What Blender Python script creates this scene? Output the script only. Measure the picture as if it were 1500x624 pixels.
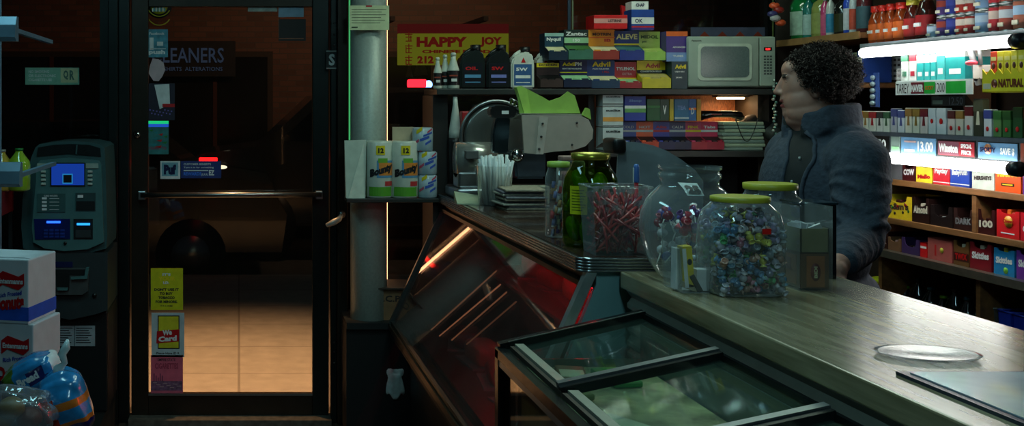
import bpy, bmesh, math, random
from mathutils import Vector, Matrix, Euler
random.seed(7)
for o in list(bpy.data.objects): bpy.data.objects.remove(o, do_unlink=True)
C = bpy.context.scene.collection
SC = bpy.context.scene
EYE = 1.6; F = 1608.0; VX = 350.0; VY = 150.0
def W(px, py, y): return Vector(((px-VX)/F*y, y, EYE-(py-VY)/F*y))
# ---------------------------------------------------------------- camera
cam = bpy.data.objects.new('camera', bpy.data.cameras.new('camera')); C.objects.link(cam)
cam.location = (0, 0, EYE); cam.rotation_euler = (math.pi/2, 0, 0)
cam.data.sensor_width = 36; cam.data.lens = 36*F/1500
cam.data.shift_x = (750-VX)/1500; cam.data.shift_y = -(312-VY)/1500
cam.data.clip_start = .05; cam.data.clip_end = 200
SC.camera = cam
# ---------------------------------------------------------------- world, lights, exposure
SC.view_settings.view_transform = 'Standard'; SC.view_settings.look = 'None'
SC.view_settings.gamma = 1; SC.view_settings.use_curve_mapping = False
SC.view_settings.exposure = 0.0
SC.cycles.transparent_max_bounces = 24
wd = bpy.data.worlds.new('night_sky'); SC.world = wd; wd.use_nodes = True
wn = wd.node_tree.nodes; bgn = wn['Background']
tcn = wn.new('ShaderNodeTexCoord'); gr = wn.new('ShaderNodeTexNoise'); gr.inputs['Scale'].default_value = 2
rp = wn.new('ShaderNodeValToRGB'); rp.color_ramp.elements[0].color = (.004,.007,.010,1); rp.color_ramp.elements[1].color = (.010,.012,.014,1)
wd.node_tree.links.new(tcn.outputs['Generated'], gr.inputs['Vector']); wd.node_tree.links.new(gr.outputs['Fac'], rp.inputs['Fac'])
wd.node_tree.links.new(rp.outputs['Color'], bgn.inputs['Color']); bgn.inputs['Strength'].default_value = 1.0
def area(name, loc, rot, sx, sy, power, col, spread=180):
    l = bpy.data.lights.new(name, 'AREA'); l.shape = 'RECTANGLE'; l.size = sx; l.size_y = sy; l.energy = power; l.color = col
    l.spread = math.radians(spread)
    o = bpy.data.objects.new(name, l); C.objects.link(o); o.location = loc; o.rotation_euler = rot; return o
def spot(name, loc, target, power, col, size, blend=.6, rad=.1):
    l = bpy.data.lights.new(name, 'SPOT'); l.energy = power; l.color = col; l.spot_size = math.radians(size); l.spot_blend = blend; l.shadow_soft_size = rad
    o = bpy.data.objects.new(name, l); C.objects.link(o); o.location = loc
    o.rotation_euler = (Vector(target)-Vector(loc)).to_track_quat('-Z', 'Y').to_euler(); return o
area('ceiling_fluorescent_light', (1.0, 3.3, 2.8), (0, 0, 0), .25, 1.2, 10.5, (.55, .95, .93))
area('ceiling_fluorescent_light', (-.7, 3.2, 2.8), (0, 0, 0), .25, 1.2, 9.5, (.42, .92, 1.0))
area('ceiling_fluorescent_light', (1.6, 4.45, 2.8), (0, 0, 0), .9, .2, 8.5, (.76, 1.0, .80))
area('ceiling_fluorescent_light', (.6, .6, 2.8), (0, 0, 0), .25, 1.2, 15, (.50, .92, 1.0))
spot('awning_lamp_light', (.0, 5.9, 3.1), (.0, 6.45, 0), 1400, (1.0, .50, .22), 68, 1.0, .06)
spot('street_lamp_light', (3.0, 11, 5.5), (1.5, 15, 1.5), 400, (1.0, .55, .30), 110, .9, .3)
# ---------------------------------------------------------------- materials
def lin(c):
    r = []
    for v in c[:3]:
        v = v/255.0; r.append(v/12.92 if v <= .04045 else ((v+.055)/1.055)**2.4)
    return tuple(r)
_M = {}
def mat(rgb, rough=.5, metal=0.0, noise=.12, scale=25, bump=0.0, emit=0.0, stretch=None, coat=0.0, name=None):
    key = (tuple(rgb), rough, metal, noise, scale, bump, emit, stretch, coat)
    if key in _M: return _M[key]
    m = bpy.data.materials.new(name or 'paint_%02x%02x%02x' % tuple(int(v) for v in rgb)); m.use_nodes = True
    nt = m.node_tree; b = nt.nodes['Principled BSDF']; c = lin(rgb)
    b.inputs['Roughness'].default_value = rough; b.inputs['Metallic'].default_value = metal
    b.inputs['Coat Weight'].default_value = coat
    b.inputs['Base Color'].default_value = (*c, 1)
    if noise > 0:
        tc = nt.nodes.new('ShaderNodeTexCoord'); mp = nt.nodes.new('ShaderNodeMapping'); n = nt.nodes.new('ShaderNodeTexNoise')
        n.inputs['Scale'].default_value = scale; n.inputs['Detail'].default_value = 5
        if stretch: mp.inputs['Scale'].default_value = stretch
        nt.links.new(tc.outputs['Object'], mp.inputs['Vector']); nt.links.new(mp.outputs['Vector'], n.inputs['Vector'])
        r = nt.nodes.new('ShaderNodeValToRGB'); r.color_ramp.elements[0].position = .3; r.color_ramp.elements[1].position = .7
        r.color_ramp.elements[0].color = (*[v*(1-noise) for v in c], 1); r.color_ramp.elements[1].color = (*[min(1, v*(1+noise)) for v in c], 1)
        nt.links.new(n.outputs['Fac'], r.inputs['Fac']); nt.links.new(r.outputs['Color'], b.inputs['Base Color'])
        if bump:
            bp = nt.nodes.new('ShaderNodeBump'); bp.inputs['Strength'].default_value = bump; bp.inputs['Distance'].default_value = .01
            nt.links.new(n.outputs['Fac'], bp.inputs['Height']); nt.links.new(bp.outputs['Normal'], b.inputs['Normal'])
    if emit:
        b.inputs['Emission Color'].default_value = (*c, 1); b.inputs['Emission Strength'].default_value = emit
    _M[key] = m; return m
def glow(name, col, s):
    if name in _M: return _M[name]
    m = bpy.data.materials.new(name); m.use_nodes = True; nt = m.node_tree; nt.nodes.clear()
    e = nt.nodes.new('ShaderNodeEmission'); e.inputs['Color'].default_value = (*col, 1); e.inputs['Strength'].default_value = s
    o = nt.nodes.new('ShaderNodeOutputMaterial'); nt.links.new(e.outputs[0], o.inputs[0]); _M[name] = m; return m
def glass(name, tint=(1,1,1), rough=.03, gain=1.0, haze=0.0, hazecol=(.5,.5,.5), bump=0.0, edge=0.0):
    if name in _M: return _M[name]
    m = bpy.data.materials.new(name); m.use_nodes = True; nt = m.node_tree; nt.nodes.clear()
    t = nt.nodes.new('ShaderNodeBsdfTransparent'); t.inputs['Color'].default_value = (*tint, 1)
    g = nt.nodes.new('ShaderNodeBsdfGlossy'); g.inputs['Roughness'].default_value = rough
    f = nt.nodes.new('ShaderNodeFresnel'); f.inputs['IOR'].default_value = 1.45
    ge = nt.nodes.new('ShaderNodeNewGeometry'); io = nt.nodes.new('ShaderNodeMapRange'); io.inputs['To Min'].default_value = 1.45; io.inputs['To Max'].default_value = 1/1.45   # both faces of a thin sheet reflect alike
    nt.links.new(ge.outputs['Backfacing'], io.inputs['Value']); nt.links.new(io.outputs['Result'], f.inputs['IOR'])
    mu = nt.nodes.new('ShaderNodeMath'); mu.operation = 'MULTIPLY'; mu.inputs[1].default_value = gain; mu.use_clamp = True
    nt.links.new(f.outputs[0], mu.inputs[0])
    mx = nt.nodes.new('ShaderNodeMixShader'); nt.links.new(mu.outputs[0], mx.inputs[0]); nt.links.new(t.outputs[0], mx.inputs[1]); nt.links.new(g.outputs[0], mx.inputs[2])
    last = mx
    if bump:
        tc = nt.nodes.new('ShaderNodeTexCoord'); n = nt.nodes.new('ShaderNodeTexNoise'); n.inputs['Scale'].default_value = 14
        bp = nt.nodes.new('ShaderNodeBump'); bp.inputs['Strength'].default_value = bump; bp.inputs['Distance'].default_value = .02
        nt.links.new(tc.outputs['Object'], n.inputs['Vector']); nt.links.new(n.outputs['Fac'], bp.inputs['Height'])
        nt.links.new(bp.outputs[0], g.inputs['Normal']); nt.links.new(bp.outputs[0], f.inputs['Normal'])
    if haze:
        d = nt.nodes.new('ShaderNodeBsdfDiffuse'); d.inputs['Color'].default_value = (*hazecol, 1)
        tc = nt.nodes.new('ShaderNodeTexCoord'); n = nt.nodes.new('ShaderNodeTexNoise'); n.inputs['Scale'].default_value = 6; n.inputs['Detail'].default_value = 6
        mm = nt.nodes.new('ShaderNodeMath'); mm.operation = 'MULTIPLY'; mm.inputs[1].default_value = haze*2
        nt.links.new(tc.outputs['Object'], n.inputs['Vector']); nt.links.new(n.outputs['Fac'], mm.inputs[0])
        if edge:   # more plastic is looked through at the rounded edges
            lw = nt.nodes.new('ShaderNodeLayerWeight'); lw.inputs['Blend'].default_value = .25; e1 = nt.nodes.new('ShaderNodeMath'); e1.operation = 'MULTIPLY_ADD'; e1.inputs[1].default_value = edge; e1.use_clamp = True
            nt.links.new(lw.outputs['Facing'], e1.inputs[0]); nt.links.new(mm.outputs[0], e1.inputs[2]); mm = e1
        m2 = nt.nodes.new('ShaderNodeMixShader'); nt.links.new(mm.outputs[0], m2.inputs[0]); nt.links.new(mx.outputs[0], m2.inputs[1]); nt.links.new(d.outputs[0], m2.inputs[2]); last = m2
    o = nt.nodes.new('ShaderNodeOutputMaterial'); nt.links.new(last.outputs[0], o.inputs[0]); _M[name] = m; return m
# ---------------------------------------------------------------- mesh builder
_T = {}
def glyphs(s, bold=.012):
    k = (s, bold)
    if k not in _T:
        cu = bpy.data.curves.new('t', 'FONT'); cu.body = s; cu.offset = bold; cu.resolution_u = 2
        o = bpy.data.objects.new('t', cu); C.objects.link(o)
        dg = bpy.context.evaluated_depsgraph_get(); dg.update()
        me = bpy.data.meshes.new_from_object(o.evaluated_get(dg))
        vs = [v.co.copy() for v in me.vertices]; fs = [tuple(p.vertices) for p in me.polygons]
        bpy.data.objects.remove(o); bpy.data.meshes.remove(me); bpy.data.curves.remove(cu)
        if vs:
            x0 = min(v.x for v in vs); x1 = max(v.x for v in vs); y0 = min(v.y for v in vs); y1 = max(v.y for v in vs)
            vs = [((v.x-x0)/max(1e-6, x1-x0), (v.y-y0)/max(1e-6, y1-y0)) for v in vs]
        _T[k] = (vs, fs)
    return _T[k]
class MB:
    def __init__(s): s.bm = bmesh.new(); s.ms = []
    def mi(s, m):
        if m not in s.ms: s.ms.append(m)
        return s.ms.index(m)
    def raw(s, vs, fs, m, smooth=False):
        i = s.mi(m); bv = [s.bm.verts.new(v) for v in vs]
        for f in fs:
            try:
                q = s.bm.faces.new([bv[k] for k in f]); q.material_index = i; q.smooth = smooth
            except ValueError: pass
        return s
    def take(s, tb, m, smooth=False):
        tb.verts.ensure_lookup_table(); vs = [v.co.copy() for v in tb.verts]; tb.verts.index_update()
        fs = [[v.index for v in f.verts] for f in tb.faces]; tb.free(); return s.raw(vs, fs, m, smooth)
    def box(s, x0, x1, y0, y1, z0, z1, m, bev=0, seg=2, M=None):
        tb = bmesh.new(); bmesh.ops.create_cube(tb, size=1)
        for v in tb.verts: v.co = Vector(((x0+x1)/2+v.co.x*(x1-x0), (y0+y1)/2+v.co.y*(y1-y0), (z0+z1)/2+v.co.z*(z1-z0)))
        if bev: bmesh.ops.bevel(tb, geom=list(tb.edges), offset=bev, segments=seg, profile=.5, affect='EDGES')
        if M is not None: tb.transform(M)
        return s.take(tb, m, bool(bev and seg > 2))
    def hexa(s, p, m):
        return s.raw(p, [(0,3,2,1),(4,5,6,7),(0,1,5,4),(1,2,6,5),(2,3,7,6),(3,0,4,7)], m)
    def prism(s, poly, ext, m, smooth=False):
        n = len(poly); e = Vector(ext); vs = [Vector(p) for p in poly]+[Vector(p)+e for p in poly]
        fs = [tuple(range(n-1, -1, -1)), tuple(range(n, 2*n))]+[(i, (i+1) % n, n+(i+1) % n, n+i) for i in range(n)]
        s.raw(vs, fs, m, smooth); return s
    def quad(s, o, u, v, m):
        o = Vector(o); u = Vector(u); v = Vector(v); return s.raw([o, o+u, o+u+v, o+v], [(0,1,2,3)], m)
    def text(s, t, o, u, v, m, bold=.012):
        vs, fs = glyphs(t, bold); o = Vector(o); u = Vector(u); v = Vector(v)
        return s.raw([o+u*a+v*b for a, b in vs], fs, m)
    def lathe(s, prof, m, c=(0,0,0), n=24, M=None, sx=1, sy=1, caps=True, smooth=True):
        vs = []; fs = []; c = Vector(c)
        for r, z in prof:
            for k in range(n):
                a = 2*math.pi*k/n; vs.append(Vector((r*math.cos(a)*sx, r*math.sin(a)*sy, z)))
        for j in range(len(prof)-1):
            for k in range(n): fs.append((j*n+k, j*n+(k+1) % n, (j+1)*n+(k+1) % n, (j+1)*n+k))
        if caps: fs.append(tuple(range(n-1, -1, -1))); b = (len(prof)-1)*n; fs.append(tuple(range(b, b+n)))
        if M is not None: vs = [M @ v for v in vs]
        return s.raw([v+c for v in vs], fs, m, smooth)
    def cyl(s, p0, p1, r0, m, r1=None, n=16, smooth=True):
        p0 = Vector(p0); p1 = Vector(p1); d = p1-p0; q = d.to_track_quat('Z', 'Y').to_matrix().to_4x4()
        return s.lathe([(r0, 0), (r0 if r1 is None else r1, d.length)], m, p0, n, q, smooth=smooth)
    def tube(s, path, r, m, n=8, rads=None):
        path = [Vector(p) for p in path]; vs = []; fs = []; N = len(path); up = None
        for i, p in enumerate(path):
            d = (path[min(N-1, i+1)]-path[max(0, i-1)]).normalized()
            if up is None: up = d.orthogonal().normalized()
            up = (up-d*up.dot(d)); up = up.normalized() if up.length > 1e-6 else d.orthogonal().normalized()
            w = d.cross(up); rr = rads[i] if rads else r
            for k in range(n):
                a = 2*math.pi*k/n; vs.append(p+(up*math.cos(a)+w*math.sin(a))*rr)
        for i in range(N-1):
            for k in range(n): fs.append((i*n+k, i*n+(k+1) % n, (i+1)*n+(k+1) % n, (i+1)*n+k))
        fs.append(tuple(range(n-1, -1, -1))); fs.append(tuple(range((N-1)*n, N*n)))
        return s.raw(vs, fs, m, True)
    def ball(s, c, r, m, n=12, M=None):
        if not hasattr(r, '__len__'): r = (r, r, r)
        tb = bmesh.new(); bmesh.ops.create_uvsphere(tb, u_segments=n, v_segments=max(4, n*2//3), radius=1)
        for v in tb.verts: v.co = Vector((v.co.x*r[0], v.co.y*r[1], v.co.z*r[2]))
        if M is not None: tb.transform(M)
        for v in tb.verts: v.co += Vector(c)
        return s.take(tb, m, True)
    def build(s, name, parent=None, loc=None, rz=None):
        me = bpy.data.meshes.new(name); bmesh.ops.recalc_face_normals(s.bm, faces=[f for f in s.bm.faces if len(f.verts) > 2])
        s.bm.to_mesh(me); s.bm.free()
        for m in s.ms: me.materials.append(m)
        o = bpy.data.objects.new(name, me); C.objects.link(o)
        if parent: o.parent = parent
        if loc is not None: o.location = loc
        if rz is not None: o.rotation_euler = (0, 0, rz)
        return o
def tag(o, label, cat, group=None, kind=None):
    o['label'] = label; o['category'] = cat
    if group: o['group'] = group
    if kind: o['kind'] = kind
    return o
def T(name, label, cat, loc=(0,0,0), rz=0, group=None):
    o = bpy.data.objects.new(name, None); C.objects.link(o); o.empty_display_size = .05
    o.location = loc; o.rotation_euler = (0, 0, rz); return tag(o, label, cat, group)
def struct(mb, name):
    o = mb.build(name); o['kind'] = 'structure'; return o
def dup(root, loc, rz=None, label=None):
    r = root.copy(); C.objects.link(r); r.location = loc
    if rz is not None: r.rotation_euler = (0, 0, rz)
    if label: r['label'] = label
    for ch in list(root.children):
        c = ch.copy(); C.objects.link(c); c.parent = r
        for g in list(ch.children):
            d = g.copy(); C.objects.link(d); d.parent = c
    return r
# common colours
black = mat((14,15,16), .4); dark = mat((28,30,31), .45); white = mat((225,228,222), .5); cream = mat((214,205,160), .6)
red = mat((190,22,26), .4); blue = mat((22,52,150), .4); navy = mat((16,24,70), .4); yellow = mat((232,206,30), .45); green = mat((30,120,50), .4)
teal = mat((30,130,140), .4); orange = mat((225,100,25), .4); brown = mat((70,32,20), .5); grey = mat((120,124,126), .5)
chrome = mat((200,205,208), .14, 1.0, noise=.03); steel = mat((150,153,155), .32, 1.0, noise=.08, scale=40)
alu = mat((135,140,142), .35, .9, noise=.08, scale=60); wood = mat((150,104,58), .55, noise=.3, scale=9, stretch=(6,1,6), bump=.1)
clear = glass('clear_plastic', (.97,.98,.97), .05, 2.2, haze=.05, hazecol=(.62,.68,.68), bump=.05, edge=.45)
pane = glass('window_glass', (.80,.82,.80), .015, 1.0, haze=.0025, hazecol=(.5,.4,.3))
# ================================================================ SETTING
frame_m = mat((26,33,32), .35, .5, noise=.15, scale=12, name='dark bronze frame')
doorm = mat((50,41,33), .35, .5, noise=.2, scale=10, name='brown bronze door')
RX0, RX1, RY0, WY, RZ = -2.4, 3.0, -1.2, 5.5, 2.95
tile = bpy.data.materials.new('floor_tiles'); tile.use_nodes = True
nt = tile.node_tree; br = nt.nodes.new('ShaderNodeTexBrick'); tc = nt.nodes.new('ShaderNodeTexCoord')
br.offset = 0; br.inputs['Scale'].default_value = 1; br.inputs['Brick Width'].default_value = .3; br.inputs['Row Height'].default_value = .3; br.inputs['Mortar Size'].default_value = .004
br.inputs['Color1'].default_value = (.10,.055,.035,1); br.inputs['Color2'].default_value = (.055,.045,.038,1); br.inputs['Mortar'].default_value = (.015,.013,.012,1)
nt.links.new(tc.outputs['Object'], br.inputs['Vector']); nt.links.new(br.outputs['Color'], nt.nodes['Principled BSDF'].inputs['Base Color']); nt.nodes['Principled BSDF'].inputs['Roughness'].default_value = .35
struct(MB().box(RX0-.1, RX1+.1, RY0-.1, WY+.1, -.1, 0, tile), 'floor')
struct(MB().box(RX0-.1, RX1+.1, RY0-.1, WY+.1, RZ, RZ+.1, mat((90,92,88), .8)), 'ceiling')
wallm = mat((48,40,33), .7, noise=.2, scale=3)
struct(MB().box(RX0-.12, RX0, RY0-.1, WY+.1, 0, RZ, wallm), 'wall_left')
struct(MB().box(RX1, RX1+.12, RY0-.1, WY+.1, 0, RZ, mat((62,42,28), .7, noise=.25, scale=3)), 'wall_right')
struct(MB().box(RX0, RX1, RY0-.12, RY0, 0, RZ, wallm), 'wall_back')
def wx(px): return (px-VX)/F*WY
def wz(py): return EYE-(py-VY)/F*WY
SILL = wz(470)
# front wall: bulkheads below the windows, header above
b = MB()
b.box(wx(508), RX1, WY, WY+.16, 0, SILL, mat((18,20,21), .5)); b.box(wx(508), RX1, WY-.04, WY+.16, SILL-.03, SILL+.01, frame_m)
b.box(RX0, wx(160), WY, WY+.16, 0, SILL, mat((18,20,21), .5)); b.box(RX0, RX1, WY, WY+.16, 2.6, RZ, wallm)
struct(b, 'wall_front')
for n, (x0, x1, z0) in enumerate([(RX0, wx(160), SILL), (wx(508), wx(1142), SILL), (wx(1142), RX1, SILL)]):
    w = MB(); t = .05
    w.box(x0, x1, WY+.02, WY+.1, z0, z0+t, frame_m); w.box(x0, x1, WY+.02, WY+.1, 2.55, 2.6, frame_m)
    w.box(x0, x0+t, WY+.02, WY+.1, z0, 2.6, frame_m); w.box(x1-t, x1, WY+.02, WY+.1, z0, 2.6, frame_m)
    o = struct(w, 'window_%d' % (n+1))
    if n == 2: MB().box(x0+t, x1-t, WY+.05, WY+.06, z0+t, 2.55, mat((20,20,20), .6)).build('blackout_board', o)
    else: MB().box(x0+t, x1-t, WY+.055, WY+.061, z0+t, 2.55, pane).build('window_pane', o)
# jambs
b = MB(); b.box(wx(160), wx(174), WY-.05, WY+.14, 0, 2.6, frame_m, .004); b.box(wx(174), wx(190), WY-.02, WY+.14, 0, 2.6, frame_m, .004); struct(b, 'trim_1')
b = MB(); b.box(wx(484), wx(493), WY-.02, WY+.14, 0, 2.6, frame_m, .004); b.box(wx(493), wx(508), WY-.06, WY+.14, 0, 2.6, doorm, .004)
for py in (34, 51, 67, 500, 514, 530):
    b.ball((wx(489), WY-.021, wz(py)), .005, steel, 8)
struct(b, 'trim_2')
b = MB(); b.box(wx(190), wx(484), WY, WY+.14, 2.2, 2.6, frame_m); struct(b, 'trim_3')
b = MB(); b.box(wx(190), wx(484), WY-.08, WY+.16, 0, .03, mat((96,92,84), .5, .3, noise=.4, scale=30)); struct(b, 'trim_4')
# door
DY = WY+.01
d = MB(); zb = wz(612)
d.box(wx(192), wx(217), DY, DY+.045, zb, 2.19, doorm, .004); d.box(wx(458), wx(482), DY, DY+.045, zb, 2.19, frame_m, .004)
d.box(wx(217), wx(458), DY, DY+.045, zb, wz(578), doorm, .003); d.box(wx(217), wx(458), DY, DY+.045, 2.08, 2.19, doorm, .003)
d.box(wx(217), wx(458), DY-.006, DY, wz(580), wz(577), alu)
door = struct(d, 'door_1')
MB().box(wx(217), wx(458), DY+.018, DY+.024, wz(578), 2.08, pane).build('door_pane', door)
h = MB(); h.cyl((wx(207), DY-.05, wz(285)), (wx(470), DY-.05, wz(284)), .013, steel); h.box(wx(203), wx(214), DY-.055, DY, wz(292), wz(279), steel, .004); h.box(wx(462), wx(472), DY-.055, DY, wz(291), wz(279), steel, .004)
h.build('push_bar', door)
h = MB(); h.cyl((wx(200), DY, wz(197)), (wx(200), DY-.012, wz(197)), .018, chrome, n=20); h.ball((wx(200), DY-.012, wz(197)), .007, black, 8); h.build('lock_cylinder', door)
h = MB(); h.tube([(wx(499), WY-.065, wz(312)), (wx(494), WY-.1, wz(318)), (wx(486), WY-.11, wz(322)), (wx(476), WY-.1, wz(327))], .014, mat((205,205,195), .35, .2), 10, [.009,.014,.016,.010])
h.cyl((wx(499), WY-.06, wz(312)), (wx(499), WY-.075, wz(312)), .018, steel)
tag(h.build('lever_handle'), 'pale lever handle on the post right of the glass door', 'door handle')
# ================================================================ OUTSIDE
pave = bpy.data.materials.new('pavement_concrete'); pave.use_nodes = True
nt = pave.node_tree; br = nt.nodes.new('ShaderNodeTexBrick'); tc = nt.nodes.new('ShaderNodeTexCoord'); no = nt.nodes.new('ShaderNodeTexNoise'); mixn = nt.nodes.new('ShaderNodeMixRGB')
br.offset = 0; br.inputs['Scale'].default_value = 1; br.inputs['Brick Width'].default_value = 6; br.inputs['Row Height'].default_value = .72; br.inputs['Mortar Size'].default_value = .008
br.inputs['Color1'].default_value = (.36,.33,.30,1); br.inputs['Color2'].default_value = (.31,.29,.26,1); br.inputs['Mortar'].default_value = (.2,.18,.16,1)
no.inputs['Scale'].default_value = 9; no.inputs['Detail'].default_value = 8; mixn.blend_type = 'MULTIPLY'; mixn.inputs[0].default_value = .5
nt.links.new(tc.outputs['Object'], br.inputs['Vector']); nt.links.new(tc.outputs['Object'], no.inputs['Vector'])
nt.links.new(br.outputs['Color'], mixn.inputs[1]); nt.links.new(no.outputs['Fac'], mixn.inputs[2]); nt.links.new(mixn.outputs[0], nt.nodes['Principled BSDF'].inputs['Base Color']); nt.nodes['Principled BSDF'].inputs['Roughness'].default_value = .7
o = MB().box(-12, 14, WY+.1, 10.2, -.15, 0, pave).build('sidewalk'); o['kind'] = 'structure'
o = MB().box(-14, 16, 10.2, 14.2, -.3, -.15, mat((40,42,44), .6, noise=.3, scale=12)).build('road'); o['kind'] = 'structure'
o = MB().box(-14, 16, 14.2, 16.2, -.3, 0, mat((80,76,70), .8)).build('far_sidewalk'); o['kind'] = 'structure'
brick = bpy.data.materials.new('brick'); brick.use_nodes = True
nt = brick.node_tree; br = nt.nodes.new('ShaderNodeTexBrick'); tc = nt.nodes.new('ShaderNodeTexCoord'); mp = nt.nodes.new('ShaderNodeMapping'); mp.inputs['Rotation'].default_value = (math.pi/2, 0, 0)
br.inputs['Scale'].default_value = 1; br.inputs['Brick Width'].default_value = .24; br.inputs['Row Height'].default_value = .08; br.inputs['Mortar Size'].default_value = .006
br.inputs['Color1'].default_value = (.16,.07,.045,1); br.inputs['Color2'].default_value = (.10,.045,.03,1); br.inputs['Mortar'].default_value = (.07,.06,.05,1)
nt.links.new(tc.outputs['Object'], mp.inputs['Vector']); nt.links.new(mp.outputs['Vector'], br.inputs['Vector']); nt.links.new(br.outputs['Color'], nt.nodes['Principled BSDF'].inputs['Base Color'])
FY = 16.2
r = T('brick_building', 'dark brick building front across the night street', 'building', (0, FY, 0))
MB().box(-14, 16, 0, .4, 0, 6.5, brick).build('brick_wall', r)
for k, x in enumerate([-6.2, -3.6, -1.2, 1.2, 3.4, 5.8, 8.4]):
    w = MB(); w.box(x, x+1.7, -.06, 0, .7, 2.35, mat((48,36,26), .6)); w.box(x+.08, x+1.62, -.075, -.06, .78, 2.27, mat((22,20,20), .2)); w.box(x+.82, x+.88, -.09, -.07, .78, 2.27, brown)
    w.build('shop_window', r)
w = MB(); w.box(-5, 10, -.2, 0, 3.35, 3.6, brown); w.build('cornice', r)
r = T('cleaners_sign', 'dim blue lettered cleaners sign across the street, seen through the door', 'shop sign', (0, FY-.2, 0))
def Wf(px, py, y=FY-.2): v = W(px, py, y); return (v.x, 0, v.z)
m = glow('cleaners_letters', (.26,.36,.62), .09); s = MB(); p = Wf(222, 92)
a = (FY-.2)/F
s.box(Wf(214, 0)[0], Wf(345, 0)[0], 0, .03, Wf(0, 112)[2], Wf(0, 60)[2], mat((20,22,28), .6)); s.build('sign_board', r)
s = MB(); s.text('CLEANERS', (p[0], -.012, p[2]), (106*a, 0, 0), (0, 0, 22*a), m)
p = Wf(240, 104); s.text('SHIRTS  ALTERATIONS', (p[0], -.012, p[2]), (86*a, 0, 0), (0, 0, 6*a), m); s.build('sign_lettering', r)
r = T('restaurant_sign', 'yellow and red shop sign across the street, above the red beacon', 'shop sign', (0, 14.0, 0))
a = 14.0/F
def Wh(px, py): v = W(px, py, 14.0); return (v.x, 0, v.z)
p = Wh(584, 95); yel = glow('sign_yellow', (.42,.43,.03), .32); rd = glow('sign_red', (.22,.02,.02), .3); rdl = glow('sign_letter_red', (.20,.015,.01), .5)
s = MB(); s.box(p[0], p[0]+161*a, .0, .12, p[2], p[2]+46*a, yel); s.build('sign_panel', r)
s = MB(); s.box(p[0], p[0]+161*a, -.01, .12, p[2]+46*a, p[2]+60*a, rd); s.build('sign_top_band', r)
s = MB()
def wt(t, px, py, w, h): q = Wh(px, py); s.text(t, (q[0], -.012, q[2]), (w*a, 0, 0), (0, 0, h*a), rdl, .055)
wt('HAPPY', 610, 69, 74, 15); wt('JOY', 703, 69, 32, 15); wt('CHINESE FOOD', 618, 78, 100, 5); wt('212', 611, 93, 24, 11); wt('-', 637, 88, 5, 2)
for (cy, k) in ((56, 0), (73, 1), (90, 2)):   # three hanzi-like characters on the left edge
    q = Wh(593, cy); 
    for (x, z, w_, h_) in [(0,5,11,1.4),(5,-4,1.4,13),(1,1,9,1.2),(1,-5,9,1.4),(1 if k else 8,-4,1.3,8)]:
        s.box(q[0]+x*a, q[0]+(x+w_)*a, -.014, -.012, q[2]+z*a, q[2]+(z+h_)*a, rdl)
s.build('sign_lettering', r)
s = MB()
for x in (1.95, 3.15):
    s.box(x, x+.06, .12, 2.15, 2.65, 2.71, dark)
s.build('sign_bracket', r)
carm = mat((30,32,36), .25, .3, coat=.5)
def car(name, label, loc, light):
    r = T(name, label, 'car', loc)
    pr = [(-2.3,.35),(-2.35,.8),(-2.2,1.0),(-1.5,1.08),(-.9,1.55),(.9,1.58),(1.5,1.1),(2.2,.98),(2.35,.7),(2.3,.35)]
    MB().prism([(x, -.85, z) for x, z in pr], (0, 1.7, 0), carm).build('body', r)
    g = mat((12,16,20), .08)
    w = MB(); w.prism([(x, -.86, z) for x, z in [(-1.3,1.12),(-.85,1.48),(-.05,1.5),(-.05,1.12)]], (0, .01, 0), g); w.prism([(x, -.86, z) for x, z in [(.02,1.12),(.02,1.5),(.85,1.5),(1.3,1.12)]], (0, .01, 0), g); w.build('side_window', r)
    for x in (-1.45, 1.45):
        for y in (-.87, .7):
            w = MB(); w.cyl((x, y, .33), (x, y+.18, .33), .33, black, n=24); w.cyl((x, y-.005, .33), (x, y, .33), .18, steel, n=16); w.build('wheel', r)
    return r
r = car('police_car', 'dark police car on the street with lit red and blue roof bar', (1.75, 12.95, -.15), 1)
z0 = 1.58; r.scale = (1, 1, 1.18)
s = MB(); s.box(-.75, .75, -.3, .3, z0, z0+.05, dark); s.build('roof_bar_base', r)
p = W(600, 130, 12.65); a = 12.65/F
s = MB(); s.box(p.x-1.75, p.x-1.75+25*a, -.3, -.1, z0+.05, z0+.05+10*a, glow('police_red', (1,.01,.02), 7), .015); s.build('red_beacon', r)
s = MB(); s.ball((p.x-1.75+30*a, -.2, z0+.08), (.045,.05,.04), glow('police_blue', (.15,.35,1), 9)); s.build('blue_beacon', r)
r = car('dark_car', 'dark car on the street with a red light glowing, seen through the door', (-1.9, 11.1, -.15), 0)
p = W(305, 234, 10.2); s = MB(); s.box(p.x+1.9-.085, p.x+1.9+.085, -.9, -.86, p.z+.15-.02, p.z+.15+.02, glow('tail_red', (1,.01,.01), 4), .008); s.build('red_lamp', r)
p = W(325, 245, 10.2); s = MB(); s.ball((p.x+1.9, -.88, p.z+.15), (.05,.02,.018), glow('lamp_white', (1,.85,.6), 2)); s.build('headlamp', r)
# window tubes; the warm one is added to stand for a reflection
warm = glow('warm_reflection_glow', (1.0, .48, .22), 5.0); gtube = glow('green_tube_glow', (.1,.8,.25), .5)
s = MB(); s.cyl((wx(565.5), WY+.0, wz(468)), (wx(565.5), WY+.0, 2.5), .007, warm, n=10)
tag(s.build('light_line'), 'thin warm orange glowing line added for a reflection beside the grey column', 'light tube')
s = MB(); s.cyl((wx(512), WY-.01, wz(205)), (wx(512), WY-.01, 2.5), .005, gtube, n=8)
tag(s.build('light_line'), 'thin green light tube along the post left of the grey column', 'light tube')
s = MB(); s.cyl((wx(1131), WY-.01, wz(130)), (wx(1131), WY-.01, 2.5), .005, mat((90,110,60), .5), n=8)
tag(s.build('cable'), 'pale green cable hanging beside the microwave', 'cable')
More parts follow.
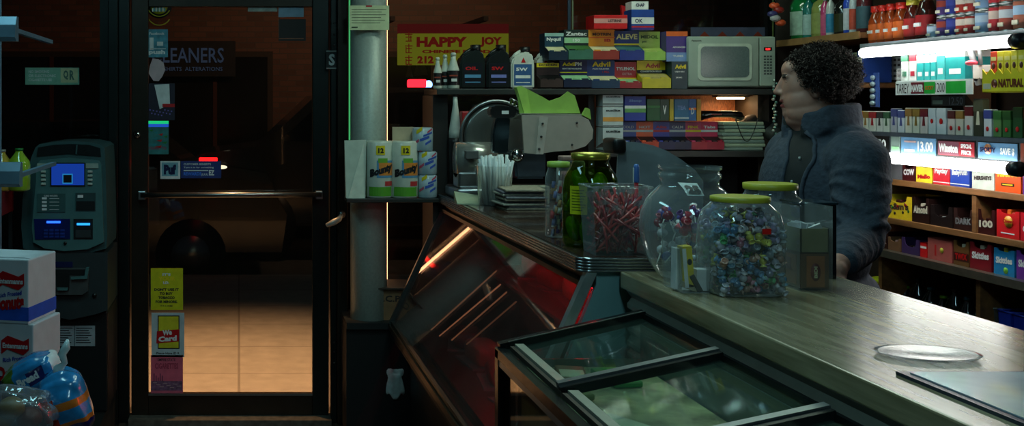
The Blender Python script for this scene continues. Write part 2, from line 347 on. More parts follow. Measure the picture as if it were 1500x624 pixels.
# round column
s = MB(); s.lathe([(.088, 0), (.088, 2.55)], mat((165,175,165), .42, .2, noise=.1, scale=90, bump=.1), (0, 0, 0), 40)
r = T('column', 'round silver grey column inside the shop window', 'column', (W(540, 0, 5.28).x, 5.28, SILL*0+0)); s.build('shaft', r)
s = MB(); s.lathe([(.096, 0), (.096, .04), (.09, .05)], steel, n=32); s.build('base_collar', r)
s = MB(); a = 5.17/F; p = W(512, 44, 5.17)
s.box(p.x, p.x+58*a, 0, .003, p.z, p.z+36*a, mat((205,215,170), .7)); ink = mat((70,80,60), .7)
for k in range(6): s.box(p.x+3*a, p.x+(54-(k*7) % 13)*a, -.001, 0, p.z+(30-k*4)*a, p.z+(30.7-k*4)*a, ink)
s.box(p.x+3*a, p.x+12*a, -.001, 0, p.z+3*a, p.z+5*a, ink); s.box(p.x+24*a, p.x+33*a, -.001, 0, p.z+34*a, p.z+36*a, red)
tag(s.build('paper_notice', loc=(0, 5.17, 0)), 'pale green printed paper notice taped on the round column', 'notice')
# platform on the left
struct(MB().box(RX0, wx(172), 4.5, WY, 0, .185, mat((20,22,22), .5, noise=.3), .0), 'trim_5')
# ================================================================ STICKERS on the glass
SY = DY+.017   # room side of door pane
def sticker(name, label, cat, px0, px1, py0, py1, col, fn=None, y=SY, th=.0012):
    a = y/F; p = W(px0, py1, y); s = MB(); w = (px1-px0)*a; h = (py1-py0)*a
    s.box(0, w, -th, 0, 0, h, col)
    def tx(t, x, z, ww, hh, m, bold=.02): s.text(t, (x*a, -th-.0005, h-z*a), (ww*a, 0, 0), (0, 0, hh*a), m, bold)
    def bx(x0, x1, z0, z1, m, k=1): s.box(x0*a, x1*a, -th-.0004*k, -th, h-z1*a, h-z0*a, m)
    if fn: fn(tx, bx, s, a, h)
    return tag(s.build(name, loc=(p.x, y, p.z)), label, cat)
lb = mat((70,140,160), .5, noise=.4, scale=30); inkd = mat((20,24,30), .6); wh = mat((220,225,225), .6)
def f(tx, bx, s, a, h): tx('Facebook', 4, 8, 22, 4, wh); tx('push', 3, 38, 24, 8, wh, .05); bx(4, 10, 12, 30, wh); bx(15, 24, 18, 24, wh); bx(6, 28, 28, 29, wh)
sticker('door_sticker', 'blue sticker reading push on the door glass', 'sticker', 215, 246, 43, 84, lb, f)
s = MB(); a = SY/F; p = W(230, 102, SY)
s.prism([((math.cos(t*.7)*12*(1+.15*math.sin(3*t)))*a, 0, (math.sin(t*.7)*17*(1+.12*math.cos(2*t)))*a) for t in range(9)], (0, -.001, 0), mat((200,175,180), .7))
tag(s.build('paper_scrap', loc=p), 'torn pale pink paper scrap on the door glass', 'paper scrap')
def f(tx, bx, s, a, h):
    s.prism([(10*a, -.0013, h-2*a), (32*a, -.0013, h-1*a), (33*a, -.0013, h-30*a), (18*a, -.0013, h-38*a)], (0, -.0004, 0), wh)
    bx(22, 40, 30, 35, red, 2)
    for k in range(14): bx(3+k*2.4, 5+k*2.4, 38+(k*5) % 9, 40+(k*5) % 9, mat((120,100,180), .5), 2)
sticker('door_sticker', 'dark purple poster with a white panel on the door glass', 'sticker', 216, 256, 122, 176, mat((30,22,44), .5), f)
def f(tx, bx, s, a, h):
    bx(0, 32, 0, 4.5, glow('edge_green', (.02,.9,.3), .6)); bx(0, 32, 4.5, 9, glow('edge_blue', (.03,.15,.9), .5)); tx('CIGARETTES', 3, 42, 26, 4, mat((150,50,80), .5))
    for k in range(9): s.prism([((3+(k*7) % 24)*a, -.0013, h-(14+k*3)*a), ((10+(k*7) % 22)*a, -.0013, h-(12+k*3)*a), ((8+(k*7) % 22)*a, -.0013, h-(16+k*3)*a)], (0, -.0004, 0), [green, teal, red][k % 3])
sticker('door_sticker', 'teal sticker with a bright green top edge on the door glass', 'sticker', 215, 247, 177, 226, mat((50,120,120), .5, noise=.3), f)
def f(tx, bx, s, a, h): bx(2, 26, 2, 22, mat((120,170,185), .5)); tx('Puf', 5, 20, 18, 15, navy, .08)
sticker('door_sticker', 'pale square sticker with three dark blue letters above the push bar', 'sticker', 235, 264, 236, 262, wh, f)
def f(tx, bx, s, a, h):
    tx('CUSTOMER BENEFITS', 4, 6, 40, 3, wh); tx('Turn it in for something', 4, 11, 44, 3, wh); tx('REWARDS', 4, 21, 26, 5, mat((60,120,230), .5), .04); tx('JUUL', 30, 22, 10, 4, wh); tx('EZ', 41, 21, 8, 8, wh, .05); bx(4, 40, 13, 14.5, wh)
sticker('door_sticker', 'wide dark blue sticker right of the pale square one', 'sticker', 265, 324, 236, 261, mat((25,50,120), .5), f)
def f(tx, bx, s, a, h):
    s.lathe([(10.5*a, -.0014), (10.5*a, -.001)], navy, (23*a, 0, h-15*a), 8, Matrix.Rotation(math.pi/2, 4, 'X') @ Matrix.Rotation(math.pi/8, 4, 'Z'))
    tx("IT'S", 17, 11, 12, 4, wh, .05); tx('YOUR', 11, 18, 25, 6, yellow, .05); tx('I.D.', 18, 23, 9, 4, wh, .05)
    for k, t in enumerate(["DON'T USE IT", 'TO BUY', 'TOBACCO', 'FOR MINORS.']): tx(t, 5+[0,8,6,2][k], 33+k*6, [36,19,24,32][k], 4, inkd, .05)
    tx('IT IS A CRIME', 14, 56, 18, 2, inkd)
sticker('door_sticker', "yellow IT'S YOUR I.D. warning sticker low on the door glass", 'sticker', 221, 268, 393, 454, mat((205,200,20), .5), f)
def f(tx, bx, s, a, h):
    bx(9, 41, 4, 53, inkd); bx(10.5, 39.5, 5.5, 51.5, mat((215,205,40), .5), 2); tx('Under 18', 13, 13, 24, 6, inkd, .03); tx('No Tobacco', 11.5, 23, 27, 6, inkd, .03)
    s.prism([(7*a, -.0022, h-45*a), (40*a, -.0022, h-42*a), (41*a, -.0022, h-24*a), (8*a, -.0022, h-27*a)], (0, -.0006, 0), red)
    s.text('We', (16*a, -.0032, h-33.5*a), (14*a, 0, 1.2*a), (0, 0, 8*a), wh, .06); s.text('Card', (10*a, -.0032, h-43*a), (27*a, 0, 2.2*a), (0, 0, 8*a), wh, .06)
    tx('Please Have ID R', 7, 61, 34, 3.5, inkd)
sticker('door_sticker', 'white and yellow We Card age check sticker on the door glass', 'sticker', 222, 270, 458, 523, mat((185,200,205), .5), f)
def f(tx, bx, s, a, h):
    tx('EMPIRE STATE', 10, 9, 26, 4, inkd); tx('CIGARETTES', 6, 20, 34, 8, mat((150,40,70), .5)); bx(0, 46, 38, 52, mat((120,80,110), .6, noise=.5, scale=60))
    for k in range(5): bx(4+k*3, 5.5+k*3, 27+k % 3*3, 38, mat((110,50,80), .5))
    for k in range(8): bx(3+k*5, 9+k*5, 40+(k*3) % 8, 41+(k*3) % 8, mat((190,150,150), .6), 2)
sticker('door_sticker', 'pink poster with a skyline at the bottom of the door glass', 'sticker', 221, 268, 520, 579, mat((215,95,120), .6), f)
# round emblem sticker
s = MB(); p = W(233, 8, SY); gl = mat((170,160,30), .5)
Rx = Matrix.Rotation(math.pi/2, 4, 'X')
s.lathe([(19*a, 0), (19*a, .001)], mat((20,25,30), .5), (0,0,0), 32, Rx); s.lathe([(13*a, .001), (13*a, .0016)], gl, (0,0,0), 32, Rx)
for k, hh in enumerate([5, 9, 12, 7, 14, 8, 10, 5]): s.box((-10+k*2.5)*a, (-8.4+k*2.5)*a, -.0025, -.0016, -9*a, (-9+hh)*a, [wh, lb][k % 2])
for sg in (0, 1):
    s.tube([(math.cos(t)*(17+sg*0)*a, -.002, (math.sin(t)*16-sg*13)*a) for t in [math.pi*(1.15+.7*i/12) for i in range(13)]], .9*a, gl, 5)
tag(s.build('door_sticker', loc=p), 'round black and yellow emblem sticker at the top of the door glass', 'sticker')
def f(tx, bx, s, a, h): bx(3, 22, 3, 15, mat((110,135,125), .6)); bx(5, 45, 18, 18.8, inkd)
sticker('taped_bag', 'grey plastic sleeve taped at the top of the door glass', 'plastic sleeve', 363, 406, -14, 17, mat((140,150,145), .5, noise=.4), None)
sticker('paper_sheet', 'pale blue paper sheet taped at the top right of the door', 'paper', 408, 445, -12, 25, mat((130,160,185), .6))
def f(tx, bx, s, a, h): bx(0, 37, 28, 29, mat((150,90,60), .6)); bx(0, 1, 0, 29, mat((80,60,50), .6))
sticker('paper_sheet', 'dark sheet with a brown edge below the pale blue paper', 'paper', 408, 448, 28, 60, mat((34,26,24), .6), f)
s = MB(); p = W(478, 101, WY-.025); a = WY/F
s.box(0, 15*a, 0, .002, 0, 27*a, mat((150,160,155), .5)); s.box(0, 15*a, -.0005, 0, 2*a, 25*a, mat((20,22,24), .5)); s.text('S', (3.5*a, -.001, 5*a), (9*a, 0, 0), (0, 0, 17*a), wh, .04)
tag(s.build('letter_plate', loc=p), 'black plate with a white letter S beside the door', 'sign')
def f(tx, bx, s, a, h):
    m = mat((70,110,100), .5); bx(52, 77, 1, 22, mat((200,205,160), .5)); tx('NO SMOKING', 5, 8, 30, 4, wh); tx('OR ELECTRONIC', 5, 14, 40, 4, wh); tx('CIGARETTE USE', 5, 20, 34, 4, wh)
    s.text('Q', (56*a, -.0025, h-18*a), (7*a,0,0), (0,0,14*a), m, .04); s.text('R', (65*a, -.0025, h-18*a), (7*a,0,0), (0,0,14*a), m, .04)
sticker('window_sticker', 'pale green strip sticker on the left window above the cash machine', 'sticker', 37, 116, 99, 124, mat((130,185,160), .5, emit=0), f, y=WY+.054)
# ================================================================ ATM
AY = 4.98; aa = AY/F; p = W(95, 605, AY)
r = T('cash_machine', 'teal grey cash machine with blue screen by the left window', 'cash machine', (p.x, AY, .185))
def A(px, py): return ((px-95)*aa, (605-py)*aa)
tl = mat((72,112,112), .4, noise=.08); tl2 = mat((50,80,82), .45, noise=.08); dg = mat((44,52,54), .45); bk = mat((12,15,17), .5)
def pp(mb, pts, y0, dy, m): mb.prism([(A(x, y)[0], y0, A(x, y)[1]) for x, y in pts], (0, dy, 0), m)
s = MB(); x0, z1 = A(49, 455); x1, z0 = A(157, 605); s.box(x0, x1, .03, .42, 0, z1, bk, .01); s.box(x0+.01, x1-.01, .04, .4, -0, .02, black); s.build('lower_cabinet', r)
s = MB(); pp(s, [(46,368),(158,368),(158,452),(140,458),(103,466),(66,458),(48,450)], -.01, .4, dg); 
bm_ = s.build('vault_door', r)
s = MB(); pp(s, [(57,390),(131,390),(130,423),(122,428),(66,428),(58,423)], -.035, .03, mat((70,74,74), .4)); pp(s, [(62,391),(126,391),(126,399),(62,399)], -.038, .004, bk); pp(s, [(84,396),(104,396),(103,421),(85,421)], -.04, .006, bk)
pp(s, [(56,388),(60,388),(62,400),(82,402),(82,405),(60,404)], -.05, .03, tl); pp(s, [(128,388),(132,388),(130,404),(106,405),(106,402),(126,400)], -.05, .03, tl); pp(s, [(86,417),(102,417),(101,421),(87,421)], -.048, .02, tl); s.build('cash_dispenser', r)
s = MB(); pp(s, [(80,381),(107,381),(107,389),(80,389)], -.014, .004, navy); s.build('maker_plate', r); s = MB(); s.cyl((A(139,430)[0], -.01, A(139,430)[1]), (A(139,430)[0], -.018, A(139,430)[1]), .01, black); s.build('vault_lock', r)
s = MB(); out = [(34,362),(31,330),(33,290),(39,255),(46,228),(52,214),(58,209),(80,206),(105,205),(130,206),(148,210),(153,214),(155,250),(156,300),(157,345),(156,362),(130,369),(96,372),(60,370)]
pp(s, out, .0, .38, tl2); s.build('head_housing', r)
s = MB(); pp(s, [(50,352),(48,330),(54,262),(54,240),(60,233),(100,229),(146,233),(149,240),(152,330),(153,352),(130,362),(96,365),(66,361)], -.022, .024, tl); s.build('front_panel', r)
s = MB(); pp(s, [(54,227),(56,214),(80,210),(104,209),(130,210),(147,215),(148,227),(100,223)], -.006, .008, mat((30,34,36), .2)); pp(s, [(112,210),(114,210),(113,224),(111,224)], -.009, .004, tl2); s.build('header_window', r)
s = MB(); pp(s, [(75,236),(126,236),(126,270),(75,270)], -.028, .008, bk); scr = s.build('screen_bezel', r)
s = MB(); pp(s, [(77,237.5),(124.5,237.5),(124.5,268.5),(77,268.5)], -.03, .004, glow('screen_blue', (.008,.045,.34), .85)); pp(s, [(93,252),(108,252),(108,266.5),(93,266.5)], -.0315, .002, glow('screen_cyan', (.02,.25,.6), .7)); pp(s, [(94.5,253.5),(106.5,253.5),(106.5,265),(94.5,265)], -.033, .002, bk); s.build('screen', scr)
s = MB(); pp(s, [(56,237),(74,237),(74,244),(56,244)], -.027, .006, mat((150,165,155), .5)); s.build('key_label', r); s = MB(); pp(s, [(127,237),(145,237),(145,244),(127,244)], -.027, .006, mat((150,165,155), .5)); s.build('key_label', r)
for k in range(4):
    for x in (65, 133):
        s = MB(); x0, z0 = A(x-3.5, 250.5+k*6); s.box(x0, x0+7*aa, -.03, -.022, z0, z0+3.2*aa, mat((175,185,175), .4), .002); s.build('side_key', r)
s = MB(); pp(s, [(56,281),(97,281),(97,308),(56,308)], -.026, .005, mat((48,84,84), .5))
for k in range(4):
    x0, z0 = A(63, 289.5+k*5.3); s.box(x0, x0+7*aa, -.028, -.025, z0, z0+3*aa, wh); x0, z0 = A(74, 289+k*5.3); s.box(x0, x0+14*aa, -.0275, -.025, z0+.002, z0+.004, wh)
x0, z0 = A(66, 285.5); s.text('CARD HOLDER', (x0, -.0275, z0), (20*aa,0,0), (0,0,2.5*aa), wh); s.build('instruction_panel', r)
s = MB(); pp(s, [(112,280),(141,280),(141,306),(112,306)], -.026, .005, mat((40,66,68), .5)); pp(s, [(113,292),(140,292),(140,305),(113,305)], -.028, .004, bk); x0, z0 = A(115, 287); s.box(x0, x0+8*aa, -.029, -.026, z0, z0+4*aa, wh); s.build('receipt_slot', r)
s = MB(); pp(s, [(51,318),(104,318),(104,347),(53,348)], -.026, .005, mat((14,30,90), .3)); rec = s.build('keypad_recess', r)
s = MB(); pp(s, [(70,321),(90,321),(90,324),(70,324)], -.032, .006, glow('slot_blue', (.02,.12,.95), 2.2)); s.build('slot_light', rec)
s = MB()
for i in range(4):
    for j in range(3): x0, z0 = A(66+i*8, 345-j*4.5); s.box(x0, x0+6*aa, -.031, -.026, z0, z0+3*aa, mat((30,55,140), .4))
s.build('keypad', rec)
s = MB(); pp(s, [(109,318),(137,318),(137,347),(109,347)], -.026, .005, bk); pp(s, [(112,334),(134,334),(134,345),(112,345)], -.03, .006, dg); cs = s.build('card_reader', r)
s = MB(); pp(s, [(114,324),(133,324),(133,327),(114,327)], -.032, .006, glow('card_blue', (.02,.28,.85), 2.0)); s.build('slot_light', cs)
s = MB(); s.cyl((A(97,353)[0], -.022, A(97,353)[1]), (A(97,353)[0], -.03, A(97,353)[1]), .007, black, n=12); s.build('lock', r)
s = MB(); x0, z0 = A(49, 507); w = 89*aa; h = 30*aa; s.box(x0, x0+w, .026, .03, z0, z0+h, mat((150,160,165), .5))
cols = [red, navy, teal, white, blue]
for i in range(5):
    for j in range(4): s.box(x0+.004+i*.017, x0+.018+i*.017, .024, .027, z0+.006+j*.022, z0+.022+j*.022, cols[(i*3+j*2) % 5])
for q in (32, 61):
    s.box(x0+(q-2)*aa, x0+(q-1.4)*aa, .0245, .027, z0, z0+h, inkd)
    for k in range(7): s.box(x0+q*aa, x0+(q+24-(k*5) % 7)*aa, .0248, .027, z0+(26-k*3.5)*aa, z0+(27-k*3.5)*aa, inkd)
s.build('information_sticker', r, )
# ================================================================ LEFT DISPLAY RACK AND GOODS
def wavy_bag(name, label, cat, loc, sx, sy, sz, rz, m, fn=None, seed=1, lump=.12, tilt=0):
    rnd = random.Random(seed); tb = bmesh.new(); bmesh.ops.create_uvsphere(tb, u_segments=36, v_segments=24, radius=1)
    ph = [rnd.uniform(0, 6) for _ in range(6)]
    mb = MB(); 
    for v in tb.verts:
        c = v.co.copy(); k = 1+lump*.5*math.sin(5*c.x+ph[0])*math.sin(6*c.z+ph[1])+lump*.35*math.sin(11*c.y+ph[2]+7*c.z)
        e = lambda q: math.copysign(abs(q)**.75, q)
        v.co = Vector((e(c.x)*sx*k, e(c.y)*sy*k, e(c.z)*sz*k))
    mats = m if isinstance(m, list) else [m]
    tb.verts.index_update(); tb.faces.ensure_lookup_table()
    if len(mats) == 1: mb.take(tb, mats[0], True)
    else:
        vs = [v.co.copy() for v in tb.verts]; groups = {}
        bv = [mb.bm.verts.new(v) for v in vs]
        for f_ in tb.faces:
            c = f_.calc_center_median(); u = (c.x/sx+1)/2; q = fn(c.x/sx, c.y/sy, c.z/sz)
            nf = mb.bm.faces.new([bv[v.index] for v in f_.verts]); nf.material_index = mb.mi(mats[q]); nf.smooth = True
        tb.free()
    if tilt: bmesh.ops.rotate(mb.bm, verts=mb.bm.verts, cent=(0,0,0), matrix=Matrix.Rotation(tilt, 3, 'Y'))
    return mb
def carton_text(s, t, x, z, w, h, y, m, b=.03, sl=0): s.text(t, (x, y, z), (w, 0, sl), (0, 0, h), m, b)
rk = T('display_rack', 'pale blue metal display rack at the left edge with price rails', 'display rack', (-.86, 3.3, 0))
rail = mat((105,135,155), .4, .3)
s = MB(); s.box(.062, .078, .3, .32, .0, 1.95, rail, .002); s.box(-.3, -.28, .3, .32, 0, 1.95, rail, .002); s.build('upright', rk)
for z, nm in ((.28, 0), (.62, 0), (1.01, 1)):
    s = MB(); s.box(-.3, .14, -.16, .32, z-.02, z, mat((60,72,80), .5)) if not nm else None
    if not nm: s.build('shelf', rk)
    else: s.bm.free()
def railp(y, px, pya, pyb, L):
    p0 = W(px, (pya+pyb)/2, y); a = y/F; h = (pyb-pya)*a/2
    s = MB(); q = p0-rk.location
    s.prism([(q.x, q.y, q.z-h), (q.x, q.y-.02, q.z-h*.7), (q.x, q.y-.012, q.z+h*.3), (q.x, q.y+.005, q.z+h), (q.x, q.y+.03, q.z+h), (q.x, q.y+.03, q.z-h)], (-L, 0, 0), rail)
    s.build('price_rail', rk)
railp(3.0, 30, 238, 274, .3); railp(3.0, 24, 24, 60, .3)
s = MB(); p1 = W(24, 40, 3.0)-rk.location; p2 = W(30, 255, 3.0)-rk.location
for q in (p1, p2): s = MB(); s.box(q.x-.28, q.x-.26, q.y, .32, q.z-.02, q.z+.01, rail); s.box(q.x-.02, q.x-.005, q.y+.02, .32, q.z-.012, q.z+.0, rail); s.build('bracket', rk)
# donut boxes
bw = mat((205,210,215), .5, noise=.06); 
def donut(label, px0, px1, py0, py1, band, y, rz):
    a = y/F; p = W((px0+px1)/2, py1, y); w = .30; h = (py1-py0)*a
    r = T('donut_box', label, 'box', (p.x, y, p.z), rz, 'donut boxes on the left rack')
    s = MB(); s.box(-w/2, w/2, 0, .2, 0, h, bw, .004); s.box(-w/2-.001, w/2+.001, -.001, .2, .01, .05, band)
    bt = mat((40,60,160), .5)
    carton_text(s, 'Donuts', w/2-.112, .035, .10, .042, -.004, red, .06, .012)
    s.prism([(w/2-.10, -.003, h-.09), (w/2-.08, -.003, h-.075), (w/2-.03, -.003, h-.09), (w/2-.012, -.003, h-.075), (w/2-.012, -.003, h-.04), (w/2-.03, -.003, h-.05), (w/2-.08, -.003, h-.035), (w/2-.10, -.003, h-.05)], (0, -.001, 0), red)
    carton_text(s, 'Entenmanns', w/2-.095, h-.072, .08, .016, -.0055, wh, .04); carton_text(s, 'Rich Frosted', w/2-.095, h-.115, .075, .013, -.003, bt, .03, .012)
    s.build('carton', r)
    s = MB(); s.prism([(w/2-.14, .02, h), (w/2-.12, .02, h+.003), (w/2-.02, .02, h+.003), (w/2, .02, h)], (0, .003, 0), bw); s.build('top_flap', r)
    return r
donut('white donut box with blue band, on top of the stack by the cash machine', -98, 44, 378, 472, mat((40,90,200), .5), 3.25, math.radians(-14))
donut('white donut box with dark purple band, lower box of the stack', -90, 50, 472, 574, mat((40,34,90), .5), 3.25, math.radians(-14))
# bread bags
def bg(x, y, z): 
    if z > .55: return 1
    if abs(x+.1) < .3 and z < .3: return 2
    return 0 if (z+x*.5) > -.5 else 3
bl = mat((40,130,190), .2, noise=.25, scale=30, coat=.6); gr = mat((80,110,40), .25, noise=.3, scale=30, coat=.5); og = mat((200,110,40), .25, coat=.5, noise=.3); nv = mat((24,26,90), .25, coat=.5); rdp = mat((190,50,30), .25, coat=.5, noise=.3)
p = W(47, 548, 3.08)
mb = wavy_bag('', '', '', None, .085, .07, .05, 0, [bl, bl, nv, gr, wh], lambda x, y, z: 3 if x < -.35 else (2 if (abs(x-.35) < .28 and abs(z) < .4) else (4 if x > .85 else 0)), 3, .1, -.5)
mb.text('Bread', (-.02, -.078, -.02), (.055, 0, .03), (-.01, 0, .02), wh, .05)
r = mb.build('bread_bag', loc=p); tag(r, 'blue and green bread bag leaning below the donut boxes', 'bread', 'bread bags')
p = W(97, 592, 2.98)
mb = wavy_bag('', '', '', None, .065, .07, .095, 0, [bl, og, nv, rdp], lambda x, y, z: 3 if x < -.25 and z < .4 else (1 if (abs(z-.15) < .12 or abs(z+.42) < .08) else (2 if z < -.5 else 0)), 5, .08, -.3)
mb.text('fresh', (-.01, -.082, -.075), (.055, 0, .01), (-.005, 0, .025), wh, .06)
r = mb.build('bread_bag', loc=p); tag(r, 'blue, orange and red bread bag with a twisted white top', 'bread', 'bread bags')
s = MB(); s.tube([(-.012, 0, .07), (-.02, 0, .10), (-.002, -.01, .115), (-.012, 0, .135), (.0, 0, .155), (.004, 0, .175)], .01, mat((190,215,220), .3, coat=.5), 8, [.03,.014,.008,.012,.012,.004]); s.build('twisted_neck', r)
p = W(25, 605, 2.88)
cb = glass('bag_film', (.85,.88,.9), .12, 3.5, haze=.14, hazecol=(.6,.65,.72), bump=1.0)
r = wavy_bag('', '', '', None, .095, .08, .065, 0, cb, None, 9, .2).build('roll_bag', loc=p); tag(r, 'crinkled clear plastic bag of rolls at the lower left', 'bread')
for k, q in enumerate([(-.04, 0, -.01), (.03, .01, -.015), (-.01, -.02, .02)]):
    s = MB(); s.ball(q, (.036, .036, .028), [mat((140,110,40), .5), mat((120,70,60), .5), mat((150,120,60), .5)][k]); s.build('bread_roll', r)
rkz = .545
# soda crate behind the rack
r = T('soda_carton', 'red carton with soda bottles on top, left of the cash machine', 'carton', (-1.22, 4.72, .185))
a = 4.72/F; ztop = EYE-(283-VY)*a-.185; s = MB(); zb_ = EYE-(318-VY)*a-.185
s.box(-.25, .19, 0, .3, zb_, ztop, mat((110,14,18), .5)); s.lathe([(.05, -.001), (.05, 0)], navy, (.12, 0, (ztop+zb_)/2+.01), 20, Rx); s.build('upper_tray', r)
s = MB(); s.box(-.25, .19, .0, .3, 0, .62, mat((50,12,14), .5)); 
for x in (-.24, .18):
    for y in (.01, .28): s.box(x-.008, x+.008, y-.008, y+.008, .6, zb_, dark)
s.build('lower_tray', r)
def bottle(name, label, loc, body, cap, h=.30, r_=.042, grp=None, lab=None, M_=None):
    s = MB(); s.lathe([(r_*.8, 0), (r_, h*.04), (r_, h*.6), (r_*.92, h*.7), (r_*.35, h*.9), (r_*.32, h*.95)], body, n=20)
    r = T(name, label, 'bottle', loc, 0, grp); s.build('bottle_body', r)
    s = MB(); s.lathe([(r_*.38, h*.94), (r_*.38, h)], cap, n=14); s.build('cap', r)
    if lab: s = MB(); s.lathe([(r_*1.02, h*.22), (r_*1.02, h*.5)], lab, n=20, caps=False); s.build('paper_label', r)
    return r
yg = mat((150,190,50), .1, coat=.6, emit=0); yg2 = mat((190,160,60), .1, coat=.6)
zt = .185+ztop
bottle('soda_bottle', 'yellow green soda bottle with green cap beside the cash machine', (W(28,0,4.85).x, 4.85, zt), yg, green, EYE-(217-VY)*4.85/F-zt, .05, 'soda bottles')
bottle('soda_bottle', 'amber soda bottle at the far left edge behind the price rail', (W(3,0,4.85).x, 4.85, zt), yg2, mat((150,150,140), .4), EYE-(219-VY)*4.85/F-zt, .045, 'soda bottles')
for k in range(4):
    z_ = .185+.62; x_ = -1.42+k*.10
    bottle('cola_bottle', ['dark cola bottle, %s in the row left of the cash machine' % w for w in ('leftmost', 'second from left', 'third from left', 'nearest the machine')][k], (x_, 4.78, z_), mat((18,10,8), .1, coat=.5), mat((150,165,170), .3, .5), .25, .038, 'cola bottles', mat((60,20,30), .4) if k % 2 else navy)
# ================================================================ DELI COUNTER
DX0, DX1, DN, DF, DZ = .934, 1.52, 3.0, 5.14, 1.175
lam = mat((64,46,36), .12, noise=.35, scale=7, coat=.3)
r = T('deli_counter', 'deli counter with slanted glass front lit red inside', 'deli counter', (0, 0, 0))
s = MB(); s.box(DX0+.01, DX1, DN+.01, DF, DZ-.03, DZ+.001, lam); s.build('counter_top', r)
s = MB(); rb = mat((165,172,175), .22, .95, noise=.05)
R_ = .03
pth = lambda o: [(DX0-o, DF, 0)]+[(DX0+R_-(R_+o)*math.cos(t), DN+R_-(R_+o)*math.sin(t), 0) for t in [math.pi/2*k/6 for k in range(7)]]+[(DX1+o, DN-o, 0), (DX1+o, DF, 0)]
for k in range(5):
    pts = pth(.004); z = DZ-.003-k*.0082; s.tube([Vector(q)+Vector((0,0,z)) for q in pts], .0044, rb, 6)
s.prism([(q[0], q[1], DZ-.04) for q in pth(.001)], (0, 0, .038), mat((90,84,78), .3, .8)); s.build('ribbed_edge_trim', r)
gx = lambda z: .965-.456*(1.11-z)
s = MB(); bz = mat((58,44,34), .35, .4, noise=.2)
s.box(.965, DX1-.02, DN+.02, DF-.02, 1.09, DZ-.04, bz); s.box(.952, .966, DN+.02, DF-.02, 1.118, 1.132, mat((96,80,62), .3, .6)); s.box(.945, .966, DN+.02, DF-.02, 1.09, 1.105, mat((80,66,52), .3, .6)); s.build('fascia_band', r)
s = MB(); zb0 = .575; s.hexa([(gx(zb0), DN+.02, zb0), (gx(zb0)+.006, DN+.02, zb0), (gx(zb0)+.006, DF, zb0), (gx(zb0), DF, zb0), (gx(1.1), DN+.02, 1.1), (gx(1.1)+.006, DN+.02, 1.1), (gx(1.1)+.006, DF, 1.1), (gx(1.1), DF, 1.1)], glass('deli_glass', (.88,.84,.84), .03, 1.5, haze=.055, hazecol=(.36,.24,.21)))
s.build('slanted_glass', r)
fr = mat((70,82,82), .3, .7)
def bar(mb, p, q, w, m, up=(0,0,1)):
    p = Vector(p); q = Vector(q); d = (q-p).normalized(); u = Vector(up); sd = d.cross(u).normalized(); u2 = sd.cross(d).normalized(); h = w if not hasattr(w, '__len__') else None
    a_, b_ = (w, w) if h is not None else w
    c = [(-a_/2, -b_/2), (a_/2, -b_/2), (a_/2, b_/2), (-a_/2, b_/2)]
    mb.hexa([p+sd*i+u2*j for i, j in c]+[q+sd*i+u2*j for i, j in c], m)
s = MB(); bar(s, (gx(.56)-.004, DF, .56), (gx(1.12)-.004, DF, 1.12), .022, fr); s.build('glass_end_frame', r); s = MB(); bar(s, (gx(.56)-.004, DN+.01, .56), (gx(1.12)-.004, DN+.01, 1.14), (.03, .026), mat((170,180,180), .3, .6)); s.build('glass_end_frame', r)
s = MB(); s.box(gx(.575)-.02, gx(.575)+.03, DN, DF+.01, .535, .56, mat((84,68,52), .3, .7)); s.box(gx(.575)-.012, gx(.575)+.02, DN, DF+.01, .56, .578, mat((60,60,54), .3, .7)); s.box(gx(.575)-.01, gx(.575)+.03, DN, DF+.01, .505, .535, dark); s.build('lower_rail', r)
ep = mat((120,165,168), .5, noise=.1, scale=8)
s = MB(); s.prism([(gx(.57)+.02, DN+.012, .5), (gx(1.1)+.02, DN+.012, 1.1), (gx(1.1)+.02, DN+.012, 1.133), (DX1-.03, DN+.012, 1.133), (DX1-.03, DN+.012, .5)], (0, .02, 0), ep); s.build('near_end_panel', r)
s = MB(); s.prism([(gx(.57)+.02, DF-.02, .5), (gx(1.1)+.02, DF-.02, 1.13), (DX1-.03, DF-.02, 1.133), (DX1-.03, DF-.02, .5)], (0, .02, 0), dark); s.build('far_end_panel', r)
s = MB(); s.box(.80, DX1-.03, DN+.03, DF-.02, 0, .52, mat((16,20,20), .5)); s.box(DX1-.05, DX1-.03, DN+.03, DF-.02, .5, 1.13, mat((150,70,66), .5)); s.build('case_body', r)
s = MB(); s.box(.81, DX1-.05, DN+.03, DF-.02, .52, .535, mat((90,60,55), .35, .3)); s.box(1.12, DX1-.05, DN+.03, DF-.02, .83, .842, mat((120,60,55), .3, .5)); s.build('case_shelf', r)
s = MB(); s.cyl((1.02, DN+.08, 1.075), (1.02, DN+.95, 1.075), .010, glow('red_case_tube', (1.0, .01, .03), 40), n=10); s.build('red_tube', r)
s = MB(); s.cyl((1.16, DN+1.05, 1.075), (1.16, DF-.1, 1.075), .008, glow('dim_red_case_tube', (1.0, .06, .06), 6), n=10); s.build('rear_red_tube', r)
def on_glass(px, py, off=.012):
    d = Vector(((px-VX)/F, 1, -(py-VY)/F)); n_g = Vector((1, 0, -.456)); t = (Vector((.965+off, 0, 1.11))-Vector((0, 0, EYE))).dot(n_g)/d.dot(n_g); return Vector((0, 0, EYE))+d*t
for (a_, b_, e) in (((632,483),(727,397),.28),((644,492),(733,417),.5),((662,498),(742,428),.32),((684,504),(756,442),.14)):  # glowing rods added in place of orange reflections on the slanted glass
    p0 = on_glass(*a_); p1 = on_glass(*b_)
    s = MB(); s.cyl(p0, p1, .0028, glow('reflection_glow_%d' % int(e*100), (1.0,.42,.2), e), n=8); s.build('amber_reflection_streak', r)
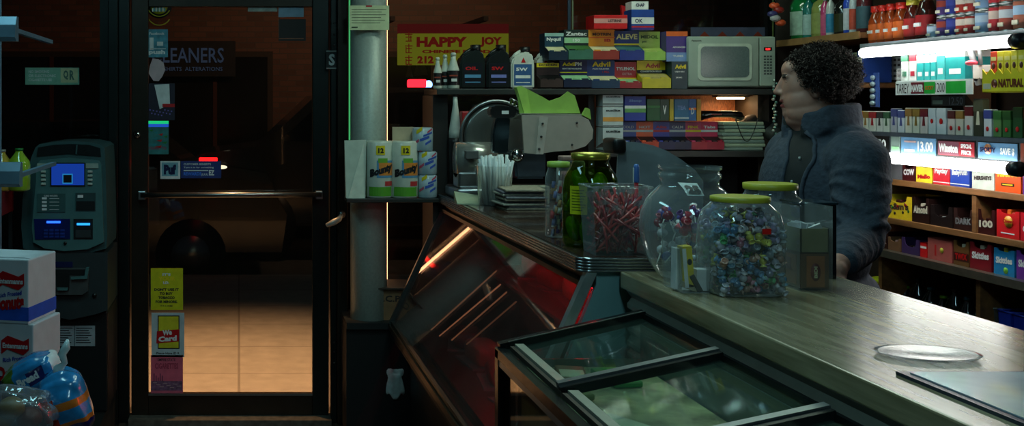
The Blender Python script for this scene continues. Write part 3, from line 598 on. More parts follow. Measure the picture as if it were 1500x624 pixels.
meat = [mat((140,40,36), .4), mat((170,100,80), .45), mat((90,26,24), .4), mat((170,150,110), .5)]
names = ['dark red', 'pale pink', 'deep maroon', 'tan']
n_ = 0
for j, (x, z) in enumerate([(1.30, .842), (1.0, .535)]):
    for k in range(6):
        y = DN+.2+k*.32; m = meat[(k+j) % 4]
        s = MB(); s.box(-.06, .06, -.10, .10, 0, .09 if (k+j) % 2 else .075, m, .03, 3); s.box(-.085, .085, -.12, .12, -.0, .008, mat((150,150,150), .4, .4))
        tag(s.build('cold_cut_loaf', loc=(x, y, z), rz=.1*((k*7) % 5-2)), '%s cold cut loaf, %s from the near end on the %s' % (names[(k+j) % 4], ['first','second','third','fourth','fifth','sixth'][k], ['upper case shelf', 'deli case floor'][j]), 'cold cuts', 'cold cuts in the deli case')
# white bag at the case corner
mb = wavy_bag('', '', '', None, .045, .035, .078, 0, mat((190,205,205), .6, noise=.2, bump=.3), None, 4, .25)
mb.tube([(0,0,.05), (.02,0,.09), (.05,.0,.12)], .008, mat((190,205,205), .6), 6)
r = tag(mb.build('plastic_bag', loc=(W(578,0,5.19).x, 5.19, W(0,560,5.19).z)), 'small crumpled white plastic bag hanging at the far foot of the deli counter', 'bag')
# ================================================================ CASH COUNTER
CX0, CX1, CN, CF, CZ = 1.038, 1.586, .5, 2.99, 1.14
oak = bpy.data.materials.new('counter_laminate'); oak.use_nodes = True
nt = oak.node_tree; tc = nt.nodes.new('ShaderNodeTexCoord'); mp = nt.nodes.new('ShaderNodeMapping'); mp.inputs['Scale'].default_value = (22, 1.6, 22); mp.inputs['Rotation'].default_value = (0, 0, .0)
n1 = nt.nodes.new('ShaderNodeTexNoise'); n1.inputs['Scale'].default_value = 2.0; n1.inputs['Detail'].default_value = 7; n1.inputs['Distortion'].default_value = .4
rp = nt.nodes.new('ShaderNodeValToRGB'); rp.color_ramp.elements[0].position = .3; rp.color_ramp.elements[0].color = (.17,.135,.07,1); rp.color_ramp.elements[1].position = .7; rp.color_ramp.elements[1].color = (.42,.36,.22,1)
nt.links.new(tc.outputs['Object'], mp.inputs['Vector']); nt.links.new(mp.outputs['Vector'], n1.inputs['Vector']); nt.links.new(n1.outputs['Fac'], rp.inputs['Fac'])
pb = nt.nodes['Principled BSDF']; nt.links.new(rp.outputs['Color'], pb.inputs['Base Color']); pb.inputs['Roughness'].default_value = .26; pb.inputs['Coat Weight'].default_value = .5; pb.inputs['Coat Roughness'].default_value = .2
r = T('cash_counter', 'pale wood topped cash counter with ribbed metal front', 'counter', (0, 0, 0))
s = MB(); s.box(CX0, CX1, CN, CF, CZ-.045, CZ, oak, .004); s.build('wooden_top', r)
s = MB(); n = 15; z = CZ-.045; rbm = mat((138,134,122), .35, .45, noise=.1)
pr = [(CX0+.012, z)]
for k in range(n):
    h_ = .028 if k % 3 else .045
    pr += [(CX0+.012, z-h_*.15), (CX0+.024 if k < 2 else CX0+.022, z-h_*.5), (CX0+.012, z-h_*.85)]; z -= h_
pr += [(CX0+.03, z), (CX0+.05, z), (CX0+.05, CZ-.045)]
s.prism([(x, CN, q) for x, q in pr], (0, CF-CN-.02, 0), rbm); s.build('ribbed_front', r)
s = MB(); s.box(CX0+.05, CX1-.03, CN, CF-.03, 0, CZ-.046, mat((60,66,66), .5)); s.build('counter_body', r)
# mat and tray on counter
s = MB(); p0 = W(1272, 549, F*.46/(549-VY)); 
s.box(1.11, 1.56, 1.18, 1.855, 0, .006, mat((25,40,60), .3)); s.box(1.125, 1.545, 1.195, 1.84, .006, .008, mat((190,206,216), .25, noise=.3, scale=5, coat=.8))  # pale top sheet: reflection of the lit shelves put into its colour
tag(s.build('counter_mat', loc=(0, 0, CZ)), 'glossy counter mat with painted pale blue reflection and dark border on the wooden counter', 'mat')
s = MB(); s.lathe([(.04, 0), (.085, .004), (.09, .008), (.082, .008), (.04, .005)], glass('tray_glass', (.75,.78,.8), .15, 1.2, haze=.1, hazecol=(.4,.42,.4)), (0,0,0), 32, sx=1, sy=.75)
tag(s.build('coin_tray', loc=(1.245, 1.985, CZ)), 'oval clear coin tray on the wooden counter beside the mat', 'tray')
# ================================================================ ICE CREAM FREEZER
HX0, HX1, HF, HN = .665, 1.03, 2.80, 1.45
r = T('ice_cream_freezer', 'low freezer with sloping sliding glass lids in black frame', 'freezer', (0, 0, 0))
zt_ = lambda x: .972+(x-.665)*(1.057-.972)/.375
bkf = mat((22,28,30), .25, .5); s = MB()
bar(s, (HX0, HF, zt_(HX0)), (HX1+.005, HF, zt_(HX1)), .030, bkf); bar(s, (HX0, HN, zt_(HX0)), (HX1, HN, zt_(HX1)), .03, bkf)
s.box(HX0-.012, HX0+.012, HN, HF, zt_(HX0)-.02, zt_(HX0)+.005, bkf); s.box(HX1-.005, HX1+.005, HN, HF, zt_(HX1)-.02, zt_(HX1)+.01, bkf)
bar(s, (HX0+.02, HF-.012, zt_(HX0)+.019), (HX1, HF-.012, zt_(HX1)+.014), (.006, .004), steel); s.build('top_frame', r)
for y in (2.36, 1.92):
    s = MB(); bar(s, (HX0+.02, y, zt_(HX0)+.02), (HX1, y, zt_(HX1)+.012), (.022, .014), alu); bar(s, (HX0+.02, y-.02, zt_(HX0)+.012), (HX1, y-.02, zt_(HX1)+.005), (.02, .02), bkf); s.build('lid_divider', r)
lidg = glass('freezer_glass', (.86,.94,.89), .05, 1.2, haze=.03, hazecol=(.25,.4,.33))
for k, (y0, y1) in enumerate([(2.37, 2.785), (1.93, 2.34), (1.47, 1.90)]):
    L = MB(); L.hexa([(HX0+.01, y0, zt_(HX0)-.004), (HX1-.01, y0, zt_(HX1)-.006), (HX1-.01, y1, zt_(HX1)-.006), (HX0+.01, y1, zt_(HX0)-.004), (HX0+.01, y0, zt_(HX0)), (HX1-.01, y0, zt_(HX1)-.002), (HX1-.01, y1, zt_(HX1)-.002), (HX0+.01, y1, zt_(HX0))], lidg)
    l = L.build('glass_lid', r)
    s = MB(); s.box(HX0+.03, HX0+.052, y0-.03, y1-.02, zt_(HX0)+.008, zt_(HX0)+.02, mat((165,165,150), .4, .4)); s.box(HX0+.018, HX0+.028, y0-.04, y1-.02, zt_(HX0)+.002, zt_(HX0)+.014, mat((80,70,62), .4, .5)); s.build('lid_edge_rail', l)
s = MB()
for y in (HF-.015, HN): 
    s = MB(); s.box(HX0-.012, HX0+.016, y-.016, y+.016, .28, zt_(HX0), bkf); s.box(HX0+.02, HX0+.034, y-.012, y+.012, .28, zt_(HX0)-.02, mat((60,90,96), .3, .5)); s.build('corner_post', r)
s = MB(); s.box(HX0-.010, HX0+.02, HN, HF-.03, .935, .950, mat((110,118,120), .3, .5)); s.build('side_rail', r)
s = MB(); s.box(HX0+.004, HX0+.008, HN+.02, HF-.04, .3, .93, glass('side_glass', (.85,.9,.88), .04, 1.6)); s.build('side_glass', r)
s = MB(); s.box(HX0, HX1, HN, HF-.01, 0, .3, mat((30,40,42), .4)); s.box(HX1-.01, HX1, HN, HF-.01, .3, zt_(HX1)-.02, mat((60,74,74), .4)); s.box(HX0+.04, HX1-.012, HF-.03, HF-.02, .3, zt_(HX0)-.02, mat((40,60,58), .4)); s.box(HX0+.04, HX1-.012, HN, HN+.01, .3, zt_(HX0)-.02, dark); s.box(HX0+.04, HX1-.02, HN, HF-.02, .3, .32, dark)
s.build('freezer_body', r)
s = MB(); s.box(HX0+.03, HX0+.04, HN+.02, HF-.10, .3, .935, mat((196,120,62), .6, noise=.15)); s.build('orange_side_board', r)
s = MB(); s.box(HX0+.045, HX1-.015, HN+.02, HF-.04, .925, .935, mat((140,142,110), .5, noise=.65, scale=14, bump=.5)); s.build('frosted_floor', r)
l = area('freezer_fill_light', (1.0, 2.1, 1.02), (0, math.radians(35), 0), .02, 1.2, .25, (.75, 1, .8)); l.parent = r; l.visible_glossy = True  # added fill light that brightens the freezer inside
packs = [('green', green, .90, 2.62, .1), ('olive', mat((110,120,70), .5), .74, 2.50, .3), ('yellow', mat((170,150,50), .5), .93, 2.10, -.3), ('pale', mat((150,160,150), .5), .78, 2.22, .5), ('blue', mat((50,90,150), .5), .86, 2.03, .2), ('brown', mat((100,70,50), .5), .80, 2.64, -.2), ('red', mat((150,50,40), .5), .94, 1.75, .4), ('white', mat((180,185,180), .5), .78, 1.70, 0)]
for nme, m, x, y, rz in packs:
    s = MB(); s.box(-.035, .035, -.07, .07, 0, .016, m, .005); s.box(-.028, .028, -.05, .02, .016, .017, mat((200,200,180), .5))
    tag(s.build('ice_cream_pack', loc=(x, y, .9355), rz=rz), '%s wrapped ice cream pack lying in the freezer' % nme, 'ice cream', 'ice cream packs in the freezer')
# ================================================================ BACK SHELVES in front of the window
BY = 5.08                                  # front edge of the shelves
ab = BY/F
def bzz(py, y=BY): return EYE-(py-VY)/F*y
def bxx(px, y=BY): return (px-VX)/F*y
UZ = bzz(130); LZ = bzz(221); TZ = bzz(291)
shm = mat((40,44,42), .4, noise=.2, scale=8)
s = MB(); s.box(bxx(640), bxx(1140), BY, BY+.36, UZ-.028, UZ, shm, .003)
r = tag(s.build('wall_shelf'), 'dark upper shelf carrying medicine boxes and the microwave', 'shelf')
s = MB(); s.box(bxx(878), bxx(1140), BY+.0, BY+.36, LZ-.03, LZ, shm, .003)
tag(s.build('wall_shelf'), 'dark middle shelf with sundries below the microwave', 'shelf')
s = MB(); s.box(bxx(508), bxx(655), BY, BY+.12, TZ-.018, TZ, shm, .002)
tag(s.build('wall_shelf'), 'narrow dark shelf with paper towels beside the grey column', 'shelf')
for (x0_, x1_, y0_, c_, l_) in ((638,660,.07,(36,30,26),'dark brown upright board under the left end of the upper shelf'),(1125,1142,.1,(50,42,32),'upright board at the right end of the back shelves'),(869,878,.07,(20,20,20),'black upright board between the slicer and the sundries')):
    s = MB(); s.box(bxx(x0_), bxx(x1_), BY+y0_, BY+.36, 0, UZ-.029, mat(c_, .6)); tag(s.build('shelf_support'), l_, 'shelf support')
s = MB(); s.box(bxx(879), bxx(1124), BY+.30, BY+.33, .3, LZ-.03, mat((14,15,16), .7)); 
tag(s.build('backing_board'), 'black board below the middle shelf behind the man', 'board')
s = MB(); s.box(bxx(985), bxx(1124), BY+.33, BY+.34, LZ, UZ-.03, mat((150,90,52), .5, noise=.5, scale=70, stretch=(4,1,1)))
tag(s.build('backing_board'), 'brown grained board lit warm between the two back shelves', 'board')
r = T('shelf_lamp', 'small warm lamp glowing under the upper shelf below the microwave', 'lamp', (bxx(1070, BY+.2), BY+.2, UZ-.03))
s = MB(); s.box(-.075, .075, -.03, .03, -.008, 0, steel); s.build('lamp_housing', r)
s = MB(); s.box(-.06, .06, -.022, .022, -.018, -.008, glow('warm_lamp', (1,.62,.28), 9), .004); s.build('lamp_diffuser', r)
l = area('shelf_lamp_light', (0, 0, -.022), (0, 0, 0), .1, .03, .55, (1, .6, .3)); l.parent = r
# --- boxes
def dispbox(name, label, px0, px1, py0, py1, col, head, texts, y=BY+.03, depth=.16, open_=True, inner=cream, side=None, group=None, bands=(), low=None):
    a = y/F; w = (px1-px0)*a; h = (py1-py0)*a; p = W(px0, py1, y)
    r = T(name, label, 'medicine box', (p.x, y, p.z), 0, group)
    s = MB(); hh = h*head; c2 = side or col; lw = low or col
    if open_:
        s.box(0, w, depth*.45, depth, 0, h, c2); s.box(0, w, depth*.45-.002, depth*.45, h-hh, h, col)
        t = .003; z1 = h*(1-head)*.62
        s.box(0, w, 0, t, 0, z1, lw); s.hexa([(0, t, 0), (t, t, 0), (t, depth*.45, 0), (0, depth*.45, 0), (0, t, z1), (t, t, z1), (t, depth*.45, h-hh), (0, depth*.45, h-hh)], lw); s.hexa([(w-t, t, 0), (w, t, 0), (w, depth*.45, 0), (w-t, depth*.45, 0), (w-t, t, z1), (w, t, z1), (w, depth*.45, h-hh), (w-t, depth*.45, h-hh)], lw)
        s.box(t, w-t, t, depth*.45, 0, .003, lw); s.hexa([(t, t, z1*.5), (w-t, t, z1*.5), (w-t, depth*.44, z1*.5), (t, depth*.44, z1*.5), (t, t, z1*.9), (w-t, t, z1*.9), (w-t, depth*.44, h-hh), (t, depth*.44, h-hh)], inner)
        yf = depth*.45-.003
    else:
        s.box(0, w, 0, depth, 0, h, col, .001); yf = -.0008
    for (z0, z1, m) in bands: s.box(0, w, yf-.0004, yf+.0005, h*z0, h*z1, m)
    for (t_, x, z, ww, hh2, m) in texts: s.text(t_, (w*x, yf-.001, h*z), (w*ww, 0, 0), (0, 0, h*hh2), m, .035)
    s.build('carton', r)
    if open_:
        for k in range(3):
            q = MB(); q.box(w*.08+k*w*.3, w*.30+k*w*.3, .008, .03, z1*.3 if False else h*(1-head)*.2, h*(1-head)*.62+.006, [col, inner, lw][k % 3]); q.build('packet', r)
    return r
kh = mat((150,190,80), .4); og2 = mat((235,150,30), .4); ltg = mat((150,200,150), .5); purp = mat((70,50,130), .4); ltb = mat((120,150,200), .5); dteal = mat((10,50,60), .4); lg = mat((180,200,100), .4)
G1 = None
dispbox('medicine_box', 'teal and dark box with white lettering, upper row left of the green one', 804, 832, 47, 88, mat((20,60,80), .4), .5, [('Nyquil', .1, .68, .75, .16, white)], bands=((.88,1,mat((150,190,180),.4)),), low=mat((15,40,60),.4))
dispbox('medicine_box', 'green and white box with white lettering in the upper row', 833, 869, 42, 87, mat((18,40,36), .4), .52, [('Zantac', .06, .80, .86, .13, white), ('150', .35, .60, .3, .1, white)], bands=((.56,.74,ltg),), low=mat((60,110,90),.4), inner=mat((60,110,50),.5))
dispbox('medicine_box', 'orange and yellow medicine box with open tray', 869, 908, 42, 87, og2, .55, [('MOTRIN', .15, .80, .7, .1, mat((90,60,40),.4)), ('IB', .6, .6, .25, .1, red)], bands=((.72,.76,orange),), low=mat((150,50,40),.4), inner=cream, side=orange)
dispbox('medicine_box', 'blue medicine box with pale capitals and a yellow stripe', 907, 944, 44, 88, mat((22,50,120), .4), .5, [('ALEVE', .08, .72, .85, .18, mat((225,220,150),.4))], bands=((.52,.58,yellow),), low=mat((25,50,130),.4), inner=mat((60,110,110),.5))
dispbox('medicine_box', 'pale green box between the blue and purple ones', 944, 975, 45, 88, lg, .55, [('MIDOL', .08, .76, .84, .12, mat((60,90,40),.4)), ('pm', .15, .6, .2, .08, mat((60,90,40),.4))], low=kh, inner=lg)
dispbox('medicine_box', 'purple box with orange top beside the microwave, upper row', 976, 1007, 46, 90, purp, .8, [('ADVANCED', .3, .45, .6, .05, white), ('TUMS', .3, .15, .5, .06, white)], open_=False, bands=((.84,1,orange),(.0,.3,ltb)), depth=.12)
dispbox('medicine_box', 'red box with a pale label lying on the orange box', 870, 919, 22, 42, mat((205,24,26), .4), .9, [('LISTERINE', .42, .48, .4, .2, inkd)], open_=False, bands=((.4,.75,mat((215,150,140),.4)),), depth=.12)
s = MB(); a = ab; s.prism([(0,0,0),(7*a,0,0),(3*a,0,34*a),(-3*a,0,36*a)], (0,.02,0), mat((200,30,36),.4)); p = W(913, 42, BY+.2)
tag(s.build('red_packet', loc=p), 'slim red packet leaning upright behind the red pocket box', 'packet')
dispbox('medicine_box', 'blue and white small box on top of the blue striped one', 925, 958, 14, 44, mat((24,70,150), .4), .9, [('OK', .15, .35, .35, .2, navy)], open_=False, bands=((.3,.62,white),(.0,.12,mat((60,40,120),.4)),(.12,.2,red)), depth=.1)
dispbox('medicine_box', 'tiny white box with blue oval at the very top of the stack', 925, 950, 2, 14, white, .9, [('CHAP', .25, .35, .5, .4, navy)], open_=False, depth=.08)
YL = BY+.01
dispbox('medicine_box', 'dark brown box with yellow top at the left of the lower row', 792, 825, 91, 128, mat((50,34,34), .4), .5, [('EXCEDRIN', .1, .86, .8, .09, inkd)], y=YL, bands=((.82,.98,yellow),), low=mat((60,44,40),.4), inner=black)
dispbox('medicine_box', 'navy box with yellow and white lettering and open tray', 826, 867, 87, 128, mat((16,26,80), .4), .55, [('Advil', .1, .78, .45, .14, yellow), ('PM', .56, .78, .24, .14, white), ('NIGHTTIME PAIN RELIEVER', .1, .66, .7, .05, white)], y=YL, bands=((.53,.57,yellow),), low=mat((10,30,60),.4), inner=ltg)
dispbox('medicine_box', 'bright blue box with yellow lettering and cream tray', 867, 908, 87, 129, mat((20,56,120), .4), .56, [('Advil', .18, .76, .66, .18, yellow), ('PAIN RELIEVER', .2, .66, .6, .05, white), ('1 PILL', .55, .54, .25, .07, red)], y=YL, low=mat((14,54,84),.4), inner=cream)
dispbox('medicine_box', 'red medicine box with white lettering in the lower row', 908, 940, 90, 129, mat((190,36,44), .4), .65, [('TYLENOL', .06, .68, .88, .13, white), ('EXTRA', .35, .50, .45, .09, mat((220,150,150),.4))], y=YL, bands=((.36,.40,yellow),), low=mat((150,26,36),.4), inner=ltg)
dispbox('medicine_box', 'yellow congestion medicine box with red lettering', 941, 983, 88, 129, yellow, .45, [('Advil', .3, .74, .5, .16, red), ('CONGESTION RELIEF', .12, .58, .76, .06, white)], y=YL, bands=((.55,.66,inkd),), low=mat((200,180,30),.4), inner=mat((190,170,100),.5))
dispbox('medicine_box', 'dark teal medicine box beside the microwave, lower row', 984, 1007, 90, 131, dteal, .9, [('Advil', .2, .74, .7, .15, yellow), ('LIQUI GELS', .2, .6, .6, .06, white), ('200 MG', .25, .4, .4, .05, white)], y=YL, open_=False, depth=.2)
# microwave
y = BY+.01; a = y/F; p = W(1008, 130, y); r = T('microwave', 'pale grey microwave oven on the upper back shelf', 'microwave', (p.x, y, UZ))
mw = mat((160,175,160), .4, noise=.04); w = 129*a; h = 77*a
s = MB(); s.box(0, w, .01, .33, .006, h, mw, .008, 3); s.build('case', r)
s = MB(); s.box(0, w*.80, -.006, .012, .01, h-.003, mw, .006, 3)
def rr(x0, x1, z0, z1, n=6, bow=.0, rr_=.02):
    pts = []
    for (cx, cz, a0) in ((x1-rr_, z1-rr_, 0), (x0+rr_, z1-rr_, 90), (x0+rr_, z0+rr_, 180), (x1-rr_, z0+rr_, 270)):
        for k in range(n+1): t = math.radians(a0+90*k/n); pts.append((cx+rr_*math.cos(t), cz+rr_*math.sin(t)))
    return pts
X0, X1, Z0, Z1 = w*.10, w*.715, h*.16, h*.86
s.prism([(x, -.010, z) for x, z in rr(X0, X1, Z0, Z1)], (0, .006, 0), mat((190,205,185), .35))
dr = s.build('door', r)
s = MB(); s.prism([(x, -.012, z) for x, z in rr(X0+.014, X1-.014, Z0+.014, Z1-.014)], (0, .003, 0), mat((92,110,108), .25, noise=.15, scale=200)); s.build('door_window', dr)
s = MB(); s.box(w*.81, w-.001, -.004, .012, .012, h-.004, mw, .004); s.build('control_panel', r)
s = MB(); s.box(w*.855, w*.945, -.0055, -.003, h*.72, h*.79, mat((40,8,8), .3)); s.text('12:00', (w*.875, -.006, h*.735), (w*.05,0,0), (0,0,h*.04), glow('red_digits', (1,.03,.03), 3), .03); s.build('clock_display', r)
for i in range(3):
    for j in range(7):
        s = MB(); s.box(w*.855+i*w*.034, w*.878+i*w*.034, -.0055, -.003, h*.60-j*h*.055, h*.63-j*h*.055, mat((70,80,78), .4)); s.build('button', r)
s = MB(); s.text('Panasonic', (w*.035, -.0068, h*.90), (w*.11,0,0), (0,0,h*.03), dark, .02); s.build('maker_lettering', r)
# oil and additive bottles
def flask(label, px, py0, py1, wpx, y, grp='additive bottles'):
    a = y/F; p = W(px, py1, y); h = (py1-py0)*a; rr_ = wpx*a/2
    r = T('additive_bottle', label, 'bottle', (p.x, y, UZ), 0, grp); o = p.z-UZ; h = W(0, py0, y).z-UZ
    s = MB(); s.lathe([(rr_*.9,0),(rr_,.006),(rr_,h*.5),(rr_*.9,h*.56),(rr_*.42,h*.82),(rr_*.42,h*.9)], mat((200,205,190), .35), n=20); s.build('bottle_body', r)
    s = MB(); s.lathe([(rr_*.46,h*.9),(rr_*.46,h*.97),(rr_*.35,h)], mat((200,205,190), .35) if px > 640 else black, n=14); s.build('cap', r)
    s = MB(); s.lathe([(rr_*1.02,h*.1),(rr_*1.02,h*.5)], mat((30,24,26), .4), n=20, caps=False)
    s.box(-rr_*.5, rr_*.4, -rr_*1.06, -rr_*.9, h*.2, h*.28, white); s.box(-rr_*.8, rr_*.5, -rr_*1.05, -rr_*.8, h*.34, h*.38, mat((150,60,40), .4)); s.build('paper_label', r)
flask('white additive bottle with dark label, leftmost on the upper shelf', 641, 84, 131, 13, BY+.05)
flask('white additive bottle, second from the left on the upper shelf', 652, 80, 131, 14, BY+.02+.06)
flask('white additive bottle with dark label beside the black oil jug', 664, 77, 131, 18, BY+.05)
def jug(label, px0, px1, py0, y, body, cap, lab, lcol, tri=False):
    a = y/F; w = (px1-px0)*a; h = bzz(py0, y)-UZ; x = bxx(px0, y)
    r = T('oil_jug', label, 'oil jug', (x, y, UZ), 0, 'motor oil jugs')
    s = MB(); pr = [(0,.0),(w,.0),(w,h*.62),(w*.93,h*.76),(w*.85,h*.86),(w*.55,h*.88),(w*.1,h*.74),(0,h*.6)]
    tb = bmesh.new(); q = MB(); s.prism([(a_, 0, b_) for a_, b_ in pr], (0, .10, 0), body); 
    bmesh.ops.bevel(s.bm, geom=list(s.bm.edges), offset=.008, segments=2, affect='EDGES'); s.build('jug_body', r); tb.free(); q.bm.free()
    s = MB(); s.cyl((w*.70, .05, h*.84), (w*.70, .05, h), .024, cap, n=16); s.build('cap', r)
    s = MB(); s.tube([(w*.12, .05, h*.70), (w*.3, .05, h*.82), (w*.55, .05, h*.91)], .009, body, 8); s.build('handle', r)
    s = MB(); s.box(w*.12, w*.88, -.001, .001, h*.08, h*.58, lab); s.box(w*.18, w*.82, -.002, 0, h*.25, h*.32, lcol[0]); s.text(lcol[2], (w*.2, -.0025, h*.42), (w*.5,0,0), (0,0,h*.08), lcol[1], .04)
    s.box(w*.2, w*.8, -.002, 0, h*.14, h*.16, lcol[0])
    if tri: s.prism([(w*.42,-.002,h*.62),(w*.62,-.002,h*.62),(w*.52,-.002,h*.74)], (0,.001,0), red)
    s.build('paper_label', r)
jug('black oil jug with red lettering left of the other black jug', 674, 711, 65, BY+.03, mat((22,30,28), .3), black, mat((14,18,26), .35), (mat((90,150,190), .4), red, 'OIL'))
jug('black oil jug with red lettering beside the white jug', 713, 748, 65, BY+.03, mat((20,26,26), .3), black, mat((14,18,26), .35), (mat((120,130,200), .4), red, 'SW'))
jug('white oil jug with red triangle and blue label', 749, 783, 68, BY+.03, mat((205,210,198), .35), black, mat((50,90,140), .4), (white, white, '5W'), True)
jug('white oil jug partly hidden behind the yellow topped box', 786, 812, 70, BY+.14, mat((205,210,198), .35), black, mat((40,44,44), .4), (yellow, yellow, 'OIL'), True)
# lower shelf of back wall
def sbox(label, px0, px1, py0, py1, col, texts=(), bands=(), y=BY+.02, depth=.14, name='goods_box', open_=False, inner=black, low=None, head=.55):
    r = dispbox(name, label, px0, px1, py0, py1, col, head, texts, y=y, depth=depth, open_=open_, inner=inner, low=low, bands=bands); r['category'] = 'box'; return r
wb = mat((190,200,200), .5); 
for (a0, a1, l_) in ((187,220,'lowest'),(157,186,'middle'),(139,156,'topmost')):
    r = sbox('white and orange light bulb box, %s in the stack of three' % l_, 883, 913, a0, a1, wb, [('sunlite', .15, .78, .7, .12, inkd)], ((.28,.5,mat((220,150,60),.4)),(.04,.08,inkd)) if a0 != 139 else ((.1,.3,grey),), depth=.1)
sbox('blue and green box at the left of the lower shelf, upper layer', 915, 946, 141, 177, blue, [('Sleep', .2, .75, .6, .12, ltb)], ((.5,.62,white),(.34,.5,mat((90,150,80),.4))), y=BY+.03)
for (x0, x1, m, tx, bd, lb_) in ((948,967,mat((16,80,40),.4),(),((.6,.7,green),),'dark green box standing beside the blue and green one'),(967,980,mat((20,60,44),.4),(('V', .3,.3,.4,.4,white),),(),'slim green box with white letter'),(981,987,mat((190,160,30),.4),(),(),'thin yellow box edge'),(988,1009,mat((30,100,140),.4),(('TEA', .2,.5,.6,.2,ltb),),((.1,.16,wb),),'pale blue tall box on the lower shelf'),(1009,1020,mat((24,90,150),.4),(('D', .3,.3,.4,.3,wb),),((.5,.6,orange),),'slim blue box with white lettering'),(1021,1027,mat((200,140,40),.4),(),(),'thin orange box at the right end')):
    sbox(lb_, x0, x1, 145, 177, m, tx, bd, y=BY+.035, depth=.12)
for (x0, x1, m, low, t_, tc_, lb_) in ((916,940,mat((50,80,160),.4),navy,'COLD',wb,'blue open sachet box, leftmost in the bottom row'),(940,965,mat((225,90,40),.4),mat((190,60,30),.4),'HOT',wb,'orange open sachet box in the bottom row'),(965,989,mat((40,60,170),.4),navy,'Alka',red,'blue open sachet box with red dots'),(989,1013,mat((30,50,110),.4),mat((16,24,60),.4),'CALM',wb,'dark blue open sachet box in the bottom row'),(1013,1036,mat((200,60,110),.4),mat((170,30,50),.4),'PINK',yellow,'pink open sachet box with yellow patch'),(1036,1061,mat((190,36,80),.4),mat((160,24,50),.4),'Tabs',wb,'crimson open sachet box beside the paper stack')):
    sbox(lb_, x0, x1, 178.5, 219, m, [(t_, .15, .75, .7, .1, tc_)], ((.62,.70,tc_),), open_=True, low=low, y=BY+.01, depth=.16)
for k in range(8):
    y_ = BY+.03; a = y_/F; z = LZ+k*.0168; s = MB(); s.box(0, 60*a, 0, .2, 0, .0155, mat((150,165,140) if k % 2 else (120,140,130), .6), .004)
    tag(s.build('paper_ream', loc=(bxx(1062)+.004*((k*3) % 4), y_, z)), 'pale green folded paper bags bundle in the stack right of the sachet boxes', 'paper bundle', 'stack of folded paper bags')
r = T('telephone', 'black telephone lying on the stack of folded paper bags', 'telephone', (bxx(1066), BY+.08, LZ+8*.0168))
s = MB(); s.tube([(-.10,0,.015),(-.08,0,.03),(-.03,0,.035),(.05,0,.035),(.09,0,.028),(.105,0,.012)], .02, mat((18,16,18), .25, coat=.5), 10, [.014,.022,.016,.016,.022,.014]); s.box(-.05, 0.0, -.0175, -.015, .032, .036, mat((200,90,90), .4)); s.build('handset', r)
s = MB(); s.tube([(.09+.02*math.sin(t*0.0), -.05, .01-.02) if False else (.02+.045*t/6, -.115, .02-.11*math.sin(math.pi*t/14)) for t in range(15)], .0022, black, 6); s.build('cord', r)
s = MB(); s.ball((0,0,.05), (.09,.05,.06), mat((26,26,28), .6, noise=.3, bump=.5)); s.ball((.06,-.01,.02), (.06,.05,.05), mat((60,66,62), .6, noise=.4, bump=.5))
tag(s.build('dark_bundle', loc=(bxx(1128), BY+.14, LZ+.06)), 'dark crumpled bundle at the right end of the lower shelf', 'bundle')
s = MB()
for k in range(26): s.ball((.006*math.sin(k*1.9), .004*math.cos(k*2.3), -k*.0145), (.0085,.0085,.008), mat((120,160,150), .1, .6) if k % 2 else mat((180,190,180), .15, .5), 6)
tag(s.build('bead_string', loc=(bxx(1135, 5.065), 5.065, bzz(118, 5.065))), 'string of shiny beads hanging in front of the man', 'bead string')
s = MB()
for k, c in enumerate([(220,90,50), (150,40,30), (60,60,110), (170,170,170), (200,80,40)]): s.ball((.02*math.sin(k*2), .01*math.cos(k), -k*.02), (.026,.018,.016), mat(c, .4), 8)
s.tube([(0,0,-.40),(0,0,.85)], .003, dark, 5)
tag(s.build('hanging_trinket', loc=(bxx(1136, 5.06), 5.06, bzz(8, 5.06))), 'small orange and blue trinket bunch hanging above the microwave', 'trinket')
# window dressing behind boxes: stacked poster strips
s = MB(); a = (WY+.05)/F; p = W(1012, 56, WY+.05); s.box(0, 110*a, 0, .002, 0, 16*a, mat((90,95,120), .6)); 
for k in range(4): s.prism([((10+k*26)*a, -.001, 0), ((30+k*26)*a, -.001, 0), ((20+k*26)*a, -.001, 10*a)], (0,.001,0), mat((150,60,40), .5))
tag(s.build('window_poster', loc=p), 'faded pale poster strip on the window above the microwave', 'poster')
s = MB(); p = W(832, 45, WY-.06); a = (WY-.06)/F
s.box(0, 4*a, 0, .01, 0, .9, mat((40,60,80), .5)); s.box(6*a, 8*a, 0, .01, 0, .9, mat((120,130,100), .5))
tag(s.build('hanging_strap', loc=p), 'pale and blue straps hanging behind the green and white box', 'strap')
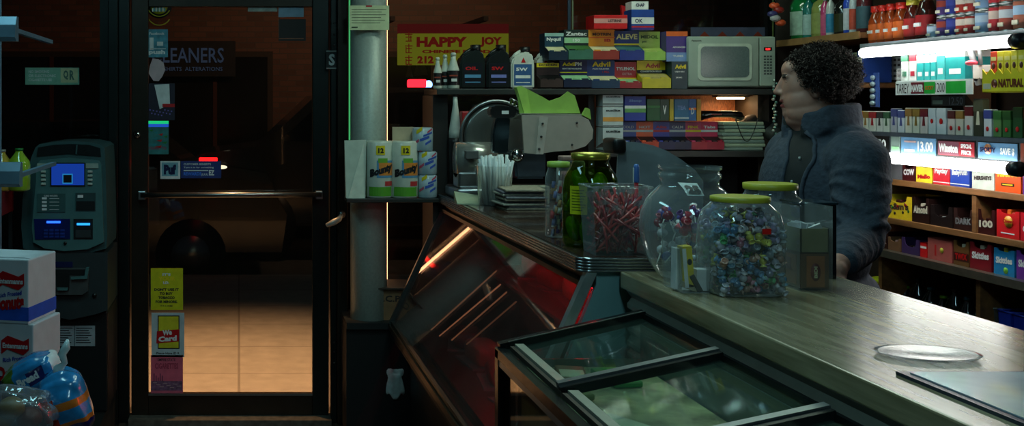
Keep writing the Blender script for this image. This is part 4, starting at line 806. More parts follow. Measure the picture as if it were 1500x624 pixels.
# ---- paper towels shelf
def roll_pack(label, px0, px1, py0, y, base, lname):
    a = y/F; rr_ = (px1-px0)*a/2; x = bxx((px0+px1)/2, y); h = bzz(py0, y)-base
    r = T('paper_towel_roll', label, 'paper towel', (x, y, base), 0, 'paper towel rolls')
    s = MB(); s.lathe([(rr_*.93,0),(rr_,.008),(rr_,h-.01),(rr_*.9,h),(rr_*.3,h-.004)], mat((205,210,195), .45, coat=.4, noise=.05), n=36); s.build('wrapped_roll', r)
    s = MB(); R2 = rr_+.0008
    def arc(x0, x1, z0, z1, m, k=0, sl=0):
        n = 10; vs = []; 
        for i in range(n+1):
            u = x0+(x1-x0)*i/n; t = math.asin(max(-1, min(1, u))); dz = sl*(u-x0)*rr_
            vs += [((R2+.0004*k)*math.sin(t), -(R2+.0004*k)*math.cos(t), z0*h+dz), ((R2+.0004*k)*math.sin(t), -(R2+.0004*k)*math.cos(t), z1*h+dz)]
        s.raw(vs, [(2*i, 2*i+2, 2*i+3, 2*i+1) for i in range(n)], m)
    arc(-.97, .97, .04, .2, mat((90,160,50), .4)); arc(-.3, .95, .36, .66, mat((90,150,190), .4)); arc(-.15, .9, .40, .62, mat((230,140,60), .4), 1); arc(-.2,.5,.62,.70,mat((110,170,60),.4),1)
    arc(-.35, .3, .76, .92, yellow, 2)
    vs, fs = glyphs(lname, .07); q = []
    for a_, b_ in vs:
        u = -.75+a_*1.6; t = math.asin(max(-.98, min(.98, u))); q.append(((R2+.0018)*math.sin(t), -(R2+.0018)*math.cos(t), h*(.33+.17*b_+.13*a_)))
    s.raw(q, fs, inkd)
    vs, fs = glyphs('12', .05); q = []
    for a_, b_ in vs:
        t = -.2+a_*.4; q.append(((R2+.0018)*math.sin(t), -(R2+.0018)*math.cos(t), h*(.79+.09*b_)))
    s.raw(q, fs, inkd); arc(.3, .85, .22, .3, mat((200,60,60), .4), 2); s.build('printed_label', r)
roll_pack('tall paper towel roll standing left of the other', 536, 575, 206, BY+.065, TZ, 'Bounty')
roll_pack('tall paper towel roll, nearer the small tissue rolls', 572, 612, 206, BY+.058, TZ, 'Bounty')
def tissue(label, px0, px1, py0, py1, y):
    a = y/F; rr_ = (px1-px0)*a/2; b0 = TZ+(bzz(py1, y)-bzz(289, y)); h = (py1-py0)*a
    s = MB(); s.lathe([(rr_*.9,0),(rr_,.006),(rr_,h-.006),(rr_*.85,h),(rr_*.3,h-.003)], mat((165,185,195), .4, coat=.3), n=28); r = T('tissue_roll', label, 'toilet roll', (bxx((px0+px1)/2, y), y, b0), 0, 'wrapped toilet rolls'); s.build('wrapped_roll', r)
    s = MB(); c1 = mat((60,90,180), .4); c2 = mat((200,80,110), .4)
    for (u, z, w_, h_, m) in ((-.7,.72,.5,.16,yellow),(-.1,.6,.9,.08,c1),(-.4,.4,.9,.12,c1),(-.9,.25,.4,.12,c2),(.1,.25,.6,.1,c1),(.3,.75,.5,.08,c2)):
        n = 5; vs = []
        for i in range(n+1):
            t = math.asin(max(-1, min(.99, u+w_*i/n))); vs += [((rr_+.001)*math.sin(t), -(rr_+.001)*math.cos(t), h*(z+.03*i)), ((rr_+.001)*math.sin(t), -(rr_+.001)*math.cos(t), h*(z+h_+.03*i))]
        s.raw(vs, [(2*i, 2*i+2, 2*i+3, 2*i+1) for i in range(n)], m)
    s.build('printed_label', r)
tissue('small wrapped toilet roll, lowest of the stack by the paper towels', 612, 640, 255, 289, BY+.05)
tissue('small wrapped toilet roll, middle of the stack by the paper towels', 612, 640, 221, 255, BY+.05)
tissue('small wrapped toilet roll, topmost and set back to the left', 604, 634, 186, 220.5, BY+.058)
s = MB(); y = BY+.10; s.box(bxx(575, y), bxx(606, y), y, y+.012, TZ, bzz(186, y), mat((190,170,140), .6)); tag(s.build('cardboard_sheet'), 'beige card standing behind the paper towel rolls', 'card')
# white paper bag
s = MB(); y = BY+.03; a = y/F; pw = mat((195,205,190), .55, noise=.08)
s.hexa([(bxx(507,y),y,TZ),(bxx(535,y),y,TZ),(bxx(535,y),y+.05,TZ),(bxx(507,y),y+.05,TZ),(bxx(505,y),y+.015,bzz(206,y)),(bxx(537,y),y+.015,bzz(205,y)),(bxx(537,y),y+.03,bzz(205,y)),(bxx(505,y),y+.03,bzz(206,y))], pw)
s.raw([(bxx(510,y),y-.003,TZ),(bxx(533,y),y-.003,TZ),(bxx(533,y),y+.012,bzz(210,y))], [(0,1,2)], mat((215,222,205), .5))
tag(s.build('paper_bag'), 'plain white folded paper bag left of the paper towel rolls', 'paper bag')
# cardboard box on the window ledge
y = 5.22; a = y/F; r = T('cardboard_box', 'brown cardboard box with dark initials on the low window ledge', 'cardboard box', (bxx(549, y), y, EYE-(469-VY)*a))
cbm = mat((120,88,58), .7, noise=.15); s = MB(); s.box(0, 54*a, 0, .2, 0, 46*a, cbm); s.text('B.C.P.', (4*a, -.001, 27*a), (36*a,0,0), (0,0,9*a), mat((30,26,24), .7), .02); s.build('carton', r)
s = MB(); s.hexa([(-2*a,-.02,46*a),(56*a,-.02,46*a),(56*a,.0,46*a),(-2*a,.0,46*a),(-2*a,-.02,48*a),(56*a,-.02,48*a),(56*a,.2,50*a),(-2*a,.2,50*a)], mat((50,40,32), .7)); s.build('flap', r)
s = MB(); s.box(bxx(508,5.15), bxx(700,5.15), 5.15, WY, EYE-(469-VY)*a-.03, EYE-(469-VY)*a, mat((22,26,26), .5)); s.box(bxx(508,5.15), bxx(700,5.15), 5.17, WY, 0.03, EYE-(469-VY)*a-.03, mat((10,12,13), .6)); s.box(bxx(508,5.15), bxx(700,5.15), 5.12, 5.16, 0, .06, mat((30,40,34), .6))
struct(s, 'trim_6')
# ================================================================ SLICER and counter top goods (far end)
SYs = 4.80; asl = SYs/F
def S_(px, py, y=SYs): v = W(px, py, y); return Vector((v.x-1.2, v.y-SYs, v.z-DZ))
r = T('meat_slicer', 'steel meat slicer with round blade and green pusher on the deli counter', 'meat slicer', (1.2, SYs, DZ))
s = MB(); p0 = S_(668, 283); p1 = S_(850, 262)
s.box(p0.x+.0, p1.x, -.02, .26, 0.0, .05, steel, .012, 3); 
for x in (p0.x+.04, p1.x-.04):
    for y in (.02, .22): s.cyl((x, y, -.0), (x, y, .01), .018, black)
s.build('base', r)
s = MB(); pa = S_(668, 234, 4.85); pb_ = S_(725, 234, 4.85)
s.cyl((pa.x, .06, pa.z), (pb_.x, .06, pb_.z), .078, mat((185,187,180), .25, .7, noise=.03), n=32); s.box(pa.x, pb_.x, .0, .12, .05, pa.z-.05, steel, .01); s.build('motor_housing', r)
s = MB(); q = S_(682, 226, 4.75); s.box(q.x, q.x+.055, -.06, -.02, q.z-.02, q.z+.015, mat((90,90,90), .4), .003); s.build('name_plate', r)
c = S_(727, 200, 4.88)
s = MB(); Rb = Matrix.Rotation(math.pi/2, 4, 'X') 
s.lathe([(.0, 0), (.05, .006), (.130, .004), (.15, .0), (.13, -.004)], mat((120,122,118), .25, .75, noise=.04), (c.x, c.y, c.z), 56, Rb, caps=False); s.build('blade', r)
s = MB(); s.tube([(c.x+.158*math.cos(t), c.y-.004, c.z+.158*math.sin(t)) for t in [math.radians(30+220*k/30) for k in range(31)]], .008, steel, 8); s.build('blade_guard', r)
s = MB()
for k in range(22):
    t = math.radians(-62+k*6.2); s.box(-.004, .004, -.016, .0, -.012, .012, chrome, M=Matrix.Translation((c.x+.168*math.cos(t), c.y, c.z+.168*math.sin(t))) @ Matrix.Rotation(-t+math.pi/2, 4, 'Y'))
s.tube([(c.x+.178*math.cos(t), c.y, c.z+.178*math.sin(t)) for t in [math.radians(-66+136*k/20) for k in range(21)]], .007, steel, 6)
s.build('toothed_ring', r)
# carriage
pts = [(770,168),(850,169),(862,175),(869,190),(868,203),(858,214),(840,220),(812,222),(786,226),(779,205),(762,223),(770,200)]
pts = [(764,167),(850,169),(862,175),(869,190),(868,203),(858,214),(840,220),(812,222),(786,226),(768,224)]
s = MB(); s.prism([S_(x, y_, 4.62) for x, y_ in pts], (0, .012, 0), mat((185,176,164), .42, .35, noise=.06)); 
s.prism([S_(x, y_, 4.615) for x, y_ in [(790,172),(803,172),(796,226),(785,226)]], (0, .004, 0), mat((205,198,186), .4, .35))
for x, y_ in ((795,181),(793,200),(790,218),(845,180),(838,212)): s.cyl(S_(x, y_, 4.614), S_(x, y_, 4.607), .005, dark, n=10)
s.build('carriage_plate', r)
s = MB(); a_, b_, = S_(762, 168, 4.62), S_(852, 169, 4.62); s.hexa([a_, b_, b_+Vector((.04,.14,-.02)), a_+Vector((0,.14,-.02)), a_+Vector((0,0,.006)), b_+Vector((0,0,.006)), b_+Vector((.04,.14,-.014)), a_+Vector((0,.14,-.014))], mat((210,210,190), .3, .6)); s.build('carriage_tray', r)
gp = mat((140,180,80), .45, noise=.1)
s = MB(); s.prism([S_(x, y_, 4.66) for x, y_ in [(761,166),(757,128),(764,126),(795,142),(805,148),(822,142),(832,134),(842,140),(850,166)]], (0, .010, 0), gp)
s.prism([S_(x, y_, 4.65) for x, y_ in [(757,128),(764,126),(772,130),(778,166),(768,166)]], (0, .05, 0), mat((160,200,90), .4)); s.prism([S_(x, y_, 4.64) for x, y_ in [(854,169),(860,158),(864,160),(866,175)]], (0, .03, 0), gp)
s.build('green_pusher', r)
s = MB(); s.prism([S_(x, y_, 4.60) for x, y_ in [(719,158),(724,155),(754,155),(757,158),(756,170),(750,173),(724,173),(719,170)]], (0, .07, 0), chrome); 
bmesh.ops.bevel(s.bm, geom=list(s.bm.edges), offset=.005, segments=2, affect='EDGES')
s.box(S_(735,0,4.6).x, S_(745,0,4.6).x, -.203, -.2, S_(0,167,4.6).z, S_(0,162,4.6).z, white); s.build('sharpener_head', r)
s = MB(); s.prism([S_(x, y_, 4.62) for x, y_ in [(727,172),(748,172),(744,195),(745,224),(722,224),(722,195)]], (0, .05, 0), mat((110,130,140), .15, 1.0)); 
bmesh.ops.bevel(s.bm, geom=list(s.bm.edges), offset=.006, segments=2, affect='EDGES'); s.build('sharpener_stem', r)
s = MB(); s.prism([S_(x, y_, 4.72) for x, y_ in [(752,222),(800,222),(800,262),(756,262)]], (0, .12, 0), mat((96,112,124), .35, .6)); bmesh.ops.bevel(s.bm, geom=list(s.bm.edges), offset=.01, segments=2, affect='EDGES'); s.build('carriage_arm', r)
s = MB(); q = S_(758, 228, 4.68); s.ball(q, (.03,.02,.03), chrome); s.build('feed_knob', r)
# additional goods behind slicer on a small shelf
s = MB(); y = 5.10
r = T('additive_bottle', 'white cone-shaped bottle with dark label standing behind the slicer blade', 'bottle', (bxx(667, y), y, DZ+.005), 0)
z = bzz(210, y)-DZ; z2 = bzz(143, y)-DZ
s = MB(); s.lathe([(.03, 0), (.032, z-.0), (.032, z+.02)], mat((26,22,24), .4), n=18); s.build('paper_label', r)
s = MB(); s.lathe([(.031, z+.02), (.03, z+.05), (.012, z2-.04), (.010, z2)], mat((200,205,195), .35), n=18); s.build('bottle_body', r)
s = MB(); s.lathe([(.013, z2), (.012, z2+.02)], mat((60,60,60), .4), n=12); s.build('cap', r)
r = T('red_can', 'red and white container with black cap behind the slicer', 'container', (bxx(694, 5.02), 5.02+.05, DZ+.0))
z = bzz(163, 5.02)-DZ; s = MB(); s.box(-.05, .05, -.03, .03, 0, z, mat((170,30,34), .4), .006); s.box(-.035, .035, -.032, -.03, z-.14, z-.02, mat((190,200,190), .4)); s.build('container_body', r)
s = MB(); s.cyl((.02,0,z),(.02,0,z+.03),.018, black); s.build('cap', r)
# straws cup
y = 4.52; a = y/F; r = T('straw_cup', 'clear cup packed with white plastic cutlery on the deli counter', 'cup', (bxx(724, y), y, DZ))
s = MB(); s.lathe([(.060,0),(.062,.002),(.077,.165),(.079,.165)], clear, n=32, caps=False); s.lathe([(.0,.001),(.06,.001)], clear, n=32, caps=False); s.build('cup_body', r)
rnd = random.Random(3); wp = mat((205,215,215), .4)
for k in range(84):
    t = rnd.uniform(0, 6.28); q = rnd.uniform(0, .045)**1; x, y_ = q*math.cos(t), q*math.sin(t); L = rnd.uniform(.165, .21); dx, dy = x*.45+rnd.uniform(-.018,.018), y_*.45+rnd.uniform(-.018,.018)
    s = MB(); s.tube([(x, y_, .004), (x+dx, y_+dy, L)], .004, wp, 6, [.0035,.006]); tag(s.build('plastic_knife', loc=(bxx(724, y), y, DZ)), 'white plastic cutlery piece standing in the clear cup', 'cutlery', 'plastic cutlery in the cup')
# loose papers under slicer, left
s = MB(); s.hexa([(-.07,-.06,0),(.02,-.08,0),(.04,.05,0),(-.06,.06,0),(-.07,-.06,.004),(.02,-.08,.004),(.04,.05,.03),(-.06,.06,.045)], mat((170,180,150), .6)); tag(s.build('folded_paper', loc=(bxx(690,4.62), 4.62, DZ+.001)), 'folded pale paper lying left of the cutlery cup', 'paper')
rnd = random.Random(5)
for k in range(9):
    y = 4.30; s = MB(); s.box(-.082, .082, 0, .20, 0, .0085, mat([(150,140,120),(120,120,125),(170,165,150),(90,90,100)][k % 4], .7, noise=.3, scale=60), .003)
    tag(s.build('newspaper', loc=(bxx(773, y)+rnd.uniform(-.012,.012)-k*.001, y+rnd.uniform(-.01,.02), DZ+.001+k*.0092), rz=rnd.uniform(-.06,.06)), 'folded newspaper in the flat pile between the cutlery cup and the jars', 'newspaper', 'pile of newspapers')
s = MB(); s.box(-.10, .10, 0, .06, 0, .075, mat((150,150,130), .5), .004); s.box(-.09, .09, -.001, 0, .05, .06, mat((60,70,60), .5)); tag(s.build('paper_tray', loc=(bxx(770,4.58), 4.58, DZ+.001)), 'low beige box behind the newspaper pile', 'box')
# small ribbed candy jar behind pickles
def jar_empty(): pass
y = 3.46; a = y/F; r = T('candy_jar', 'narrow clear jar with green lid left of the pickle jar', 'jar', (bxx(818, y), y, DZ))
H = bzz(237, y)-DZ
s = MB(); s.lathe([(.034,0),(.040,.005),(.040,H*.78),(.036,H*.86),(.032,H*.9),(.032,H*.96)], clear, n=28, caps=False); s.lathe([(0,.002),(.036,.002)], clear, n=28, caps=False); s.build('jar_body', r)
s = MB(); s.lathe([(.034,H*.93),(.035,H*.94),(.035,H),(.03,H+.001)], mat((150,180,70), .4), n=28); s.build('lid', r)
rnd = random.Random(8)
cc = [(200,60,70),(220,220,220),(120,130,190),(190,190,200),(210,170,120),(80,60,130)]
for k in range(60):
    t = rnd.uniform(0, 6.28); q = rnd.uniform(.0, .024); z = .012+rnd.random()*H*.66
    s = MB(); s.tube([(q*math.cos(t), q*math.sin(t), z-.010), (q*math.cos(t)+.004, q*math.sin(t)+.004, z+.010)], .006, mat(cc[k % 6], .3, coat=.5), 6); tag(s.build('wrapped_candy', loc=(bxx(818, y), y, DZ)), 'small wrapped stick candy inside the narrow green lidded jar', 'candy', 'candies in the narrow jar')
# second narrow jar right behind
r = T('sauce_jar', 'clear square jar with pinkish wrapped sweets touching the pickle jar', 'jar', (bxx(836, 3.60), 3.60, DZ))
s = MB(); s.box(-.04, .04, -.03, .03, 0, .235, clear, .008, 3); s.build('jar_body', r); s = MB(); s.box(-.036,.036,-.026,.026,.235,.25, mat((170,130,120), .4), .004); s.build('lid', r); s = MB(); s.box(-.032,.032,-.022,.022,.004,.20, mat((170,110,110), .4, noise=.5, scale=60, bump=.6), .01); s.build('sweets', r)
# pickle jar
y = 3.25; a = y/F; r = T('pickle_jar', 'large dark green jar of whole pickles with gold lid', 'jar', (bxx(865, y), y, DZ)); H = bzz(224, y)-DZ; R0 = 40*a
pg = glass('pickle_glass', (.72,.86,.45), .03, 1.2)
s = MB(); s.lathe([(R0*.85,0),(R0*.97,.006),(R0,.02),(R0,H*.62),(R0*.93,H*.74),(R0*.72,H*.85),(R0*.64,H*.9),(R0*.64,H*.95)], pg, n=40, caps=False); s.lathe([(0,.002),(R0*.9,.002)], pg, n=40, caps=False); s.build('jar_body', r)
s = MB(); s.lathe([(R0*.68,H*.93),(R0*.69,H*.94),(R0*.69,H*.995),(R0*.64,H),(R0*.6,H-.003)], mat((170,160,60), .25, .7), n=40); s.build('lid', r)
s = MB(); s.lathe([(R0*.95,.006),(R0*.975,.02),(R0*.975,H*.62),(R0*.9,H*.74),(R0*.68,H*.84)], glass('brine', (.60,.74,.25), .1, .2, haze=.07, hazecol=(.12,.18,.02)), n=40); s.build('brine', r)
s = MB(); n=8; yl = mat((215,220,30), .5); vs = []
for i in range(n+1):
    t = math.radians(-62+38*i/n); vs += [((R0+.001)*math.sin(t), -(R0+.001)*math.cos(t), H*.36), ((R0+.001)*math.sin(t), -(R0+.001)*math.cos(t), H*.66)]
s.raw(vs, [(2*i, 2*i+2, 2*i+3, 2*i+1) for i in range(n)], yl)
for k in range(8):
    vs = []
    for i in range(5): t = math.radians(-57+(24+k % 3*3)*i/4); z = H*(.40+k*.03); vs += [((R0+.0018)*math.sin(t), -(R0+.0018)*math.cos(t), z), ((R0+.0018)*math.sin(t), -(R0+.0018)*math.cos(t), z+.0025)]
    s.raw(vs, [(2*i, 2*i+2, 2*i+3, 2*i+1) for i in range(4)], mat((90,110,20), .5))
s.build('yellow_label', r)
rnd = random.Random(11)
spots = [(-.02,-.03,.045),(.035,-.03,.04),(.0,.03,.045),(-.045,.015,.05),(.03,.02,.05),(-.025,-.03,.115),(.035,-.025,.11),(.0,.03,.12),(-.04,.01,.13),(.01,-.035,.175),(-.03,.0,.19),(.035,.015,.18)]
for k, (x, y_, z) in enumerate(spots):
    s = MB(); s.ball((0,0,0), (.022,.022,.04), mat((130,165,50), .35, noise=.35, scale=60, bump=.4), 12, Matrix.Rotation(rnd.uniform(-.5,.5), 4, 'Y') @ Matrix.Rotation(rnd.uniform(-.5,.5), 4, 'X'))
    tag(s.build('pickle', loc=(bxx(865, y)+x, y+y_, DZ+z)), 'whole green pickle floating in the large gold lidded jar', 'pickle', 'pickles in the jar')
# square tub with red candy sticks
y = 3.09; a = y/F; X0, X1 = bxx(866, y), bxx(934, y); wt_ = (945-858)*a; r = T('candy_tub', 'clear square tub full of red twisted candy sticks', 'tub', (bxx(901, y), y, DZ)); H = bzz(272, y)-DZ
s = MB(); b0, b1 = 37*a, 43*a; D0 = .055; t = .002
def frust(mb, x0, d0, z0, x1, d1, z1, m):
    v = [(-x0,-d0,z0),(x0,-d0,z0),(x0,d0,z0),(-x0,d0,z0),(-x1,-d1,z1),(x1,-d1,z1),(x1,d1,z1),(-x1,d1,z1)]
    mb.raw(v, [(0,1,5,4),(1,2,6,5),(2,3,7,6),(3,0,4,7)], m)
frust(s, b0, D0, 0, b1, D0+.008, H, clear); s.quad((-b0,-D0,.001), (2*b0,0,0), (0,2*D0,0), clear)
z = H
for (p_, q_) in (((-b1,-D0-.008,z),(b1,-D0-.008,z)),((b1,-D0-.008,z),(b1,D0+.008,z)),((b1,D0+.008,z),(-b1,D0+.008,z)),((-b1,D0+.008,z),(-b1,-D0-.008,z))): s.tube([p_, q_], .003, clear, 6)
s.build('tub_body', r)
rnd = random.Random(21); rm = [mat((150,16,26), .25, coat=.6), mat((110,10,22), .25, coat=.6), mat((190,60,60), .25, coat=.6)]; cf = glass('candy_wrap', (.9,.85,.85), .15, 4, haze=.1, hazecol=(.7,.65,.68), bump=1)
for k in range(150):
    x = rnd.uniform(-b0*.8, b0*.8); y_ = rnd.uniform(-D0*.8, D0*.8); z = rnd.uniform(.02, H*.72); an = rnd.uniform(-1.2, 1.2); L = rnd.uniform(.035,.055)
    dx = math.sin(an)*L; dz = math.cos(an)*L; x1_, x2_ = x-dx, x+dx
    x1_ = max(-b0*.93, min(b0*.93, x1_)); x2_ = max(-b0*.93, min(b0*.93, x2_)); z1_ = max(.006, z-dz); z2_ = min(H*1.06, z+dz)
    s = MB(); s.tube([(x1_, y_, z1_), ((x1_+x2_)/2+.002, y_, (z1_+z2_)/2), (x2_, y_, z2_)], .0038, rm[k % 3], 6)
    if k % 2 == 0: s.prism([(x2_-.008,y_,z2_),(x2_+.006,y_,z2_+.002),(x2_+.010,y_,z2_+.018),(x2_-.010,y_,z2_+.014)], (0,.001,0), cf)
    tag(s.build('candy_stick', loc=(bxx(901, y), y, DZ)), 'red twisted candy stick in the clear square tub', 'candy', 'red candy sticks in the tub')
# pen
r = T('marker_pen', 'blue capped marker standing upright in the red candy tub', 'pen', (bxx(936, y), y+.02, DZ+.10))
s = MB(); z = bzz(268,y)-DZ-.10; z2 = bzz(241,y)-DZ-.10; s.cyl((0,0,-.04),(0,0,z+.005),.006, mat((180,40,50), .4), n=10); s.build('barrel', r); s = MB(); s.lathe([(.0085,z),(.009,z+.004),(.008,z2-.008),(.005,z2)], mat((70,110,180), .35), n=12); s.box(-.009,-.006,-.003,.003,z,z2-.01,white); s.build('cap', r)
# curved plastic hood behind jars
r = T('plastic_scoop_hood', 'grey translucent curved plastic hood with black hinge on the counter', 'plastic hood', (0, 3.72, DZ)); y = 3.72
hood = glass('hood_plastic', (.4,.45,.47), .25, 3, haze=.40, hazecol=(.42,.50,.55))
prof = [(897,208),(905,206),(920,207),(940,211),(960,219),(980,231),(1000,246),(1012,262)]
s = MB(); n = 8; vs = []; 
for (x, yy) in prof:
    q = W(x, yy, y)
    for i in range(n+1):
        t = i/n; vs.append((q.x-.03*t*0, -.10+.28*t, q.z-DZ-.03*(2*t-1)**2-.25*max(0, .3-t)**1*0))
fs = [(j*(n+1)+i, (j+1)*(n+1)+i, (j+1)*(n+1)+i+1, j*(n+1)+i+1) for j in range(len(prof)-1) for i in range(n)]
s.raw(vs, fs, hood, True)
side = [(897,208)]+prof[1:]+[(1012,333),(900,333),(888,262),(890,225)]
s.prism([(W(x,yy,y).x, -.10, W(x,yy,y).z-DZ) for x, yy in side], (0, .004, 0), hood); s.build('hood_shell', r)
s = MB(); q = W(891, 212, y); s.box(q.x-.022, q.x+.022, -.12, .0, q.z-DZ-.025, q.z-DZ+.025, black, .012, 3); s.build('hinge_knob', r)
# ---- goods on the cash counter
def sweets(n, inside, label, grp, loc, cols, seed, size=.0085, zmax=None):
    rnd = random.Random(seed); pts = []; tries = 0
    while len(pts) < n and tries < n*400:
        tries += 1; q = inside(rnd)
        if q is None: continue
        if all((q[0]-o[0])**2+(q[1]-o[1])**2+(q[2]-o[2])**2 > (size*1.7)**2 for o in pts): pts.append(q)
    protos = {}
    for k, q in enumerate(pts):
        c = cols[k % len(cols)]
        if c not in protos:
            s = MB(); s.ball((0,0,0), (size,size,size*.95), mat(c, .2, coat=.7, noise=.2, scale=120), 10)
            for sg in (-1, 1): s.lathe([(size*.25, size*.8),(size*.95, size*1.5),(size*.8,size*1.5)], mat(tuple(min(255, v+70) for v in c), .2, coat=.6), n=7, M=Matrix.Rotation(sg*math.pi/2, 4, 'Y'), caps=False)
            o = s.build('wrapped_candy'); protos[c] = o
        else: o = protos[c].copy(); C.objects.link(o)
        o.location = Vector(loc)+Vector(q); o.rotation_euler = (rnd.uniform(0,6), rnd.uniform(0,6), rnd.uniform(0,6)); tag(o, label, 'candy', grp)
# big candy jar (front)
y = 2.66; a = y/F; cx = bxx(1084, y); loc = (cx, y, CZ); H = bzz(287, y)-CZ; hw = 54*a
r = T('candy_jar', 'big clear square jar of colourful wrapped candies with a yellow green lid, nearest the camera', 'jar', loc)
def sqlathe(mb, prof, m, n=48, e=5.0):
    vs = []; fs = []
    for rr_, z, ee in prof:
        for k in range(n):
            t = 2*math.pi*k/n; c_, s_ = math.cos(t), math.sin(t); q = (abs(c_)**ee+abs(s_)**ee)**(-1/ee); vs.append((rr_*q*c_, rr_*q*s_, z))
    for j in range(len(prof)-1):
        for k in range(n): fs.append((j*n+k, j*n+(k+1) % n, (j+1)*n+(k+1) % n, (j+1)*n+k))
    mb.raw(vs, fs, m, True)
s = MB(); q = hw*.94; sqlathe(s, [(0,.001,5),(q*.9,.001,5),(q*.98,.006,5),(q,.02,5),(q*1.0,H*.35,5),(q*1.02,H*.5,4.5),(q,H*.72,4),(q*.96,H*.84,3),(q*.80,H*.92,2.2),(q*.76,H*.94,2),(q*.76,H*.97,2)], clear); s.build('jar_body', r)
lidm = mat((180,178,52), .4, noise=.06)
s = MB(); R1 = q*.79; s.lathe([(R1,H*.945),(R1*1.02,H*.95),(R1*1.02,H*.995),(R1*.97,H*1.0),(R1*.9,H*.998)], lidm, n=44); s.build('lid', r)
s = MB(); xx = bxx(1092, y)-cx; zz = bzz(333, y)-CZ; s.box(xx, xx+12*a, -q-.0035, -q-.0015, zz-4*a, zz+4*a, mat((215,24,20), .4)); s.build('red_price_tag', r)
def ins(rnd):
    x, y_, z = rnd.uniform(-q*.86, q*.86), rnd.uniform(-q*.86, q*.86), rnd.uniform(.012, H*.82)
    if z > H*.7 and (x*x+y_*y_) > (q*.75)**2: return None
    if abs(x) < q*.42 and abs(y_) < q*.42 and z < H*.7: return None
    return (x, y_, z)
sweets(290, ins, 'small ball candy in twisted wrapper in the big front jar', 'candies in the big front jar', loc, [(60,110,150),(160,90,110),(50,150,80),(175,175,185),(140,130,165),(190,185,60),(90,135,160),(160,160,172),(170,130,110),(125,140,150),(120,125,150)], 31, .0095)
# rear jar with yellow lid
y = 2.97; a = y/F; cx = bxx(1128, y); H = bzz(268, y)-CZ; loc = (cx, y, CZ)
r = T('candy_jar', 'clear jar with yellow lid and white blue packets behind the big candy jar', 'jar', loc)
s = MB(); q = 44*a; sqlathe(s, [(0,.001,5),(q*.9,.001,5),(q,.015,5),(q,H*.72,4),(q*.96,H*.8,3),(q*.8,H*.87,2.2),(q*.78,H*.9,2),(q*.78,H*.96,2)], clear); s.build('jar_body', r)
s = MB(); s.lathe([(q*.82,H*.93),(q*.84,H*.94),(q*.84,H*.995),(q*.8,H),(q*.7,H-.002)], lidm, n=40); s.build('lid', r)
rnd = random.Random(14)
for k in range(16):
    s = MB(); s.box(-.024, .024, -.004, .004, -.03, .03, mat((185,195,210), .4), .002); s.box(-.018, .018, -.0045, .0045, -.012, .008, mat((60,80,150), .4))
    o = s.build('gum_packet', loc=(cx+(-.035 if k % 2 else .03)+rnd.uniform(-.006,.006), y+(-.05+.11*((k//2) % 4)/3), CZ+.04+.068*(k//8)), rz=rnd.uniform(-.3,.3)); o.rotation_euler.y = rnd.uniform(-.25,.25)
    tag(o, 'white packet with blue print inside the yellow lidded rear jar', 'packet', 'packets in the rear jar')
# fishbowl jar
y = 2.88; a = y/F; cx = bxx(1010, y); H = bzz(243, y)-CZ; loc = (cx, y, CZ); RB = 70*a
r = T('fishbowl_jar', 'round fishbowl jar with a 25 price sticker and wide open neck', 'jar', loc)
s = MB(); s.lathe([(.0,.001),(RB*.55,.001),(RB*.62,.006),(RB*.8,H*.14),(RB*.95,H*.3),(RB,H*.45),(RB*.97,H*.58),(RB*.86,H*.70),(RB*.68,H*.79),(RB*.58,H*.83),(RB*.58,H*.88),(RB*.62,H*.90),(RB*.62,H*.93),(RB*.585,H*.94),(RB*.585,H*.965),(RB*.63,H*.975),(RB*.63,H)], clear, n=48, caps=False); s.build('jar_body', r)
s = MB(); ys = 2.77; px0 = bxx(1014, ys)-cx; px1 = bxx(1037, ys)-cx; z0 = bzz(288, ys)-CZ; z1 = bzz(271, ys)-CZ
def bowl(u, z):
    k = (z/H-.45)/.42; rr_ = RB*math.sqrt(max(.1, 1-k*k))*1.02+.002; return (u, -math.sqrt(max(0, rr_*rr_-u*u)), z)
def bq(x0, x1, z0, z1, m, o=0):
    vs = []; n = 6
    for i in range(n+1):
        for z in (z0, (z0+z1)/2, z1): p_ = bowl(x0+(x1-x0)*i/n, z); vs.append((p_[0], p_[1]-o, p_[2]))
    s.raw(vs, [f for i in range(n) for f in ((3*i,3*i+3,3*i+4,3*i+1),(3*i+1,3*i+4,3*i+5,3*i+2))], m)
bq(px0, px1, z0, z1, mat((190,205,205), .5))
vs, fs = glyphs('25', .07); s.raw([(lambda p_: (p_[0], p_[1]-.0045, p_[2]))(bowl(px0+.004+(px1-px0-.008)*u, z0+.005+(z1-z0-.010)*v)) for u, v in vs], fs, inkd); s.build('price_sticker', r)
rnd = random.Random(44); lc = [(60,50,150),(190,40,60),(200,205,215),(90,40,120),(210,215,220),(40,70,160),(150,30,60)]
for k in range(46):
    t = rnd.uniform(0, 6.28); q = rnd.uniform(.1, .78)*RB; z = .02+rnd.random()*H*.5; mx_ = RB*math.sqrt(max(.05, 1-((z/H-.45)/.47)**2))*.82-.008
    if q > mx_: q = mx_
    x, y_ = q*math.cos(t), q*math.sin(t); s = MB(); c_ = lc[k % 7]; s.ball((0,0,0), (.014,.014,.013), mat(c_, .2, coat=.7, noise=.4, scale=90), 10); s.lathe([(.003,.011),(.010,.024),(.008,.024)], mat(tuple(min(255, v+50) for v in c_), .3, coat=.5), n=8, caps=False); s.cyl((0,0,-.012),(0,0,-.05),.0018, white, n=6)
    o = s.build('lollipop', loc=(cx+x*.85, y+y_*.85, CZ+z+.01)); o.rotation_euler = (rnd.uniform(-.9,.9), rnd.uniform(-.9,.9), 0); tag(o, 'wrapped lollipop inside the round fishbowl jar', 'lollipop', 'lollipops in the fishbowl jar')
